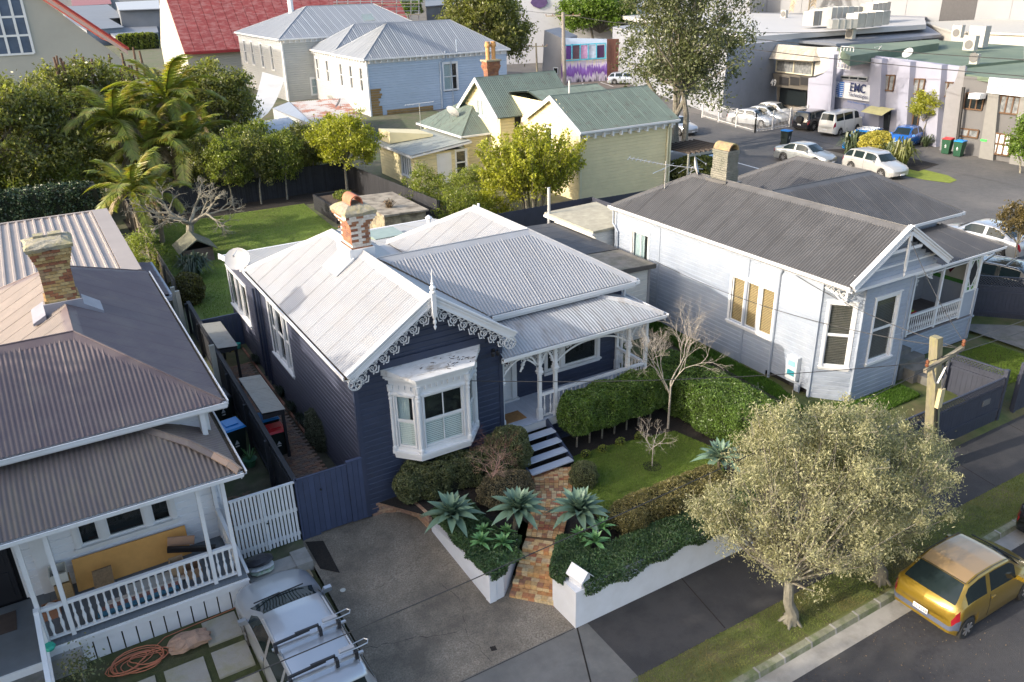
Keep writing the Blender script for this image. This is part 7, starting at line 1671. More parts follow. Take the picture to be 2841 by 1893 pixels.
def put_car(t,x,y,z,rz,kind):
 """x,y = centre of the car"""
 L = CARTYPES[kind]['L']; t.location = (x-math.cos(rz)*L/2, y-math.sin(rz)*L/2, z); t.rotation_euler = (0, 0, rz); return t
# gold hatchback on the street
gold = paint('gold_paint', (.25, .165, .018), .5, .3); goldroof = paint('sun_faded_gold', (.33, .22, .105), .3, .38); greyb = mat('grey_bumper_plastic', (.07, .085, .13), .6, .06)  # roof panel is a paler, tanner gold than the body
car = make_car('hatch', gold, 'gold three door hatchback with grey rear bumper parked by the kerb', roof_m=goldroof, bumper_m=greyb, plate='ZL4548')
put_car(car, 17.23, 7.98, 0, 0, 'hatch')
sky_car = make_car('hatch', paint('black_paint', (.012, .012, .014), .2, .2), 'black car with red tail light at the right edge ahead of the gold hatchback')
put_car(sky_car, 20.45+1.81, 7.95, 0, .0, 'hatch')
# silver wagon with rack in the left driveway
silver = paint('silver_paint', (.40, .43, .47), .6, .3)
CARTYPES['estate'] = dict(CARTYPES['wagon'], L=5.15, wb=2.85, W=1.84, rw=(.022, .05), side=[(.07, .22), (.235, .42), (.435, .69)], top=[(0, .60), (.01, .85), (.02, .98), (.055, 1.40), (.09, 1.47), (.40, 1.51), (.52, 1.49), (.58, 1.44), (.76, 1.02), (.86, .95), (.95, .82), (.985, .70), (1, .5)], ws=(.575, .755))
wag = make_car('estate', silver, 'silver blue wagon with two loaded roof bars on the paved drive', rails=True)
put_car(wag, 2.82, 16.9-2.575, .22, PI/2+.02, 'estate')
rk = []
for i,yy in enumerate((13.35,12.35)):
 t = thing('carrier_rack', ['front ski carrier rack clamped across the roof of the silver wagon', 'rear ski carrier rack clamped across the roof of the silver wagon'][i], 'roof rack', (2.85, yy, 1.8), 'carrier racks on the silver wagon')
 MB().box(2.05, 3.6, yy-.03, yy+.03, 1.80, 1.84).build('crossbar', STEEL, t)
 MB().bar((2.1, yy+.06, 1.89), (2.85, yy+.07, 1.91), .05, .045).build('clamp_arm', BLACKP, t); MB().bar((2.55, yy+.06, 1.95), (3.05, yy+.07, 1.94), .05, .04).build('clamp_arm', BLACKP, t)
 for x in (2.12, 3.05, 3.45): MB().box(x-.035, x+.035, yy-.045, yy+.07, 1.72, 1.90).build('clamp', BLACKP, t)
 MB().tube([(3.1, yy+.03, 1.95), (3.5, yy+.03, 1.94), (3.72, yy+.05, 1.94), (3.76, yy+.13, 1.94), (3.7, yy+.2, 1.94), (3.4, yy+.18, 1.93), (3.2, yy+.12, 1.92)], .013, 6).build('loop', STEEL, t)
 MB().box(3.15, 3.45, yy+.06, yy+.16, 1.90, 1.97).build('strap', mat('grey_strap', (.3, .31, .33), .6, .1), t)
# side street cars
c = make_car('sedan', paint('pale_silver', (.36, .38, .38), .5, .3), 'silver sedan parked across the side street behind the dark chimney'); put_car(c, 49.6, 41.2, .955, -PI/2+.12, 'sedan')
c = make_car('wagon', paint('white_silver', (.44, .44, .43), .4, .3), 'silver station wagon parked in front of the flax bushes', rails=True, hs=1.05); put_car(c, 50.5, 35.9, .955, -PI/2-.12, 'wagon')
c = make_car('sedan', paint('bright_silver', (.40, .41, .43), .5, .3), 'silver sedan beyond the porch roof at the right edge of the picture'); put_car(c, 40.7, 22.1, .9, PI/2, 'sedan')
c = make_car('wagon', paint('near_black', (.018, .025, .026), .2, .2), 'black hatchback with silver roof bars behind the navy lattice fence', bars=True); put_car(c, 36.4, 18.3, .55, -PI/2+.25, 'wagon')
c = make_car('suv', paint('off_black', (.02, .02, .025), .2, .2), 'black four wheel drive with a spare wheel cover beside the white van', cat='car'); put_car(c, 61.6, 50.6, .96, -.05+PI*0+.15, 'suv')
sw = MB().lathe((-.06, 0, 1.0), [(.30, -.08), (.33, -.04), (.33, .06), (.28, .1)], 16, axis='x').build('spare_wheel_cover', BLACKP, c)
c = make_car('van', paint('van_white', (.66, .65, .60), .05, .35), 'white passenger van parked in front of the lavender building', name='parked_van', cat='van'); put_car(c, 61.4, 47.6, .96, .12, 'van')
c = make_car('hatch', paint('bright_blue', (.01, .13, .48), .3, .25), 'bright blue hatchback with silver roof rails behind the flax', rails=True, hs=1.03); put_car(c, 60.6, 40.8, .96, PI+.2, 'hatch')
c = make_car('wagon', paint('azure', (.01, .17, .46), .3, .25), 'second blue car with roof rack mostly hidden behind yellow shrub', bars=True); put_car(c, 57.2, 42.0, .96, PI+.25, 'wagon')
for i, (x, y, lb) in enumerate(((58.6, 55.2, 'silver sedan nearest the corner inside the white picket railing'), (60.8, 55.8, 'middle silver sedan inside the white railing'), (63.0, 56.6, 'white hatchback farthest right inside the white railing'))):
 c = make_car('sedan' if i < 2 else 'hatch', paint(['silver_a', 'silver_b', 'white_c'][i], [(.5, .53, .57), (.45, .48, .5), (.65, .66, .66)][i], .4, .3), lb, group='cars inside the white railing', detail=0); put_car(c, x, y, .96, -PI/2+.25, 'sedan' if i < 2 else 'hatch')
c = make_car('wagon', paint('audi_silver', (.45, .48, .53), .5, .3), 'silver hatchback parked beside the purple mural wall', detail=0); put_car(c, 69.0, 87.2, .96, -.75, 'wagon')
c = make_car('sedan', paint('dull_silver', (.4, .42, .45), .5, .3), 'silver car glimpsed through the trunks of the tall tree', detail=0); put_car(c, 50.5, 56.5, .96, -PI/2, 'sedan')
c = make_car('wagon', paint('pale_blue_silver', (.45, .5, .56), .5, .3), 'pale car on the near side of the street behind the tree trunks', detail=0); put_car(c, 42.5, 46.0, .96, PI/2, 'wagon')
for i, (px, py, lb) in enumerate(((1288, 60, 'dark car in the distance beside the leafy street tree'), (1318, 64, 'white car in the distant shopping street'), (1355, 68, 'second white car with red lights in the distant street'), (1372, 60, 'small dark car far away at the shops'))):
 p = oz(px, py, 1.0); c = make_car('suv', paint('far%d' % i, [(.03, .03, .035), (.6, .6, .6), (.6, .6, .62), (.05, .05, .06)][i], .2, .3), lb, group='distant cars by the shops', detail=0); put_car(c, p.x, p.y, .96, .3, 'suv')
bin_(*oz(2178, 402, .96), .2, 'blue', 'lone blue lidded bin on the asphalt behind the silver sedan', 1.15)
bin_(60.3, 37.0, .96, .2-PI/2, 'red', 'dark green bin with red lid against the grey block building', 1.15, body=mat('green_bin', (.01, .06, .03), .5, .1)); bin_(60.1, 35.9, .96, .1-PI/2, 'blue', 'dark green bin with blue lid next to the red lidded one', 1.15, body=MATS['green_bin'])
# ======================= YELLOW HOUSE =======================
YW = mat('pale_yellow_paint', (.64, .56, .34), .55, .05, 1.5, island=.02, c2=(.5, .46, .28), dscale=.6, damt=.3)
YH = thing('yellow_house', 'pale yellow weatherboard house with mossy green corrugated gables and white trim', 'house', (31, 46, .95))
yw = core(YH, [(29.65, 41.65), (36.7, 41.65), (36.7, 47.3), (35, 55), (28.9, 55), (28.9, 50), (30.4, 49.8), (30.4, 47.3), (29.65, 47.3)], .9, 5.3, name='wall')
MB().prism([(29.7, 41.6, 5.2), (29.7, 47.4, 5.2), (29.7, 44.5, 6.95)], (.2, 0, 0)).build('gable_core', DARK, YH); MB().prism([(28.8, 49.9, 5.2), (28.8, 55.2, 5.2), (28.8, 52.55, 7.4)], (.2, 0, 0)).build('gable_core', DARK, YH)
PT = .21
def ywb(P,d,n,L,z0,z1,**k): weatherboards(yw,P,d,n,L,z0,z1,YW,PT,**k)
ywb((29.5,41.5,0),(1,0,0),(0,-1,0),7.2,.9,5.35)
g = lambda c,hh_,z0,sl: (lambda z: (0,2*hh_) if z < z0 else (max(0,(z-z0)/sl),2*hh_-max(0,(z-z0)/sl)))
ywb((29.5,47.5,0),(0,-1,0),(-1,0,0),6.0,.9,7.0,lim=g(0,3.0,5.35,.56),openings=[(2.0,2.9,3.4,5.2)])
ywb((28.7,55.3,0),(0,-1,0),(-1,0,0),5.4,3.5,7.4,lim=g(0,2.7,5.3,.82),openings=[(2.1,3.3,5.0,6.2)])
ywb((30.3,49.8,0),(0,-1,0),(-1,0,0),2.4,.9,5.3); ywb((28.7,49.9,0),(1,0,0),(0,-1,0),1.7,.9,5.3); ywb((26.7,51.6,0),(1,0,0),(0,-1,0),2.1,.9,3.9); ywb((28.7,51.6,0),(0,-1,0),(-1,0,0),1.75,.9,5.3); ywb((30.35,51.3,0),(0,-1,0),(-1,0,0),5.3,5.25,6.45); ywb((30.3,46.0,0),(1,0,0),(0,-1,0),5.5,5.4,6.3); ywb((26.7,58,0),(0,-1,0),(-1,0,0),6.4,3.2,3.95)
FY = frame((28.7,55.3,0),(0,-1,0),(-1,0,0)); window(YH,FY,2.15,3.25,5.05,6.1,rows=1,cols=2,blind=BLIND,arch=.12)
FY2 = frame((29.5,47.5,0),(0,-1,0),(-1,0,0)); window(YH,FY2,2.05,2.85,3.45,5.1,rows=2,arch=.12)
YB = thing('small_lean_building', 'low yellow wing with skillion roof, white door and tall narrow windows', 'wing', (24.5, 53, .95))
yb = core(YB, [(22.75, 51.15), (26.6, 51.15), (26.6, 57), (22.75, 57)], .9, 3.1, name='wall')
for (P,d,n,L,op) in (((22.6,51.0,0),(1,0,0),(0,-1,0),4.1,[(1.75,2.65,1.0,3.0),(3.1,3.95,1.5,3.2)]),((22.6,57.0,0),(0,-1,0),(-1,0,0),6.0,[(3.8,5.4,1.6,2.9)])): weatherboards(yb,P,d,n,L,.9,3.25,YW,PT,openings=op)
FB1 = frame((22.6,51,0),(1,0,0),(0,-1,0)); window(YB,FB1,3.15,3.9,1.5,3.1,rows=2,arch=.1); FB2 = frame((22.6,57,0),(0,-1,0),(-1,0,0)); window(YB,FB2,3.85,5.35,1.6,2.85,rows=1,cols=4,arch=.1)
MB().fbox(FB1, 1.65, 2.75, -.02, .05, 1.0, 3.1).build('door_frame', WHITE, YB); MB().fbox(FB1, 1.78, 2.62, .05, .07, 1.05, 2.98).build('door', WHITE, YB)
lp = [(22.2,50.6,3.25),(26.8,50.6,3.75),(26.8,57.2,3.75),(22.2,57.2,3.25)]
lr2 = MB().hexa([(a, b, c-.14) for a, b, c in lp]+[(a, b, c) for a, b, c in lp]).build('roof', WHITE, YB); corrugated(lr2, [(a, b, c+.02) for a, b, c in lp], mat('grey_green_iron', (.25, .27, .25), .5, .1, 2, island=.05), pitch=.2, amp=.015)
MB().hexa([(22.6, 55.0, 3.4), (25.6, 54.2, 3.7), (25.6, 56.8, 3.7), (22.6, 57, 3.4), (22.6, 55.0, 4.2), (25.6, 54.2, 3.85), (25.6, 56.8, 3.85), (22.6, 57, 4.2)]).build('roof_box', YW, YB)
# roofs
PY_ = [[(29.25,41.15,5.35),(37.1,41.15,5.35),(37.1,44.5,7.1),(29.25,44.5,7.1)],[(29.25,47.85,5.35),(37.1,47.85,5.35),(37.1,44.5,7.1),(29.25,44.5,7.1)],
  [(28.3,49.5,5.25),(35,49.5,5.25),(35,52.55,7.6),(28.3,52.55,7.6)],[(28.3,55.6,5.25),(35,55.6,5.25),(35,52.55,7.6),(28.3,52.55,7.6)],
  [(30.2,46.0,6.3),(36,46.0,6.3),(36,48.6,6.95),(30.2,48.6,6.95)],[(30.2,48.6,6.95),(36,48.6,6.95),(36,51.3,6.65),(30.2,51.3,6.6)],
  [(26.4,51.3,4.0),(28.75,53.8,5.6),(28.75,55.8,5.6),(26.4,58.6,4.0)],[(26.4,51.3,4.0),(30.3,51.3,4.0),(28.75,53.8,5.6)],[(30.3,51.3,4.0),(30.3,51.2,4.0),(28.75,53.8,5.6)]]
rb = MB()
for p in PY_[:8]: rb.quad(*[(a,b,c-.05) for a,b,c in p])
yr = rb.build('roof', ROOFG, YH)
for i,p in enumerate(PY_[:8]): corrugated(yr,p,ROOFG,pitch=.15,amp=.02,sheet=.9)
for pts in ([(29.25,44.5,7.1),(37.1,44.5,7.1)],[(28.3,52.55,7.6),(35,52.55,7.6)],[(26.4,51.3,4.0),(28.75,53.8,5.6)],[(30.2,48.6,6.95),(36,48.6,6.95)]): ridge_cap(yr,pts,.16,.1,ROOFG)
def barge_x(parent,x,a,b,m=WHITE,d=.24,t=.06,cap=.05):
 A = Vector((x, a[0], a[1])); B = Vector((x, b[0], b[1])); MB().hexa([A+Vector((-t, 0, -d)), B+Vector((-t, 0, -d)), B+Vector((0, 0, -d)), A+Vector((0, 0, -d)), A+Vector((-t, 0, cap)), B+Vector((-t, 0, cap)), B+Vector((0, 0, cap)), A+Vector((0, 0, cap))]).build('bargeboard', m, parent)
for x,a,b in ((29.25,(41.15,5.35),(44.5,7.12)),(29.25,(47.85,5.35),(44.5,7.12)),(28.3,(49.5,5.25),(52.55,7.62)),(28.3,(55.6,5.25),(52.55,7.62))): barge_x(YH,x,a,b)
MB().box(29.2, 37.1, 41.06, 41.15, 5.24, 5.36).box(29.25, 37.1, 41.15, 41.5, 5.16, 5.2).box(29.5, 37.0, 41.42, 41.46, 4.95, 5.16).box(26.3, 26.42, 51.2, 58.6, 3.9, 4.02).box(26.4, 30.3, 51.2, 51.3, 3.9, 4.02).each('gutter', WHITE, YH)
for i in range(11): MB().box(29.7+i*.68, 29.82+i*.68, 41.2, 41.47, 4.85, 5.15).build('eave_bracket', WHITE, YH)
MB().box(29.42, 29.56, 41.42, 41.56, .9, 5.2).box(36.6, 36.74, 41.42, 41.56, .9, 5.2).tube([(36.45, 41.3, 5.1), (36.4, 41.4, 4.8), (36.4, 41.4, 1)], .06, 8).each('corner_board', mat('cream_board', (.60, .56, .38), .5, .05), YH)
MB().tube([(31.0, 44.9, 6.9), (31.0, 44.9, 7.9)], .06, 8).build('vent_pipe', MATS['galvanised_pipe'], YH)
# twin pot chimney
cc = oy(1363,212,57);
ych = MB().box(cc.x-.45, cc.x+.45, 56.7, 57.3, 5.0, cc.z+1.1).build('chimney', MORT, YH)
for k in range(14):
 e = .0 if k < 7 else .07*(k-6) if k < 11 else .2; brick_course(ych,cc.x,57.0,cc.z-.3+k*.1,.95+e,.65+e,.1,lambda s,f: (BRW if k in (1,2) else BRR),off=k % 2,bl=.25)
MB().box(cc.x-.65, cc.x+.65, 56.5, 57.5, cc.z+1.1, cc.z+1.22).build('chimney_cap', MATS['lichened_render'], ych)
for dx in (-.25, .25): MB().lathe((cc.x+dx, 57, cc.z+1.2), [(.17, 0), (.15, .2), (.16, .9), (.22, .95), (.22, 1.1), (.18, 1.15), (.19, 1.3)], 12).build('chimney_pot', mat('buff_chimney_pot', (.48, .26, .10), .7, .1), ych)
dish(27.2, 54.2, 4.6, PI*.1, 'grey satellite dish on the green hipped lean-to roof', r=.5, arm=.6)
dsh = dish(*oz(942, 300, 3.8), PI*.9, 'dark round satellite dish above the rusty roofed shed', r=.5, m=mat('dish_dark', (.08, .08, .09), .5, .05), arm=.4)
an2 = thing('tv_aerial', 'thin television aerial above the low yellow wing', 'aerial', (25.5, 56, 3.8)); q = MB().tube([(25.5, 56, 3.7), (25.5, 56, 5.8)], .025, 5).tube([(24.6, 56.5, 5.7), (26.4, 55.5, 5.9)], .018, 5); q.build('mast', STEEL, an2)
q = MB()
for i in range(8): f = i/7; c = Vector((24.6,56.5,5.7)).lerp(Vector((26.4,55.5,5.9)),f); q.tube([c-Vector((.2,.35,0)),c+Vector((.2,.35,0))],.012,4)
q.build('aerial_rods', STEEL, an2, kind='stuff')
# ======================= BLUE HOUSE,GREY HOUSE =======================
BW = mat('pale_blue_weatherboard', (.36, .44, .55), .55, .05, .8, island=.03); GW2 = mat('grey_weatherboard', (.38, .39, .38), .55, .05, .8, island=.03); WW2 = mat('white_weatherboard3', (.34, .355, .37), .5, .05)
def twostorey(name,label,x0,x1,y0,y1,zg,ze,zr,mf,ml,winsL,winsF,ridge,extra=None,pitch=.25):
 t = thing(name, label, 'house', (x0, y0, zg)); wl_ = core(t, [(x0+.15, y0+.15), (x1-.15, y0+.15), (x1-.15, y1), (x0+.15, y1)], zg, ze-.1, name='wall')
 weatherboards(wl_,(x0,y0,0),(1,0,0),(0,-1,0),x1-x0,zg,ze-.4,mf,pitch,openings=[(a,b,c,d) for a,b,c,d in winsF]); weatherboards(wl_,(x0,y1,0),(0,-1,0),(-1,0,0),y1-y0,zg,ze-.4,ml,pitch,openings=winsL)
 F = frame((x0,y0,0),(1,0,0),(0,-1,0)); Lf = frame((x0,y1,0),(0,-1,0),(-1,0,0))
 for o in winsF: window(t,F,o[0]+.02,o[1]-.02,o[2]+.02,o[3]-.02,arch=.17,rows=2,vbar=True,curtain=True,proud=.07)
 for o in winsL: window(t,Lf,o[0]+.02,o[1]-.02,o[2]+.02,o[3]-.02,arch=.15,rows=2,proud=.07,vbar=True)
 MB().box(x0-.02, x1, y0-.06, y0-.0, ze-.45, ze-.02).box(x0-.06, x0, y0-.06, y1, ze-.45, ze-.02).box(x0-.45, x1+.3, y0-.45, y0-.3, ze-.08, ze+.08).box(x0-.45, x0-.3, y0-.3, y1, ze-.08, ze+.08).box(x0-.3, x1, y0-.3, y0, ze-.1, ze-.05).box(x0-.3, x0, y0, y1, ze-.1, ze-.05).each('cornice', WHITE, t)
 k = int((x1-x0)/.65)
 for i in range(k): MB().box(x0+.2+i*.65, x0+.33+i*.65, y0-.3, y0-.06, ze-.38, ze-.11).build('eave_bracket', WHITE, t)
 for i in range(int((y1-y0)/.8)): MB().box(x0-.3, x0-.06, y0+.3+i*.8, y0+.43+i*.8, ze-.38, ze-.11).build('eave_bracket', WHITE, t)
 MB().box(x0-.08, x0+.1, y0-.08, y0+.1, zg, ze-.4).build('corner_board', WHITE, t)
 a0,a1,b0,b1 = x0-.4,x1+.3,y0-.4,y1+.3
 (rx0,ry),(rx1,ry2) = ridge
 P = [[(a0,b0,ze),(a1,b0,ze),(rx1,ry2,zr),(rx0,ry,zr)],[(a0,b0,ze),(rx0,ry,zr),(rx0,ry,zr),(a0,b1,ze)],[(a1,b0,ze),(a1,b1,ze),(rx1,ry2,zr)],[(a0,b1,ze),(a1,b1,ze),(rx1,ry2,zr),(rx0,ry,zr)]]
 P[1] = [(a0,b0,ze),(rx0,ry,zr),(a0,b1,ze)]
 rb = MB()
 for p in P: rb.quad(*[(a,b,c-.04) for a,b,c in p])
 r = rb.build('roof', ROOFT, t)
 for p in P[:3]: corrugated(r,p,ROOFT,pitch=.25,amp=.03,sheet=1.0,sample=3)
 for p,q in (((rx0,ry,zr),(rx1,ry2,zr)),((a0,b0,ze),(rx0,ry,zr)),((a1,b0,ze),(rx1,ry2,zr)),((a0,b1,ze),(rx0,ry,zr))): ridge_cap(r,[p,q],.25,.1,ROOFT,r=.04)
 return t
BH = twostorey('blue_house', 'large pale blue two storey weatherboard house with steel grey hipped roof', 32.3, 48.9, 83.2, 92.6, .95, 6.6, 9.7, BW, WW2, [(1.2, 2.1, 3.3, 5.7), (4.2, 5.1, 3.3, 5.7), (7.2, 8.1, 3.3, 5.7)], [(8.7, 10.3, 2.9, 5.6)], ((36.9, 87.9), (44.4, 87.9)))
BH2 = twostorey('blue_house_rear_wing', 'rear wing of the pale blue house with its own grey hip roof', 32.5, 44, 92.9, 101.0, .95, 6.6, 9.3, WW2, WW2, [(1.0, 1.9, 3.3, 5.7), (4.5, 5.4, 3.3, 5.7)], [], ((36.6, 97), (41, 97)))
GH = twostorey('grey_house', 'grey two storey weatherboard house with white cornice and skylight in its hipped roof', 28.9, 48, 100.8, 121, .95, 7.9, 11.1, GW2, WW2, [(2.3, 3.3, 4.2, 7.0), (6.0, 7.0, 4.2, 7.0), (10.5, 11.5, 4.2, 7.0), (15, 16, 4.2, 7.0), ], [(3.0, 4.6, 1.5, 3.3)], ((35, 109), (44, 109)))
MB().hexa([tuple(oz(*p, 10.6)) for p in ((1003, 42), (1030, 40), (1041, 58), (1010, 60))]+[tuple(oz(*p, 10.75)) for p in ((1003, 40), (1030, 38), (1041, 56), (1010, 58))]).build('skylight', mat('teal_skylight', (.03, .12, .12), .2, .1), GH)
MB().tube([(33.6, 111, 9), (33.6, 111, 13.0)], .35, 10).lathe((33.6, 111, 13), [(.5, 0), (.5, .25), (.2, .5)], 10).each('chimney_flue', WHITE, GH)
MB().tube([(41.2, 83.0, 6.9), (41.3, 83.0, 6.2), (40.6, 83.1, 5.8), (40.6, 83.1, 1)], .09, 6).tube([(42.6, 83.0, 8.0), (42.6, 83, 6.4), (41.9, 83.1, 5.9), (42.0, 83.1, 1)], .06, 6).each('downpipe', mat('blue_grey_pipe', (.3, .36, .44), .5, .05), BH)
BM = mat('bare_brown_board', (.26, .17, .07), .8, .2, 2, island=.15)
for i in range(11): MB().box(32.45, 33.6+random.uniform(-.35, .2)*(i > 3), 83.14, 83.17, .95+i*.25, 1.17+i*.25).build('bare_board', BM, BH)
for i in range(2): MB().box(34.1, 39.5, 83.14, 83.17, .95+i*.25, 1.17+i*.25).build('bare_board', BM, BH)
# white tarpaulin and rusty shed
tp = []
a,b,c,d = opl(728,200,(30,98,0),(0,1,0)),opl(790,212,(30,96,0),(0,1,0)),oz(664,330,3.5),oz(648,305,3.8)
q = MB(); K = 8
for k in range(K+1):
 f = k/K; s = -1.6*math.sin(PI*f); q.v += [tuple(a.lerp(d,f)+Vector((0,0,s))),tuple(b.lerp(c,f)+Vector((0,0,s-.2)))]
for k in range(K): q.f.append((2*k,2*k+1,2*k+3,2*k+2)); q.m.append(0)
tag(q.build('tarpaulin', mat('white_tarpaulin', (.58, .57, .54), .6, .12, .6), None, smooth=True), 'long white tarpaulin slung from the grey house wall like a slide', 'tarpaulin')
RS = thing('rusty_shed', 'small white shed with rust streaked corrugated roof before the blue house', 'shed', (26, 66, 1))
rz_ = 3.4; s0 = [oz(803,286,rz_),oz(955,273,rz_),oz(1010,340,rz_-.4),oz(872,352,rz_-.4)]; s1 = [oz(757,304,rz_-.7),oz(803,286,rz_),oz(872,352,rz_-.4)]
RUST = mat('rust_streaked_iron', (.42, .40, .38), .6, .1, 1, c2=(.30, .10, .04), dscale=.7, damt=.9, dlo=.5, dhi=.56)
rr = MB().quad(*[tuple(p) for p in s0]).build('roof', RUST, RS); corrugated(rr, [tuple(p+Vector((0, 0, .03))) for p in s0], RUST, pitch=.2, amp=.02)
wv = [Vector((p.x, p.y, .95)) for p in (s1[0], s0[3], s0[2], s0[1])]; MB().add([tuple(p) for p in wv]+[tuple(s1[0]), tuple(s0[3]), tuple(s0[2]), tuple(s0[1])], [(0, 1, 5, 4), (1, 2, 6, 5), (4, 5, 6, 7)]).build('wall', WW2, RS)
MB().prism([tuple(s1[0]), tuple(s0[0]), tuple(s0[3])], (0, 0, .12)).build('roof_edge', STEEL, RS)
LWS = thing('low_shed', 'low shed with plain pale corrugated roof behind the clipped garden trees', 'shed', (22, 62, 1))
ls = [oz(690, 345, 3.0), oz(800, 328, 3.2), oz(850, 360, 3.0), oz(720, 382, 2.7)]; r_ = MB().prism([tuple(p) for p in ls], (0, 0, -.1)).build('roof', ROOFW, LWS); corrugated(r_, [tuple(p+Vector((0, 0, .03))) for p in ls], mat('pale_shed_iron', (.45, .47, .50), .5, .1), pitch=.2, amp=.02)
MB().prism([(p.x, p.y, .9) for p in ls], (0, 0, 1.7)).build('wall', WW2, LWS)
# ======================= RED ROOFED HALL,CHURCH,GREY SHEDS =======================
CREAM = mat('cream_wall', (.38, .365, .32), .6, .05, .5, island=.02)
RH = thing('red_roofed_hall', 'cream weatherboard hall with a huge steep faded red roof', 'hall', (24, 136, 1))
rh = core(RH, [(24.9, 136.6), (75, 136.6), (75, 158), (24.9, 158)], .9, 4.9, m=CREAM, name='wall')
weatherboards(rh, (24.6, 136.4, 0), (1, 0, 0), (0, -1, 0), 30, .9, 4.9, CREAM, .35); MB().prism([(24.6, 136.4, .9), (24.6, 158, .9), (24.6, 158, 4.9), (24.6, 147.2, 15.8), (24.6, 136.4, 4.9)], (.3, 0, 0)).build('gable_wall', CREAM, RH)
pr = [(24.2, 135.8, 4.7), (62, 135.8, 4.7), (62, 147.2, 16.4), (24.2, 147.2, 16.4)]; r_ = MB().quad(*pr).build('roof', ROOFR, RH)
n = 24
for i in range(n):
 xa = 24.2+37.8*i/n; xb = 24.2+37.8*(i+1)/n-.06; MB().hexa([(xa, 135.75, 4.72), (xb, 135.75, 4.72), (xb, 147.2, 16.48), (xa, 147.2, 16.48), (xa, 135.7, 4.82), (xb, 135.7, 4.82), (xb, 147.15, 16.56), (xa, 147.15, 16.56)]).build('roof_sheet', ROOFR, r_)
MB().box(24.2, 62, 135.5, 135.75, 4.4, 4.75).build('gutter', mat('red_gutter', (.30, .03, .03), .5, .05), RH)
FRH = frame((24.6, 158, 0), (0, -1, 0), (-1, 0, 0)); window(RH, FRH, 12.5, 14.5, 4.5, 8.5, rows=3, cols=1, arch=.3, glass=mat('green_hall_glass', (.10, .14, .05), .2, .3, 2)); window(RH, frame((24.6, 136.4, 0), (1, 0, 0), (0, -1, 0)), 8.7, 10.6, 1.0, 4.3, rows=3, arch=.25)
CU = thing('church', 'big cream gabled church with red verge and tall blue grey leadlight at far left', 'church', (5, 105, 1))
Yc = 105; pts = [oy(*p,Yc) for p in ((346,150),(118,-6),(-60,-150),(-60,250))]
e = pts[0]; MB().prism([tuple(oy(-200, 260, Yc)), tuple(Vector((e.x-.3, Yc, .9))), tuple(Vector((e.x-.3, Yc, e.z-.6))), tuple(oy(118, 0, Yc)), tuple(oy(-200, -215, Yc))], (0, .5, 0)).build('gable_wall', CREAM, CU)
A, B = oy(352, 140, Yc), oy(-200, -226, Yc); dv = (B-A); MB().hexa([A+Vector((0, -.5, -.45)), B+Vector((0, -.5, -.45)), B+Vector((0, .1, -.45)), A+Vector((0, .1, -.45)), A+Vector((0, -.5, 0)), B+Vector((0, -.5, 0)), B+Vector((0, .1, 0)), A+Vector((0, .1, 0))]).build('verge_board', mat('salmon_verge', (.55, .38, .32), .6, .05), CU)
MB().hexa([A+Vector((.2, -.6, .02)), B+Vector((.2, -.6, .02)), B+Vector((.2, 25, .02)), A+Vector((.2, 25, .02)), A+Vector((.2, -.6, .3)), B+Vector((.2, -.6, .3)), B+Vector((.2, 25, .3)), A+Vector((.2, 25, .3))]).build('roof', mat('church_red_roof', (.36, .04, .035), .5, .08), CU)
MB().box(-20, e.x-.3, Yc-.12, Yc-.01, 3.9, 4.2).build('string_course', WHITE, CU)
gw = MB(); cols_ = [oy(x,60,Yc).x for x in (-70,-36,3,40,73)]
zt = oy(40,-60,Yc).z; zb_ = oy(60,150,Yc).z
lf = MB()
for x in cols_: lf.box(x-.12,x+.12,Yc-.12,Yc-.02,zb_,zt)
for k in range(5): zz = zb_+(zt-zb_)*k/4; lf.box(cols_[0],cols_[-1],Yc-.11,Yc-.03,zz-.1,zz+.1)
wf = lf.build('leadlight_window', WHITE, CU)
for i in range(4):
 for k in range(4): MB().box(cols_[i]+.12, cols_[i+1]-.12, Yc-.05, Yc-.02, zb_+(zt-zb_)*k/4+.1, zb_+(zt-zb_)*(k+1)/4-.1).build('pane', mat('grey_church_glass', (.08, .11, .17), .25, .3, .5), wf)
window(CU,frame((0,Yc,0),(1,0,0),(0,-1,0)),oy(260,160,Yc).x,oy(283,160,Yc).x,1.5,3.4,rows=1,cols=2,arch=.1)
GS = mat('grey_shed_iron', (.14, .155, .18), .6, .1, .3, island=.05)
def shed(label, roof_px, z, h, m_roof, m_wall, name='shed', cat='shed', base=.9, inset=.2):
 P = [oz(px,py,zz) for (px,py,zz) in roof_px]; t = thing(name,label,cat,(P[0].x,P[0].y,base))
 MB().prism([tuple(p) for p in P], (0, 0, .2)).build('roof', m_roof, t)
 c = sum(P,Vector())/len(P); W_ = [p+(c-p)*.02 for p in P]
 MB().add([(p.x, p.y, base) for p in W_]+[tuple(p) for p in W_], [(i, (i+1) % len(P), len(P)+(i+1) % len(P), len(P)+i) for i in range(len(P))]).build('wall', m_wall, t); return t
shed('long low grey workshop with ribbed roof between the church and red hall', [(168, 20, 6), (300, 14, 6), (345, 50, 4.5), (190, 62, 4.5)], 6, 5, GS, GS)
shed('grey gabled workshop building left of the red roofed hall', [(190, 60, 5.5), (300, 52, 5.5), (345, 78, 4.5), (240, 86, 4.5)], 6, 5, GS, mat('pale_shed_wall', (.22, .24, .28), .6, .1))
shed('low flat grey outbuilding beside the clipped green hedge', [(285, 82, 3.6), (435, 74, 3.6), (440, 92, 3.3), (320, 104, 3.3)], 4, 3, GS, MATS['pale_shed_wall'])
shed('dark blue grey warehouse behind the workshops at upper left', [(320, 8, 8), (440, 2, 8), (445, 26, 8), (330, 30, 8)], 8, 7, mat('pale_grey_roof', (.33, .35, .38), .5, .1), GS)
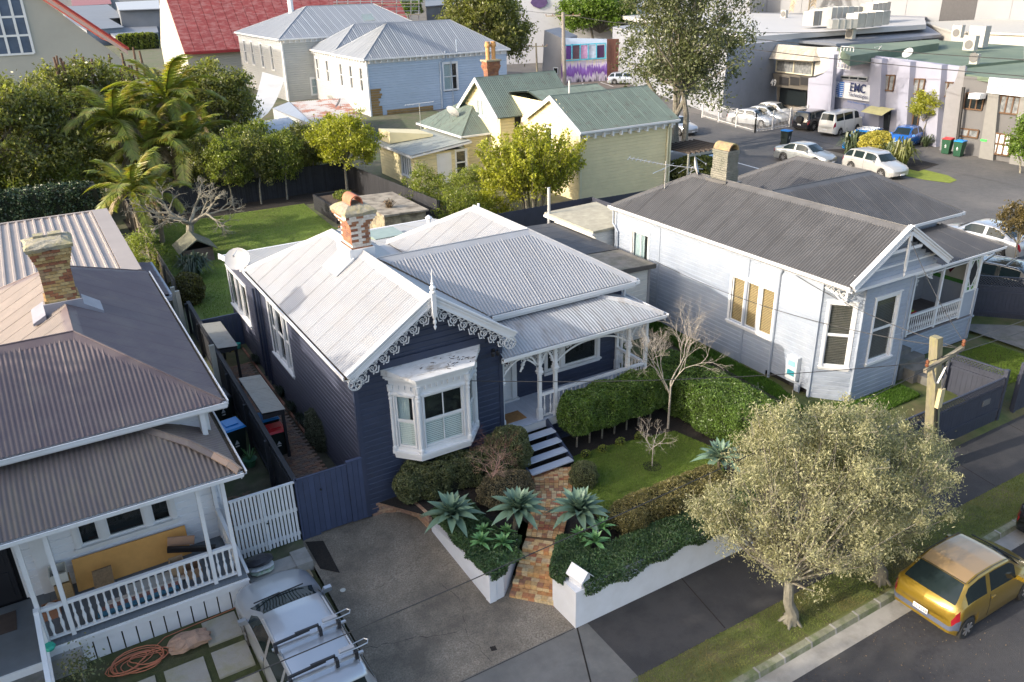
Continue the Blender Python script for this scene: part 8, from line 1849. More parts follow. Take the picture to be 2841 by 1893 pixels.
shed('small pale roofed cottage in the far upper left background', [(196, -12, 4), (300, -16, 4), (310, 12, 4), (200, 18, 4)], 4, 3, mat('faded_red_roof', (.22, .07, .07), .6, .1), CREAM)
q0 = oz(330,140,1); q1 = oz(445,134,1)
hedge('clipped_hedge', 'bright green clipped hedge in front of the grey outbuildings', q0.x, q1.x, q0.y-1, q0.y+1.5, .9, 4.2, LEAF['mid'], 9000, .35, rough=.2)
# ======================= COMMERCIAL BUILDINGS =======================
def S8(x,y): return (1900+x/2.5005,100+y/2.5)
LAV = mat('lavender_blockwork', (.25, .26, .33), .75, .05, .6, c2=(.28, .28, .35), dscale=.5, damt=.4); DKB = mat('dark_grey_blockwork', (.105, .105, .11), .75, .07, .6); GRN = mat('green_membrane', (.10, .14, .10), .8, .1, .3, c2=(.16, .20, .14), dscale=.15, damt=.6)
ROOFWH = mat('white_membrane_roof', (.40, .40, .40), .7, .06, .2, c2=(.35, .35, .34), dscale=.1, damt=.4); CGREY = mat('grey_concrete_wall', (.24, .255, .29), .8, .08, .1, c2=(.17, .18, .20), dscale=.3, damt=.5)
class Plane:
 def __init__(s,P,u): s.P = Vector((P[0],P[1],0)); s.u = Vector((u[0],u[1],0)).normalized(); s.n = Vector((-s.u.y,s.u.x,0)); s.n = s.n if s.n.x < 0 or (abs(s.n.x) < .5 and s.n.y < 0) else -s.n
 def at(s,px,py,off=0): return opl(px,py,s.P+s.n*off,s.n)
 def F(s): return lambda a,d,z: s.P+s.u*a+s.n*d+Vector((0,0,z))
def panel(name,pl,pts,m,parent,off=0,depth=.3,S=S8,floor=None,kind=None):
 P = [pl.at(*S(*p),off=off) for p in pts]
 if floor is not None:
  for i in floor: P[i].z = .9
 return MB().prism([tuple(p) for p in P],tuple(-pl.n*depth)).build(name,m,parent,kind)
PE_ = Plane((63.75,46.2),(.2,.98))
EM = thing('office_building', 'lavender two storey block building with piers and a white company sign', 'building', (64, 46, 1))
panel('wall', PE_, [(1010, 640), (1800, 760), (1940, 215), (1000, 100)], LAV, EM, off=-.35, floor=(0, 1))
for a, b, t0, t1 in ((1290, 1368, 153, 160), (1487, 1565, 172, 180), (1690, 1783, 192, 200)): panel('pier', PE_, [(a-20+ (0), 700), (b-30, 700), (b, t1), (a, t0)], LAV, EM, off=.25, depth=.6, floor=(0, 1))
WFR = mat('brown_window_frame', (.10, .055, .03), .5, .1)
def simple_win(pl,quad,parent,cols=3,m=WFR,off=-.3,glass=GLASSD,rows=1,fr=.07,S=S8):
 """framed window whose corners lie on the facade plane"""
 P = [pl.at(*S(*p),off=off) for p in quad]; f = MB(); bl,br,tr,tl = P
 def br_(a,b,w=fr): f.bar(a+pl.n*.05,b+pl.n*.05,.1,w,upv=pl.n)
 br_(bl,br); br_(br,tr); br_(tr,tl); br_(tl,bl)
 for i in range(1,cols): k = i/cols; br_(bl.lerp(br,k),tl.lerp(tr,k))
 for i in range(1,rows): k = i/rows; br_(bl.lerp(tl,k),br.lerp(tr,k))
 o = f.build('window', m, parent)
 for i in range(cols):
  k0,k1 = i/cols,(i+1)/cols
  MB().prism([tuple(bl.lerp(br, k0)+pl.n*.02), tuple(bl.lerp(br, k1)+pl.n*.02), tuple(tl.lerp(tr, k1)+pl.n*.02), tuple(tl.lerp(tr, k0)+pl.n*.02)], tuple(-pl.n*.02)).build('pane', glass, o)
 return o
GCUR = mat('curtained_glass', (.16, .17, .18), .12, .5, 3, spec=.8)
simple_win(PE_,[(1345,370),(1445,382),(1462,275),(1357,270)],EM,glass=GCUR); simple_win(PE_,[(1545,395),(1650,408),(1670,300),(1560,297)],EM,glass=GCUR); simple_win(PE_,[(1752,410),(1850,425),(1868,325),(1765,318)],EM,glass=GCUR)
simple_win(PE_,[(1505,635),(1612,650),(1630,530),(1520,520)],EM); simple_win(PE_,[(1085,298),(1265,312),(1270,288),(1088,275)],EM,m=STEEL)
panel('roller_door', PE_, [(1090, 560), (1240, 580), (1250, 470), (1100, 455)], mat('lavender_door', (.27, .29, .40), .6, .05), EM, off=-.3, depth=.05)
d_ = panel('door', PE_, [(1310, 665), (1365, 665), (1380, 510), (1322, 500)], mat('maroon_door', (.08, .03, .03), .5, .1), EM, off=-.25, depth=.06); panel('door', PE_, [(1368, 665), (1410, 665), (1430, 512), (1384, 508)], GLASSD, EM, off=-.25, depth=.06)
aw = MB(); a0_ = PE_.at(*S8(1298,490),off=1.2); a1_ = PE_.at(*S8(1405,505),off=1.2);
aw = MB(); K = 6
for k in range(K+1):
 f = k/K; o_ = 1.3*(1-f); zz = .45*math.sin(f*PI/2); aw.v += [tuple(PE_.at(*S8(1340,470),off=0)*0+Vector((*(PE_.P+PE_.n*(o_+.0)+PE_.u*(.2)).xy,2.75+zz))),tuple(Vector((*(PE_.P+PE_.n*o_+PE_.u*(-2.3)).xy,2.75+zz)))]
for k in range(K): aw.f.append((2*k,2*k+1,2*k+3,2*k+2)); aw.m.append(0)
aw.build('entrance_canopy', mat('yellow_canopy', (.50, .46, .22), .5, .1), EM)
sg = panel('sign', PE_, [(1028, 422), (1276, 456), (1290, 345), (1042, 316)], mat('sign_white', (.66, .68, .72), .4, .02), EM, off=-.1, depth=.12)
SGP = PE_.at(*S8(1160,385),off=0); FS = (lambda O: (lambda s,d,z: O-PE_.u*s+PE_.n*d+Vector((0,0,z))))(SGP)
NV = mat('sign_navy', (.02, .03, .10), .5); SBL = mat('sign_blue', (.02, .12, .42), .5)
text('EMC', 1.02, FS, -.35, .02, .02, NV, 'letters', sg, align='LEFT', bold=.02); text('Technologies', .46, FS, -.4, .02, -.42, NV, 'letters', sg, align='LEFT'); text('Global Product Certification', .24, FS, -.4, .02, -.95, SBL, 'letters', sg, align='LEFT'); text('47', .5, FS, 2.35, .02, .45, NV, 'letters', sg)
lg = MB()
for i in range(8):
 z = -.62+i*.17; w_ = math.sqrt(max(.05,.72**2-(z+.02)**2)); lg.fbox(FS,-1.35-w_,-1.35+w_*(.35 if i not in (0,7) else .6),.0,.03,z,z+.09)
lg.build('logo_stripe', SBL, sg)
# curved wing walls
PWA = Plane((66.3,53.6),(1,.15)); PWB = Plane((60.9,38.0),(1,.15))
def wing(label,pl,pts,m,floor):
 return panel('wing_wall', pl, pts, m, EM, depth=.35, floor=floor)
PWA = Plane((62.6, 53.0), (1, .1)); wing('', PWA, [(832, 600), (1040, 640), (1058, 60), (915, 60), (1045, 80), (1040, 160), (1010, 215), (960, 262), (905, 288), (858, 295)], LAV, (0, 1)) if False else None
panel('wing_wall', PE_, [(835, 640), (1000, 640), (1036, 130), (1030, 170), (1000, 225), (955, 265), (905, 288), (858, 292)], LAV, EM, off=.9, depth=.4, floor=(0, 1))
PWBx = Plane((61.0, 38.2), (.55, -.83)); panel('wing_wall', PWBx, [(1765, 800), (1880, 800), (1948, 207), (1905, 215), (1890, 270), (1870, 330), (1828, 360), (1815, 380)], mat('grey_blockwork', (.22, .22, .235), .8, .06), EM, off=0, depth=.4, floor=(0, 1))
# roofs behind
def roofpoly(name,pts,z,m,parent,th=.3,S=S8): return MB().prism([tuple(oz(*S(*p),z)) for p in pts],(0,0,-th)).build(name,m,parent)
roofpoly('roof', [(1050, 122), (1370, 158), (1780, 200), (1945, 205), (2353, 165), (2353, 70), (1750, 30), (1150, 60)], 6.8, GRN, EM)
roofpoly('parapet', [(1050, 75), (1760, 22), (1765, 50), (1150, 140)], 7.4, GRN, EM, .8)
R3 = thing('flat_roofed_block', 'dark grey two storey block building with pale sign at the right edge', 'building', (61.5, 34, 1))
PD = Plane((61.1,36.64),(.08,1))
panel('wall', PD, [(1875, 810), (2500, 900), (2500, 305), (1938, 280)], DKB, R3, off=-.2, floor=(0, 1))
panel('pier', PD, [(2040, 830), (2140, 850), (2188, 300), (2120, 290)], mat('mid_grey_pier', (.17, .17, .165), .8, .06), R3, off=.15, depth=.4, floor=(0, 1)); panel('pier', PD, [(2250, 880), (2400, 900), (2430, 420), (2330, 420)], MATS['mid_grey_pier'], R3, off=.15, depth=.4, floor=(0, 1))
panel('sign', PD, [(2093, 395), (2500, 440), (2500, 320), (2112, 286)], mat('pale_sign', (.55, .60, .66), .4, .03), R3, off=.3, depth=.1)
SO = PD.at(*S8(2270, 365), off=.4); FS2 = lambda s, d, z: SO-PD.u*s+PD.n*d+Vector((0, 0, z)); text('Halcyon', .75, FS2, 0, .0, -.2, mat('faint_letter', (.42, .47, .53), .5), 'letters', R3)
simple_win(PD,[(1935,502),(2060,515),(2085,405),(1955,395)],R3,off=-.15); simple_win(PD,[(2175,530),(2310,545),(2335,425),(2200,412)],R3,off=-.15,glass=GCUR); simple_win(PD,[(1900,690),(2030,708),(2042,655),(1912,640)],R3,off=-.15,cols=2,glass=GCUR)
simple_win(PD, [(2118, 812), (2245, 830), (2270, 690), (2150, 672)], R3, off=.0, glass=mat('papered_glass', (.55, .55, .56), .3, .1), rows=2)
panel('ac_unit', PD, [(1965, 435), (2040, 440), (2050, 402), (1972, 397)], WHITE, R3, off=.9, depth=.7); panel('green_sign', PD, [(2050, 728), (2090, 733), (2093, 720), (2052, 716)], mat('bright_green', (.05, .7, .08), .5), R3, off=.2, depth=.05)
roofpoly('roof', [(1938, 265), (2110, 290), (2520, 330), (2520, 160), (1950, 205)], 6.6, GRN, R3)
MB().tube([PD.at(*S8(1885, 780), off=.3), PD.at(*S8(1935, 355), off=.3)], .12, 8).build('downpipe', TRIM, R3)
# number 49 with shingled mansard
P49 = Plane((67.2, 58.5), (.2, .98)); N49 = thing('mansard_building', 'two storey shop with shingled mansard top, dark fascia and number 49', 'building', (67, 59, 1))
panel('wall', P49, [(630, 560), (845, 600), (895, 280), (640, 168)], mat('warm_grey_wall', (.21, .19, .17), .7, .06), N49, off=-.4, floor=(0, 1))
SHG = mat('wood_shingle', (.36, .33, .28), .85, .12, 1, island=.12); A_, B_, C_, D_ = (P49.at(*S8(565, 156), off=1.2), P49.at(*S8(893, 176), off=1.2), P49.at(*S8(918, 80), off=.1), P49.at(*S8(607, 56), off=.1))
ms = MB().hexa([tuple(A_), tuple(B_), tuple(B_-P49.n*1.2), tuple(A_-P49.n*1.2), tuple(D_), tuple(C_), tuple(C_-P49.n*.4), tuple(D_-P49.n*.4)]).build('mansard', SHG, N49)
for r_ in range(6):
 for c_ in range(18):
  u0,u1 = c_/18,(c_+.92)/18; v0,v1 = r_/6,(r_+1.12)/6; f_ = lambda u,v: A_.lerp(B_,u).lerp(D_.lerp(C_,u),min(v,1)); o_ = P49.n*.05+P49.n*.04
  MB().hexa([tuple(f_(u0, v0)+o_), tuple(f_(u1, v0)+o_), tuple(f_(u1, v0)), tuple(f_(u0, v0)), tuple(f_(u0, v1)+P49.n*.03), tuple(f_(u1, v1)+P49.n*.03), tuple(f_(u1, v1)), tuple(f_(u0, v1))]).build('shingle', SHG, ms)
simple_win(P49, [(635, 245), (885, 275), (892, 180), (640, 168)], N49, off=.1, m=mat('cream_frame', (.5, .46, .36), .5), cols=2, glass=GCUR, fr=.12)
panel('fascia', P49, [(625, 350), (860, 380), (885, 290), (610, 258)], mat('dark_fascia', (.085, .078, .068), .6, .08), N49, off=.8, depth=.9)
for a in (655, 730, 800): panel('fascia_panel', P49, [(a, 340), (a+62, 346), (a+64, 290), (a, 282)], TRIM, N49, off=.85, depth=.04)
q_ = P49.at(*S8(612, 345), off=.9); F49 = lambda s, d, z: q_-P49.u*s+P49.n*d+Vector((0, 0, z)); text('49', .9, F49, 0, 0, 0, mat('letter_white', (.7, .7, .7), .5), 'number', N49, bold=.02)
panel('shopfront', P49, [(650, 470), (835, 490), (840, 375), (660, 360)], GLASSD, N49, off=.0, depth=.05)
panel('side_wall', Plane((66.5, 55.6), (.2, .98)), [(893, 280), (965, 255), (1040, 190), (1058, 75), (918, 80)], mat('pale_concrete_wall', (.36, .36, .35), .8, .06), N49, off=.3)
# black building with red frame
BKB = thing('black_building', 'tall black building with bright red upright frame partly behind the big tree', 'building', (72, 66, 1)); PK = Plane((69.5, 64.5), (.25, .97))
panel('wall', PK, [(120, 500), (640, 480), (660, 60), (120, 60)], mat('black_wall', (.02, .019, .02), .6, .2, 1), BKB, floor=(0, 1), depth=.6)
panel('red_frame', PK, [(412, 310), (428, 312), (445, 40), (430, 40)], mat('signal_red', (.62, .03, .03), .5, .05), BKB, off=.4); panel('red_frame', PK, [(380, 200), (430, 205), (432, 180), (382, 178)], MATS['signal_red'], BKB, off=.45); panel('red_frame', PK, [(400, 60), (560, 60), (600, 0), (400, -20)], MATS['signal_red'], BKB, off=.3)
panel('grey_screen', PK, [(255, 310), (412, 310), (418, 150), (255, 150)], mat('grey_brick_screen', (.25, .24, .26), .8, .1), BKB, off=.2)
roofpoly('roof', [(420, 20), (640, 60), (1050, 30), (1750, -40), (1700, -90), (400, -70)], 7.5, GRN, BKB) if False else None
# large white roofed building with ducts
WRB = thing('white_roof_building', 'broad white flat roofed building covered with silver ducts', 'building', (90, 80, 1))
def Z(p,z): return tuple(oz(*p,z))
MB().prism([Z((2018, 130), 7.5), Z((2560, 66), 7.5), Z((2570, 40), 7.5), Z((2030, 35), 7.5), Z((1700, 75), 7.5)], (0, 0, -6.6)).build('wall', CGREY, WRB)
MB().prism([Z((2016, 92), 8.0), Z((2070, 103), 8.0), Z((2570, 68), 8.0), Z((2565, 50), 8.0), Z((2030, 36), 8.0), Z((1700, 40), 8.0)], (0, 0, -.5)).build('roof', ROOFWH, WRB)
MB().prism([Z((2130, 105), 7.6), Z((2565, 68), 7.6), Z((2612, 96), 6.9), Z((2320, 122), 6.9)], (0, 0, -.3)).build('lower_roof', CGREY, WRB)
DUCT = mat('silver_duct', (.36, .36, .35), .35, .15, 1, metal=.5, island=.15)
dt = thing('roof_ducts', 'cluster of big silver air ducts on the white roof', 'air ducts', oz(2330, 60, 8.2))
for i,(x0,y0,x1,y1,h) in enumerate(((2240,72,2300,66,1.5),(2290,74,2350,70,1.9),(2330,62,2400,58,1.6),(2360,78,2450,68,1.4),(2400,60,2450,52,1.9),(2270,54,2330,48,1.2),(2340,48,2420,42,1.1),(2250,62,2285,50,1.2),(2300,80,2370,78,.9))):
 a = oz(x0, y0, 8.3); b = oz(x1, y1, 8.3); MB().bar(a+Vector((0, 0, h*.5)), b+Vector((0, 0, h*.5)), 1.3, h).build('duct', DUCT, dt)
 for f in (.25, .5, .75): p = a.lerp(b, f); d_ = (b-a).normalized()*.06; MB().bar(p-d_+Vector((0, 0, h*.5)), p+d_+Vector((0, 0, h*.5)), 1.42, h+.1).build('duct_flange', STEEL, dt)
for i, (px, py, z, s, lb) in enumerate(((2175, 50, 8, 1.0, 'square air unit on the white roof left of the ducts'), (2358, 108, 7.2, 1.1, 'air conditioner on the low roof beside a mast'), (2655, 105, 7.0, 1.3, 'tall stacked air conditioner against the white parapet'), (2690, 140, 7.0, 1.3, 'square condenser on the green roof'), (2710, 130, 7.0, 1.9, 'tall white condenser tower on the green roof'), (2702, 178, 6.8, .8, 'small condenser at the edge of the green roof'))):
 p = oz(px, py, z); t = thing('air_conditioner', lb, 'air conditioner', p, 'rooftop air conditioners'); s *= .75; h = s*1.3
 MB().box(p.x-.3*s, p.x+.3*s, p.y-.55*s, p.y+.55*s, p.z, p.z+h).build('casing', mat('ac_white', (.36, .355, .33), .5, .05), t)
 for k in range(max(1, int(h/1.0))): MB().lathe((p.x-.3*s-.02, p.y, p.z+.5+k*.9), [(.38, -.02), (.38, .02), (.2, .0)], 14, axis='x').build('fan_grille', mat('dark_grille', (.12, .12, .12), .6, .1), t)
# huge pale wall at the top right
BWL = thing('warehouse', 'long pale concrete warehouse wall with vertical joints across the top right', 'building', (150, 120, 1))
for i in range(9):
 x0,x1 = 2030+i*96,2030+(i+1)*96-1.5; a = oz(x0,40-i*.0+0,6.9);
 pa, pb = oz(x0, 34+ (i*4.0), 7.0), oz(x1, 34+((i+1)*4.0), 7.0); n_ = Vector((-.3, -.95, 0)); MB().hexa([(pa.x, pa.y, .9), (pb.x, pb.y, .9), (pb.x+1, pb.y+3, .9), (pa.x+1, pa.y+3, .9), (pa.x, pa.y, 22), (pb.x, pb.y, 22), (pb.x+1, pb.y+3, 22), (pa.x+1, pa.y+3, 22)]).build('wall_panel', mat('pale_precast', (.22, .23, .25), .85, .06, .1, island=.02) if i not in (6,) else mat('dark_precast', (.06, .06, .065), .8, .1), BWL)
shed('low white parapet building behind the green roofed offices', [(2560, 66, 7.3), (2841, 54, 7.3), (2960, 60, 7.3), (2960, 104, 7.3), (2640, 92, 7.3)], 7, 6, mat('white_parapet', (.40, .39, .36), .7, .06), MATS['white_parapet'], name='parapet_building', cat='building')
# white building behind with strip windows
WB2 = thing('white_office', 'white office block with strip windows and painted bakery emblem behind the trees', 'building', (100, 170, 1)); PWb = Plane(oz(1420, 200, 1).xy, (1, -.33))
def T0(x,y): return (x,y)
PWb = Plane((66,122),(.95,-.33)); PWb.n = Vector((-.33,-.95,0)).normalized()
panel('wall', PWb, [(1330, 160), (2080, 160), (2080, -60), (1330, -60)], mat('white_office_wall', (.56, .56, .58), .6, .03), WB2, S=T0, floor=(0, 1), depth=8)
simple_win(PWb,[(1560,21),(1655,21),(1655,-20),(1560,-20)],WB2,S=T0,off=.05,cols=5,m=STEEL); simple_win(PWb,[(1667,20),(1765,20),(1765,-20),(1667,-20)],WB2,S=T0,off=.05,cols=5,m=STEEL); simple_win(PWb,[(1740,80),(1762,80),(1762,57),(1740,57)],WB2,S=T0,off=.05,cols=2,m=STEEL)
MB().prism([tuple(PWb.at(*p, off=.2)) for p in ((1472, 8), (1480, -12), (1512, -12), (1520, 8), (1512, 18), (1496, 24), (1480, 18))], tuple(PWb.n*-.15)).build('emblem', mat('purple_emblem', (.10, .06, .16), .6, .2, 2), WB2)
OT = PWb.at(1496, 28, off=.15); FTx = lambda s, d, z: OT+Vector((PWb.u.x, PWb.u.y, 0))*s+PWb.n*d+Vector((0, 0, z)); text('Bakery  Cafe', .75, FTx, 2.6, 0, 0, NV, 'letters', WB2, align='LEFT'); text('Englands Finest', .75, FTx, -3, 0, 0, NV, 'letters', WB2, align='RIGHT')
# mural wall,brown screen,block building
PMu = Plane((63.9,93.4),(.95,-.31)); PMu.n = Vector((-.31,-.95,0)).normalized()
MU = thing('mural_wall', 'long wall painted with purple grasses and a row of five framed posters', 'mural', (66, 93, 1))
MUM, tt, bb = new_mat('mural_paint'); MATS['mural_paint'] = MUM
geo = N(tt, 'ShaderNodeNewGeometry'); sp_ = N(tt, 'ShaderNodeSeparateXYZ'); tt.links.new(geo.outputs['Position'], sp_.inputs[0])
nz = N(tt, 'ShaderNodeTexNoise'); nz.inputs['Scale'].default_value = 1.6; nz.inputs['Detail'].default_value = 8; mp = N(tt, 'ShaderNodeMapping'); mp.inputs['Scale'].default_value = (2.5, 2.5, .5); tt.links.new(geo.outputs['Position'], mp.inputs[0]); tt.links.new(mp.outputs[0], nz.inputs['Vector'])
ad = N(tt, 'ShaderNodeMath', operation='MULTIPLY_ADD'); tt.links.new(nz.outputs[0], ad.inputs[0]); ad.inputs[1].default_value = 3.0; tt.links.new(sp_.outputs[2], ad.inputs[2])
mr_ = N(tt, 'ShaderNodeMapRange'); mr_.inputs[1].default_value = 2.3; mr_.inputs[2].default_value = 7.5; tt.links.new(ad.outputs[0], mr_.inputs[0])
cr = N(tt, 'ShaderNodeValToRGB'); tt.links.new(mr_.outputs[0], cr.inputs[0]); E2 = cr.color_ramp.elements
E2[0].position = 0; E2[0].color = (.03,.025,.05,1); E2[1].position = 1; E2[1].color = (.50,.58,.70,1)
for p,c in ((.12,(.55,.5,.6,1)),(.2,(.16,.06,.30,1)),(.38,(.24,.13,.45,1)),(.46,(.55,.48,.62,1)),(.6,(.65,.58,.45,1)),(.8,(.55,.55,.6,1))): e_ = E2.new(p); e_.color = c
tt.links.new(cr.outputs[0], bb.inputs['Base Color']); bb.inputs['Roughness'].default_value = .7
panel('wall', PMu, [(1560, 232), (1684, 224), (1684, 109), (1560, 106)], MUM, MU, S=T0, floor=(0, 1), depth=.5)
pcs = [(.09,.03,.18),(.10,.05,.07),(.55,.30,.48),(.45,.50,.60),(.06,.02,.08)]
for i,pc in enumerate(pcs):
 x0 = [1571, 1589, 1612, 1634, 1657][i]; x1 = x0+[13, 20, 20, 21, 19][i]; po = panel('poster', PMu, [(x0, 165-i*1.0), (x1, 164-i*1.0), (x1, 124+1), (x0, 126+1)], mat('poster_%d' % i, pc, .5, .25, 1.5), MU, off=.12, depth=.06, S=T0)
 O_ = PMu.at((x0+x1)/2, 135, off=.14); Fq = (lambda O: lambda s, d, z: O+PMu.u*s+PMu.n*d+Vector((0, 0, z)))(O_); text('HOP\nMARKET' if False else ['LIVE', 'PLAY', 'SING', 'MEET', 'MADE'][i] if False else '', .3, Fq, 0, 0, 0, WHITE, 'letters', po) if False else None
for a, b in (((1568, 126), (1682, 120)), ((1568, 169), (1682, 161))): MB().bar(PMu.at(*a, off=.2), PMu.at(*b, off=.2), .08, .12).build('poster_frame', mat('cyan_frame', (.08, .45, .6), .5), MU)
for xx in (1587, 1610, 1632, 1655, 1680): MB().bar(PMu.at(xx, 122, off=.2), PMu.at(xx, 164, off=.2), .08, .12).build('poster_frame', MATS['cyan_frame'], MU)
BS = thing('brown_screen', 'tall dark red brown corrugated screen to the right of the mural', 'screen wall', (73, 91, 1));
for i in range(18):
 x0 = 1685+i*4.0; panel('board', PMu, [(x0, 223-i*.25), (x0+3.6, 223-i*.25), (x0+3.6, 109-i*.1), (x0, 109-i*.1)], mat('brown_screen', (.13, .055, .04), .6, .1, island=.1), BS, S=T0, floor=(0, 1), off=.02*(i % 2), depth=.3)
BB = thing('block_building', 'pale grey painted block building left of the mural', 'building', (62, 95, 1)); PBk = Plane((61.2, 97.5), (.6, -.8)); PBk.n = Vector((-.8, -.6, 0))
panel('wall', PBk, [(1503, 226), (1560, 236), (1562, 108), (1510, 84)], mat('grey_block', (.30, .29, .29), .85, .1, .5), BB, S=T0, floor=(0, 1), depth=6); simple_win(PBk, [(1536, 205), (1548, 205), (1548, 188), (1536, 188)], BB, S=T0, off=.05, cols=1, m=WHITE)
roofpoly('parking_area', [(1500, 300), (1700, 300), (1760, 222), (1500, 232)], .965, mat('tan_asphalt', (.13, .11, .095), .9, .15, .5), None, th=.005, S=T0)['kind'] = 'structure'
for i, (a, b) in enumerate((((1615, 232), (1625, 246)), ((1665, 229), (1700, 240)))): MB().prism([Z(a, .975), Z((a[0]+3, a[1]), .975), Z((b[0]+3, b[1]), .975), Z(b, .975)], (0, 0, -.003)).build('parking_line', WHITE, None, 'structure')
# far dark shops and green/teal blocks at the top
for (lb, pts, z, mr, mw) in (('dark glass fronted shop building at the top centre', [(1180, 20, 7), (1300, 10, 7), (1320, -20, 7), (1180, -20, 7)], 7, GS, mat('slate_wall', (.09, .11, .12), .5, .2, .2)), ('dark shop with a red interior under a wide awning', [(1290, 30, 6), (1400, 24, 6), (1410, -10, 6), (1290, -10, 6)], 6, GS, mat('shop_red', (.12, .05, .05), .6, .5, .3)), ('white upper storeys of a distant corner shop', [(1340, -10, 9), (1480, -16, 9), (1500, -60, 9), (1340, -60, 9)], 9, ROOFWH, MATS['white_office_wall'])):
 shed(lb, pts, z, z, mr, mw, name='shop_building', cat='building')
# scaffold
scf = thing('scaffold', 'metal scaffold with planks standing behind the grey house roof', 'scaffold', oz(1080, 60, 1)); q = MB(); pl = Plane((46, 128), (1, -.3)); pl.n = Vector((-.3, -.95, 0)).normalized()
for x in (935, 965, 1000, 1030, 1060, 1100, 1140, 1162): MB().bar(pl.at(x, 60), pl.at(x, -10), .12, .12).build('upright', STEEL, scf)
for y in (2, 18, 30): MB().bar(pl.at(925, y+4), pl.at(1165, y), .1, .1).build('ledger', STEEL, scf)
for y in (10, 40): MB().bar(pl.at(925, y+3), pl.at(1165, y), 1.2, .12).build('plank', WOOD, scf)
# white picket railing round the car yard
PR_ = thing('picket_railing', 'white steel picket railing enclosing parked cars on a grass strip', 'railing', (57, 54, 1))
cL,cC,cR = oz(1948,326,.97),oz(2094,368,.97),oz(2236,344,.97)
WST = mat('white_steel', (.5, .5, .5), .4, .03)
for a,b in ((cL,cC),(cC,cR)):
 L = (b-a).length; n = int(L/.19)
 for i in range(n+1): p = a.lerp(b, i/n); MB().box(p.x-.013, p.x+.013, p.y-.013, p.y+.013, .97, 2.6).build('picket', WST, PR_)
 for z in (1.15, 2.35): MB().bar(a+Vector((0, 0, z-.97)), b+Vector((0, 0, z-.97)), .05, .05).build('rail', WST, PR_)
 for i in range(4): p = a.lerp(b, i/3); MB().box(p.x-.05, p.x+.05, p.y-.05, p.y+.05, .95, 2.65).build('post', WST, PR_)
# ladder cage,roof dishes,poles
pc = PE_.at(*S8(1100, 150), off=.5); lc = thing('ladder_cage', 'white caged ladder on the lavender office wall', 'ladder', pc)
for dx in (-1.0, -.6, -.2, .2, .6): MB().bar(PE_.at(*S8(1090, 225), off=.5)+PE_.u*dx, PE_.at(*S8(1120, 75), off=.5)+PE_.u*dx, .07, .07).build('cage_bar', WST, lc)
for f in range(5): a = PE_.at(*S8(1090, 225), off=.5).lerp(PE_.at(*S8(1120, 75), off=.5), f/4); MB().bar(a-PE_.u*1.0, a+PE_.u*.6, .07, .07).build('cage_hoop', WST, lc)
for i, (x, y, lb) in enumerate(((2437, 152, 'white satellite dish on the parapet above the first office window'), (2517, 160, 'thin white satellite dish seen edge on above the middle office pier'))):
 p = oz(x, y+6, 6.9); dish(p.x, p.y, p.z, PI*(.7+.25*i), lb, r=.45, m=MATS['dish_white'], arm=.5)
def pole(label,px,py,top,z0=.95,r=.16,arm=1.6,m=WOOD):
 b = oz(px, py, z0); t = thing('power_pole', label, 'power pole', b); n_ = Vector((b.x, b.y, 0)).normalized(); pl_ = Vector((b.x, b.y, 0)); T_ = opl(*top, pl_, n_);
 MB().tube([b, (T_.x, T_.y, T_.z)], [r, r*.75], 8).build('pole_shaft', m, t); s = Vector((n_.y, -n_.x, 0)); MB().bar(Vector((T_.x, T_.y, T_.z-.4))-s*arm, Vector((T_.x, T_.y, T_.z-.4))+s*arm, .12, .12).build('crossarm', WOOD, t)
 for k in (-1, -.6, .6, 1): MB().lathe(Vector((T_.x, T_.y, T_.z-.34))+s*arm*k, [(.05, 0), (.06, .1), (.02, .18)], 6).build('insulator', INS, t)
 return Vector((T_.x,T_.y,T_.z-.2))
GP = mat('grey_pole', (.22, .20, .18), .85, .15, 2)
t1 = pole('tall grey power pole with white base in front of the mural', 1567, 256, (1562, 34), m=GP, arm=2.0, r=.26); t2 = pole('short pale timber pole beyond the green gables', 1492, 238, (1487, 120), m=WOOD, r=.14, arm=1.4); t3 = pole('distant grey power pole among the far shops', 1326, 100, (1325, -12), m=GP, r=.3)
for a, b, lb in ((t1, (64, 50, 9), 'wires running from the mural pole over the big tree'), (t1, t3, 'far wire between the two tall poles'), ((58, 75, 9.3), (56, 8, 9.0), 'power line crossing in front of the lavender offices'), ((57.5, 75, 8.6), (55, 8, 8.0), 'lower line in front of the lavender offices')): wire('overhead_wire', a, b, .8, lb, r=.03)
# island plants
for i, (x, y, n, hh_, lb) in enumerate(((54.6, 41.2, 90, 1.9, 'spiky green flax left of the golden shrub on the island'), (53.8, 36.2, 110, 2.1, 'broad bronze green flax at the tip of the traffic island'), (54.8, 37.6, 80, 1.7, 'upright flax between golden shrub and the blue cars'))): strappy('flax_plant', x, y, .95, 1.3, hh_, n, LEAF['flax'] if i != 1 else mat('bronze_flax', (.16, .17, .05), .45, .2, 1, island=.4, trans=.3), lb, 'flax', w=.14, droop=.6)
ball('golden_shrub', 'rounded golden yellow shrub between the flaxes on the island', (55.0, 39.3, 1.9), (1.3, 1.2, 1.0), LEAF['gold'], 9000, .14)
sheet('planter_bed', [(53.4, 34.5, .97), (56.5, 35, .97), (57.5, 42, .97), (54.5, 43.5, .97)], SOIL)
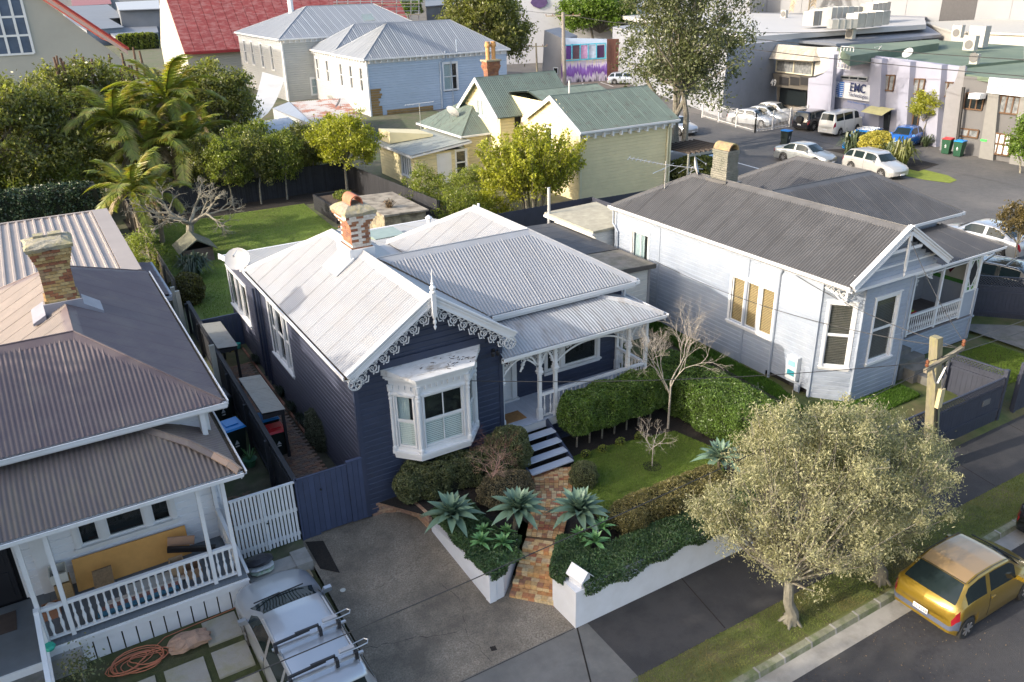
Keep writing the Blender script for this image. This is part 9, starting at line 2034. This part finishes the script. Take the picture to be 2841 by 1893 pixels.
# ======================= BACKYARD AND TREES =======================
def tree(name, label, base, h, crown_c, R, ncl, per, cr, lsize, m, trunk_r=.15, bark=BARK, shell=.5, aspect=2.2, group=None, cat='tree', stems=1, limbs=True, bottom=-.6):
 t = thing(name,label,cat,base,group); b = Vector(base); cc_ = Vector(crown_c); mb = MB()
 for s in range(stems):
  o = Vector((random.gauss(0,trunk_r*1.5),random.gauss(0,trunk_r*1.5),0))*(stems > 1); top = cc_+Vector((random.gauss(0,R[0]*.25),random.gauss(0,R[1]*.25),-R[2]*.3)); mid = b.lerp(top,.5)+Vector((random.gauss(0,.15),random.gauss(0,.15),0))+o
  mb.tube([b+o-Vector((0,0,.1)),mid,top],[trunk_r,trunk_r*.7,trunk_r*.4],7)
 mb.each('trunk', bark, t) if stems > 1 else mb.build('trunk', bark, t)
 P,cc = clumpy(crown_c,R,ncl,per,cr,shell=shell,bottom=bottom)
 if limbs:
  br = MB(); st = b.lerp(cc_,.6)
  for q in cc[::4]: q = Vector(q); br.tube([st,st.lerp(q,.5)+Vector((random.gauss(0,.1*R[0]),random.gauss(0,.1*R[1]),0)),q],[trunk_r*.4,trunk_r*.22,trunk_r*.08],4,cap=False)
  br.build('limbs', bark, t)
 leaves('crown', P, lsize, m, t, aspect=aspect, up=.3, szvar=.4); return t
FCE = thing('rear_fence', 'black stained vertical board fence along the back of the lawn', 'fence', (12, 54, 1))
fence(FCE,(4.8,53.9),(18.9,54.2),.95,2.75,BLACKF,pw=.16,post=2.4); fence(FCE,(18.9,54.2),(19.6,41.5),.95,2.6,BLACKF,pw=.16,post=2.4)
RBd = thing('raised_bed', 'black timber raised vegetable bed at the back corner of the lawn', 'planter', (16.3, 46.5, 1))
for (x0,x1,y0,y1) in ((15.0,15.08,45.7,49.8),(15.08,17.3,45.7,45.78),(17.22,17.3,45.78,49.8),(15.08,17.3,49.72,49.8)):
 for k in range(5): MB().box(x0, x1, y0, y1, .97+k*.19, .97+k*.19+.18).build('board', BLACKF, RBd)
MB().box(15.08, 17.2, 45.8, 49.7, 1.6, 1.75).build('soil', mat('rich_soil', (.07, .05, .035), .95, .4, 12, bump=.8), RBd)
ball('lettuce', 'bright lime lettuces in the raised bed', (16.0, 46.6, 1.85), (.6, .35, .2), LEAF['lime'], 900, .1, 'vegetables'); ball('herbs', 'darker leafy herbs at the back of the raised bed', (16.5, 48.4, 1.9), (.6, .8, .3), LEAF['mid'], 1200, .1, 'vegetables')
SHD = thing('old_shed', 'old flat topped shed of rotting cream horizontal boards behind the chimney', 'shed', (17, 42, 1)); OB = mat('peeling_cream_board', (.30, .26, .18), .9, .25, 3, bump=.5, c2=(.10, .08, .06), dscale=2.5, damt=.8)
MB().box(16.1, 18.3, 40.6, 45.0, .95, 2.3).build('core', DARK, SHD)
for k in range(8): MB().box(16.0, 18.4, 40.5, 40.56, .97+k*.18, .97+k*.18+.17).build('board', OB, SHD); MB().box(15.94, 16.0, 40.5, 45.1, .97+k*.18, .97+k*.18+.17).build('board', OB, SHD)
MB().hexa([(15.85, 40.3, 2.43), (18.5, 40.3, 2.38), (18.5, 45.3, 2.38), (15.85, 45.3, 2.43), (15.85, 40.3, 2.55), (18.5, 40.3, 2.46), (18.5, 45.3, 2.46), (15.85, 45.3, 2.55)]).build('roof', mat('leaf_littered_roof', (.30, .27, .22), .9, .3, 4, c2=(.07, .055, .04), dscale=2, damt=.8), SHD)
strappy('weeds', 16.8, 41.8, 2.5, .5, .5, 60, mat('reddish_weed', (.14, .09, .04), .6, .2, 3, island=.5), 'reddish weeds growing on the old shed roof', 'weeds', w=.05)
TC = tag(cushion(14.9, 43.0, 1.0, .85, .5, .42, n=16, jit=.08).build('covered_table', mat('silver_tarpaulin', (.30, .31, .33), .4, .2, 5, bump=.8, bscale=8), None), 'low table under a crumpled silver tarpaulin by the shed', 'tarpaulin')
for x, y, lb in ((14.3, 43.3, 'left red brick holding down the silver tarpaulin'), (14.9, 42.7, 'front red brick holding down the silver tarpaulin')): tag(MB().box(x, x+.25, y, y+.12, 1.42, 1.5).build('brick', BRR, None), lb, 'brick')
PLH = thing('playhouse', 'small weathered wooden playhouse with mossy pitched roof behind the bare tree', 'playhouse', (6.6, 43.5, 1)); OW = mat('weathered_cladding', (.20, .14, .11), .9, .25, 3, island=.15)
MB().box(5.9, 7.3, 42.9, 44.3, .95, 1.7).build('core', DARK, PLH)
for k in range(5): MB().box(5.85, 7.35, 42.84, 42.9, .97+k*.15, .97+k*.15+.14).build('board', OW, PLH); MB().box(7.3, 7.36, 42.9, 44.3, .97+k*.15, .97+k*.15+.14).build('board', OW, PLH)
for s in (-1, 1): MB().hexa([(6.6+s*.95, 42.6, 1.6), (6.6, 42.6, 2.2), (6.6, 44.6, 2.2), (6.6+s*.95, 44.6, 1.6), (6.6+s*.95, 42.6, 1.65), (6.6, 42.6, 2.27), (6.6, 44.6, 2.27), (6.6+s*.95, 44.6, 1.65)]).build('roof_panel', mat('mossy_shingle', (.13, .13, .09), .95, .3, 6, bump=.8), PLH)
strappy('flax_plant', 5.9, 40.8, .97, 1.0, 1.25, 260, mat('grey_green_strap', (.05, .075, .045), .45, .2, 2, island=.4, trans=.2), 'large dark strappy flax at the left edge of the back lawn', 'flax', w=.09, droop=.6)
ball('shrub', 'rusty green shrub against the grey fence beside the back lawn', (5.0, 37.2, 1.6), (.75, .9, .75), mat('rusty_leaf', (.11, .10, .03), .5, .2, 2, island=.5, trans=.3), 8000, .09)
# leafless pollarded tree
LICH = mat('lichened_bark', (.23, .215, .17), .9, .25, 8, bump=.5, c2=(.16, .14, .11), dscale=6, damt=.6)
bt = thing('bare_tree', 'gnarled leafless tree with thick lichened limbs at the back lawn edge', 'tree', (6.7, 45.5, .97)); mb = MB(); b = Vector((6.7, 45.5, .95)); mb.tube([b, b+Vector((.1, .1, .9)), b+Vector((.2, .2, 1.4))], [.26, .2, .2], 9); mb.build('trunk', LICH, bt); br = MB()
for a in range(6): branches(br,b+Vector((.2,.2,1.3)),(math.cos(a*1.05),math.sin(a*1.05),.9),1.25,.12,5,.6,3,.02,None,.45,3,.66)
br.build('branches', LICH, bt)
# row of small standard trees along the back fence
for i, (px, py, lb) in enumerate(((650, 578, 'first small fence tree from the left'), (725, 566, 'second small fence tree from the left'), (797, 553, 'third small fence tree, just left of centre of the row'), (865, 524, 'fourth small fence tree from the left'), (937, 512, 'fifth small fence tree, behind the raised bed'), (590, 575, 'small fence tree nearest the leafless tree'))):
 p = oz(px, py, .97); tree('fence_tree', lb, p, 4, (p.x, p.y+.3, 3.75), (1.5, 1.1, 1.65), 90, 90, .32, .15, [LEAF['mid'], LEAF['dark']][i % 2] if i != 4 else LEAF['mid'], .07, group='small trees along the black rear fence', bottom=-.9)
tree('leafy_tree', 'yellow green bushy tree at the corner behind the raised bed', (18.2, 52.5, .97), 5, (18.4, 52.5, 4.4), (2.3, 1.9, 1.9), 130, 110, .42, .17, LEAF['lime'], .12, bottom=-.8)
for i, (x, y, z, R, m, lb) in enumerate(((20.6, 45.2, 2.2, (1.6, 1.4, 1.5), 'mid', 'bushy green shrub left of the low yellow wing'), (22.9, 44.0, 2.3, (1.6, 1.3, 1.5), 'mid', 'feathery green shrub below the white door'), (21.0, 41.5, 1.9, (1.7, 1.2, 1.2), 'mid', 'low green shrub against the dark paling fence'), (23.9, 42.0, 2.0, (1.4, 1.2, 1.3), 'lime', 'pale green shrub beside the yellow leafed tree'))):
 tree('garden_shrub', lb, (x, y, .95), 3, (x, y, z), R, 70, 110, .35, .13, LEAF[m], .06, cat='shrub', limbs=False, bottom=-1)
# spiky whippy yellow tree
yt = thing('yellow_leafed_tree', 'many stemmed tree with sparse yellow leaves on tall whips before the yellow house', 'tree', (25.7, 41.0, .95)); br = MB(); P = []
for i in range(9):
 a = i*.7; b = Vector((25.7+.5*math.cos(a),41+.5*math.sin(a),.95)); br.tube([b,b+Vector((.35*math.cos(a),.35*math.sin(a),1.6))],[.08,.06],6)
for i in range(230):
 a = random.uniform(0,2*PI); r = 2.7*math.sqrt(random.random()); top = Vector((25.7+r*1.35*math.cos(a),41+r*math.sin(a)*.9,1.8+random.uniform(2.2,4.9)*(1-.25*r/2.7))); b = Vector((25.7+r*.7*math.cos(a),41+r*.5*math.sin(a),2.2+random.random())); br.tube([b,b.lerp(top,.5)+Vector((random.gauss(0,.1),random.gauss(0,.1),0)),top],[.02,.014,.006],4,cap=False)
 k = 150
 for j in range(k): f = random.random()**.8; q = b.lerp(top,f); s = .16*(1.15-f*.7); P.append((q.x+random.gauss(0,s),q.y+random.gauss(0,s),q.z+random.gauss(0,s*.8)))
br.build('stems', BARK, yt); leaves('crown', np.array(P), .15, LEAF['lime'], yt, aspect=1.5, up=.1)
# palms
def frond(L,m,droop,nl=34,w=.55):
 q = MB(); P = []
 for i in range(13): t = i/12; P.append(Vector((L*t*(1-.18*t*t),0,L*(.30*t-droop*t*t))))
 q.tube(P,[.035*(1-.8*i/12) for i in range(13)],4,cap=False)
 for i in range(nl):
  t = .12+.88*i/nl; k = t*12; a = int(k); f = k-a; p = P[min(a,12)].lerp(P[min(a+1,12)],f); d = (P[min(a+1,12)]-P[max(a-1,0)]).normalized(); ll = w*(1-.55*abs(t-.45)*1.6)*random.uniform(.85,1.1)
  for s in (-1,1):
   e = p+d*ll*.55+Vector((0,s*ll*.75,-ll*random.uniform(.15,.45))); hw = d*.045; q.add([p-hw,p+hw,e+Vector((0,0,-.02)),p.lerp(e,.5)-hw+Vector((0,0,.03))],[(0,1,2,3)])
 me = q.mesh('frond'); me.materials.append(m); return me
FR_ = [frond(2.9, LEAF['palm'], .42, 46, .7), frond(2.9, LEAF['palm'], .62, 46, .7), frond(2.6, LEAF['palm'], .95, 44, .65), frond(2.4, mat('dead_frond', (.26, .21, .14), .8, .2, 2, island=.3), 1.25)]
def palm(label,x,y,z,h,n=18,s=1.0,lean=(0,0)):
 t = thing('palm_tree', label, 'palm', (x, y, z), 'palms at the back of the garden'); T_ = Vector((x+lean[0], y+lean[1], z+h))
 MB().tube([(x, y, z-.1), (x+lean[0]*.4, y+lean[1]*.4, z+h*.5), T_], [.17, .13, .12], 10).build('trunk', mat('ringed_palm_trunk', (.22, .19, .14), .85, .25, 4, stretch=(1, 1, 9)), t); MB().lathe(T_, [(.12, 0), (.14, .3), (.07, .8)], 8).build('crownshaft', mat('crownshaft_green', (.13, .19, .06), .5, .1), t)
 for i in range(n):
  f = i/n; a = i*2.4+random.gauss(0, .15); k = 0 if f < .35 else 1 if f < .65 else 2 if f < .88 else 3; o = link('frond', FR_[k], None); o.parent = t; o.matrix_parent_inverse = WM[t.name].inverted(); sc_ = s*random.uniform(.85, 1.1)
  o.matrix_basis = Matrix.Translation(T_+Vector((0, 0, .65))) @ Matrix.Rotation(a, 4, 'Z') @ Matrix.Rotation(-math.radians(62-70*f), 4, 'Y') @ Matrix.Diagonal((sc_, sc_, sc_, 1))
 return t
palm('tallest palm with broad green crown rising above the other palms', 8.6, 59.3, .95, 5.6, 22, 1.45, (.3, -.3)); palm('palm left of the tallest with drooping yellowish fronds', 5.9, 57.5, .95, 4.8, 20, 1.35, (-.5, 0)); palm('palm to the right with brown lower fronds over the rear fence', 8.9, 56.8, .95, 3.2, 20, 1.35, (.4, -.3)); palm('pale grey palm behind the leafless tree', 6.9, 56.0, .95, 3.2, 18, 1.3, (0, .4)); palm('short palm with sunlit gold tips at the corner of the brown roof', 4.7, 48.2, .95, 2.3, 18, 1.05, (-.1, -.2)); palm('second short palm with orange fronds beside the leafless tree', 5.6, 47.9, .95, 2.1, 14, .75, (.2, -.3))
# dark tree mass on the left
tree('dense_tree', 'large dark glossy tree at the far left behind the brown house', (-1.5, 58, .95), 8, (-1.2, 58, 5.2), (5.2, 4.2, 4.3), 330, 130, .65, .24, LEAF['dark'], .3)
tree('dense_tree', 'dark spreading tree with cut upright stems below the church', (4.8, 68, .95), 8, (4.6, 68, 5.4), (5.2, 4.0, 3.9), 300, 120, .65, .26, LEAF['dark'], .3)
tree('dense_tree', 'dark tree filling the gap right of the palms', (14.2, 70, .95), 8, (14.0, 70, 4.9), (3.3, 3, 3.7), 190, 110, .65, .26, LEAF['dark'], .25)
tree('dense_tree', 'rounded dark green tree beneath the white tarpaulin', (14.8, 62, .95), 4, (14.8, 62, 2.8), (2.4, 2.0, 1.9), 110, 110, .55, .22, LEAF['mid'], .2)
tree('dense_tree', 'low dark bush filling the space beneath the palms', (7.5, 62.5, .95), 4, (7.5, 62.5, 2.9), (5.5, 2.2, 2.3), 220, 110, .55, .2, LEAF['dark'], .12, bottom=-1)
tree('dense_tree', 'low leafy bush under the dark trees behind the ivy', (-.5, 56, .95), 4, (-.5, 55.8, 2.8), (4.5, 1.8, 2.2), 160, 110, .5, .18, LEAF['mid'], .12, bottom=-1)
tree('dense_tree', 'leafy bush behind the rear fence near the small trees', (14.5, 58, .95), 4, (14.5, 57.5, 2.9), (4.0, 1.8, 2.0), 150, 110, .5, .18, LEAF['dark'], .12, bottom=-1)
tree('dense_tree', 'pale green bushy crown at the extreme left edge', (-6, 70, .95), 8, (-6.5, 70, 5.8), (5, 4, 4.2), 240, 100, .65, .26, LEAF['mid'], .25)
q = MB()
for i in range(26): x = random.uniform(2.5,10); y = random.uniform(66,71); q.tube([(x,y,6.2),(x+random.gauss(0,.3),y,8.6+random.random()*1.3)],[.12,.07],6)
pst = thing('cut_stems', 'upright cut brown stems standing out of the dark hedge top', 'stems', (6, 68, 6)); q.each('stem', mat('brown_cut_bark', (.10, .06, .04), .9, .2, 6), pst)
hedge('ivy_hedge', 'ivy covered wall of dark glossy leaves behind the ribbed brown roof', -4.2, 3.3, 50.6, 52.4, .9, 4.1, mat('ivy_leaf', (.035, .06, .025), .4, .25, 2, island=.5), 26000, .13, rough=.12)
tree('garden_shrub', 'bright leafy shrub between the boundary fence and short palm', (4.2, 42.5, .95), 3, (4.1, 42.5, 2.0), (.9, 2.2, 1.2), 50, 110, .3, .11, LEAF['mid'], .06, cat='shrub', limbs=False, bottom=-1)
# big trees by the street
p = oz(1877,440,.96)
tree('tall_street_tree', 'tall open grey green tree with several trunks in front of the side street', p, 14, (p.x+1.3, p.y+1.2, 9.2), (5.2, 4.6, 7.2), 300, 95, .8, .24, LEAF['gum'], .3, stems=6, shell=.3, bottom=-.65)
p = oz(1462,225,.96)
tree('round_tree', 'dense dark rounded tree between blue house and the power poles', (55.5, 99, .96), 12, (54.8, 99, 7.6), (6.2, 5, 6.2), 330, 110, 1.0, .38, LEAF['dark'], .4, stems=3)
tree('round_tree', 'bright green round topped tree behind the mural wall', (83, 112, .96), 8, (84, 113, 8.4), (7.0, 5, 3.6), 230, 110, 1.0, .42, LEAF['lime'] if False else mat('vivid_green_leaf', (.10, .16, .02), .45, .2, .6, island=.45, trans=.35), .3)
p = oz(1135,62,.96)
tree('street_tree', 'small bright green tree beyond the scaffold', (p.x, p.y, .96), 6, (p.x, p.y, 6), (6, 5, 4.5), 120, 90, 1.0, .5, MATS['vivid_green_leaf'], .3)
p = oz(2590, 372, .96); tree('small_round_tree', 'small trimmed tree with a bare stem against the lavender office', (61.8, 40.1, .96), 4, (62.0, 40.5, 4.0), (1.1, 1.0, 1.1), 50, 90, .35, .16, LEAF['lime'], .07); strappy('flax_plant', 61.6, 39.6, .95, .7, 1.1, 40, LEAF['flax'], 'low dark strappy plant at the foot of the small trimmed tree', 'plant', w=.1)
tree('edge_tree', 'feathery light green shrub cut by the right edge of the picture', (58.3, 30.2, .96), 4, (58.6, 30.4, 3.0), (1.3, 1.2, 1.8), 60, 90, .4, .18, MATS['vivid_green_leaf'], .07)
tree('edge_tree', 'reddish green small tree at the right edge beside the silver sedan', (38.4, 19.2, .7), 4, (38.5, 19.4, 3.3), (.9, .9, 1.1), 50, 90, .3, .12, mat('olive_red_leaf', (.12, .09, .03), .45, .2, 1, island=.5, trans=.3), .06)
pg = thing('pergola', 'small weathered pergola of dark boards beside the yellow house', 'pergola', (39, 42, 1))
for i in range(9): MB().box(37.3+i*.42, 37.4+i*.42, 40.2, 43.6, 3.2, 3.32).build('slat', mat('dark_weathered_board', (.07, .055, .045), .9, .2, 4), pg)
for (x, y) in ((37.3, 40.3), (40.8, 40.3), (37.3, 43.4), (40.8, 43.4)): MB().box(x, x+.12, y, y+.12, .95, 3.2).build('post', mat('grey_post', (.25, .25, .22), .8, .1), pg)
MB().box(37.2, 41.0, 40.2, 40.3, 3.05, 3.2).build('beam', MATS['grey_post'], pg)
ball('garden_shrub', 'dark leafy plants growing beneath the small pergola', (39.2, 41.8, 1.7), (1.9, 1.4, .9), LEAF['dark'], 5000, .2)
# far palm on the roofline
palm_far = palm('distant palm cut by the top edge above the pale warehouse', *oz(2240, 60, 6.5)[:2], .95, 12, 18, 2.2)
tag(MB().box(oz(2300, 30, 1).x, oz(2300, 30, 1).x+1, 60, 61, .9, 1.0).build('kerb_block', CONC, None), 'small low concrete block in the car yard', 'block') if False else None
# unseen tall trees added left of the frame to shade the front gardens
for i,(x,y,zc,R) in enumerate(((-13.5,19.5,8.0,(3.2,2.8,5.6)),(-13,14.5,7.6,(3.2,2.8,5.6)),(-13.5,9.8,7.2,(3.2,2.7,5.2)))):
 tree('neighbour_tree', ['tall dense tree outside the left edge beside the brown roofed house', 'middle tall tree outside the left edge by the drive', 'tall tree outside the left edge nearest the street'][i], (x, y, .3), 12, (x, y, zc), R, 210, 90, 1.0, .42, LEAF['dark'], .3, group='tall neighbour trees left of the frame', shell=.35, bottom=-.95)
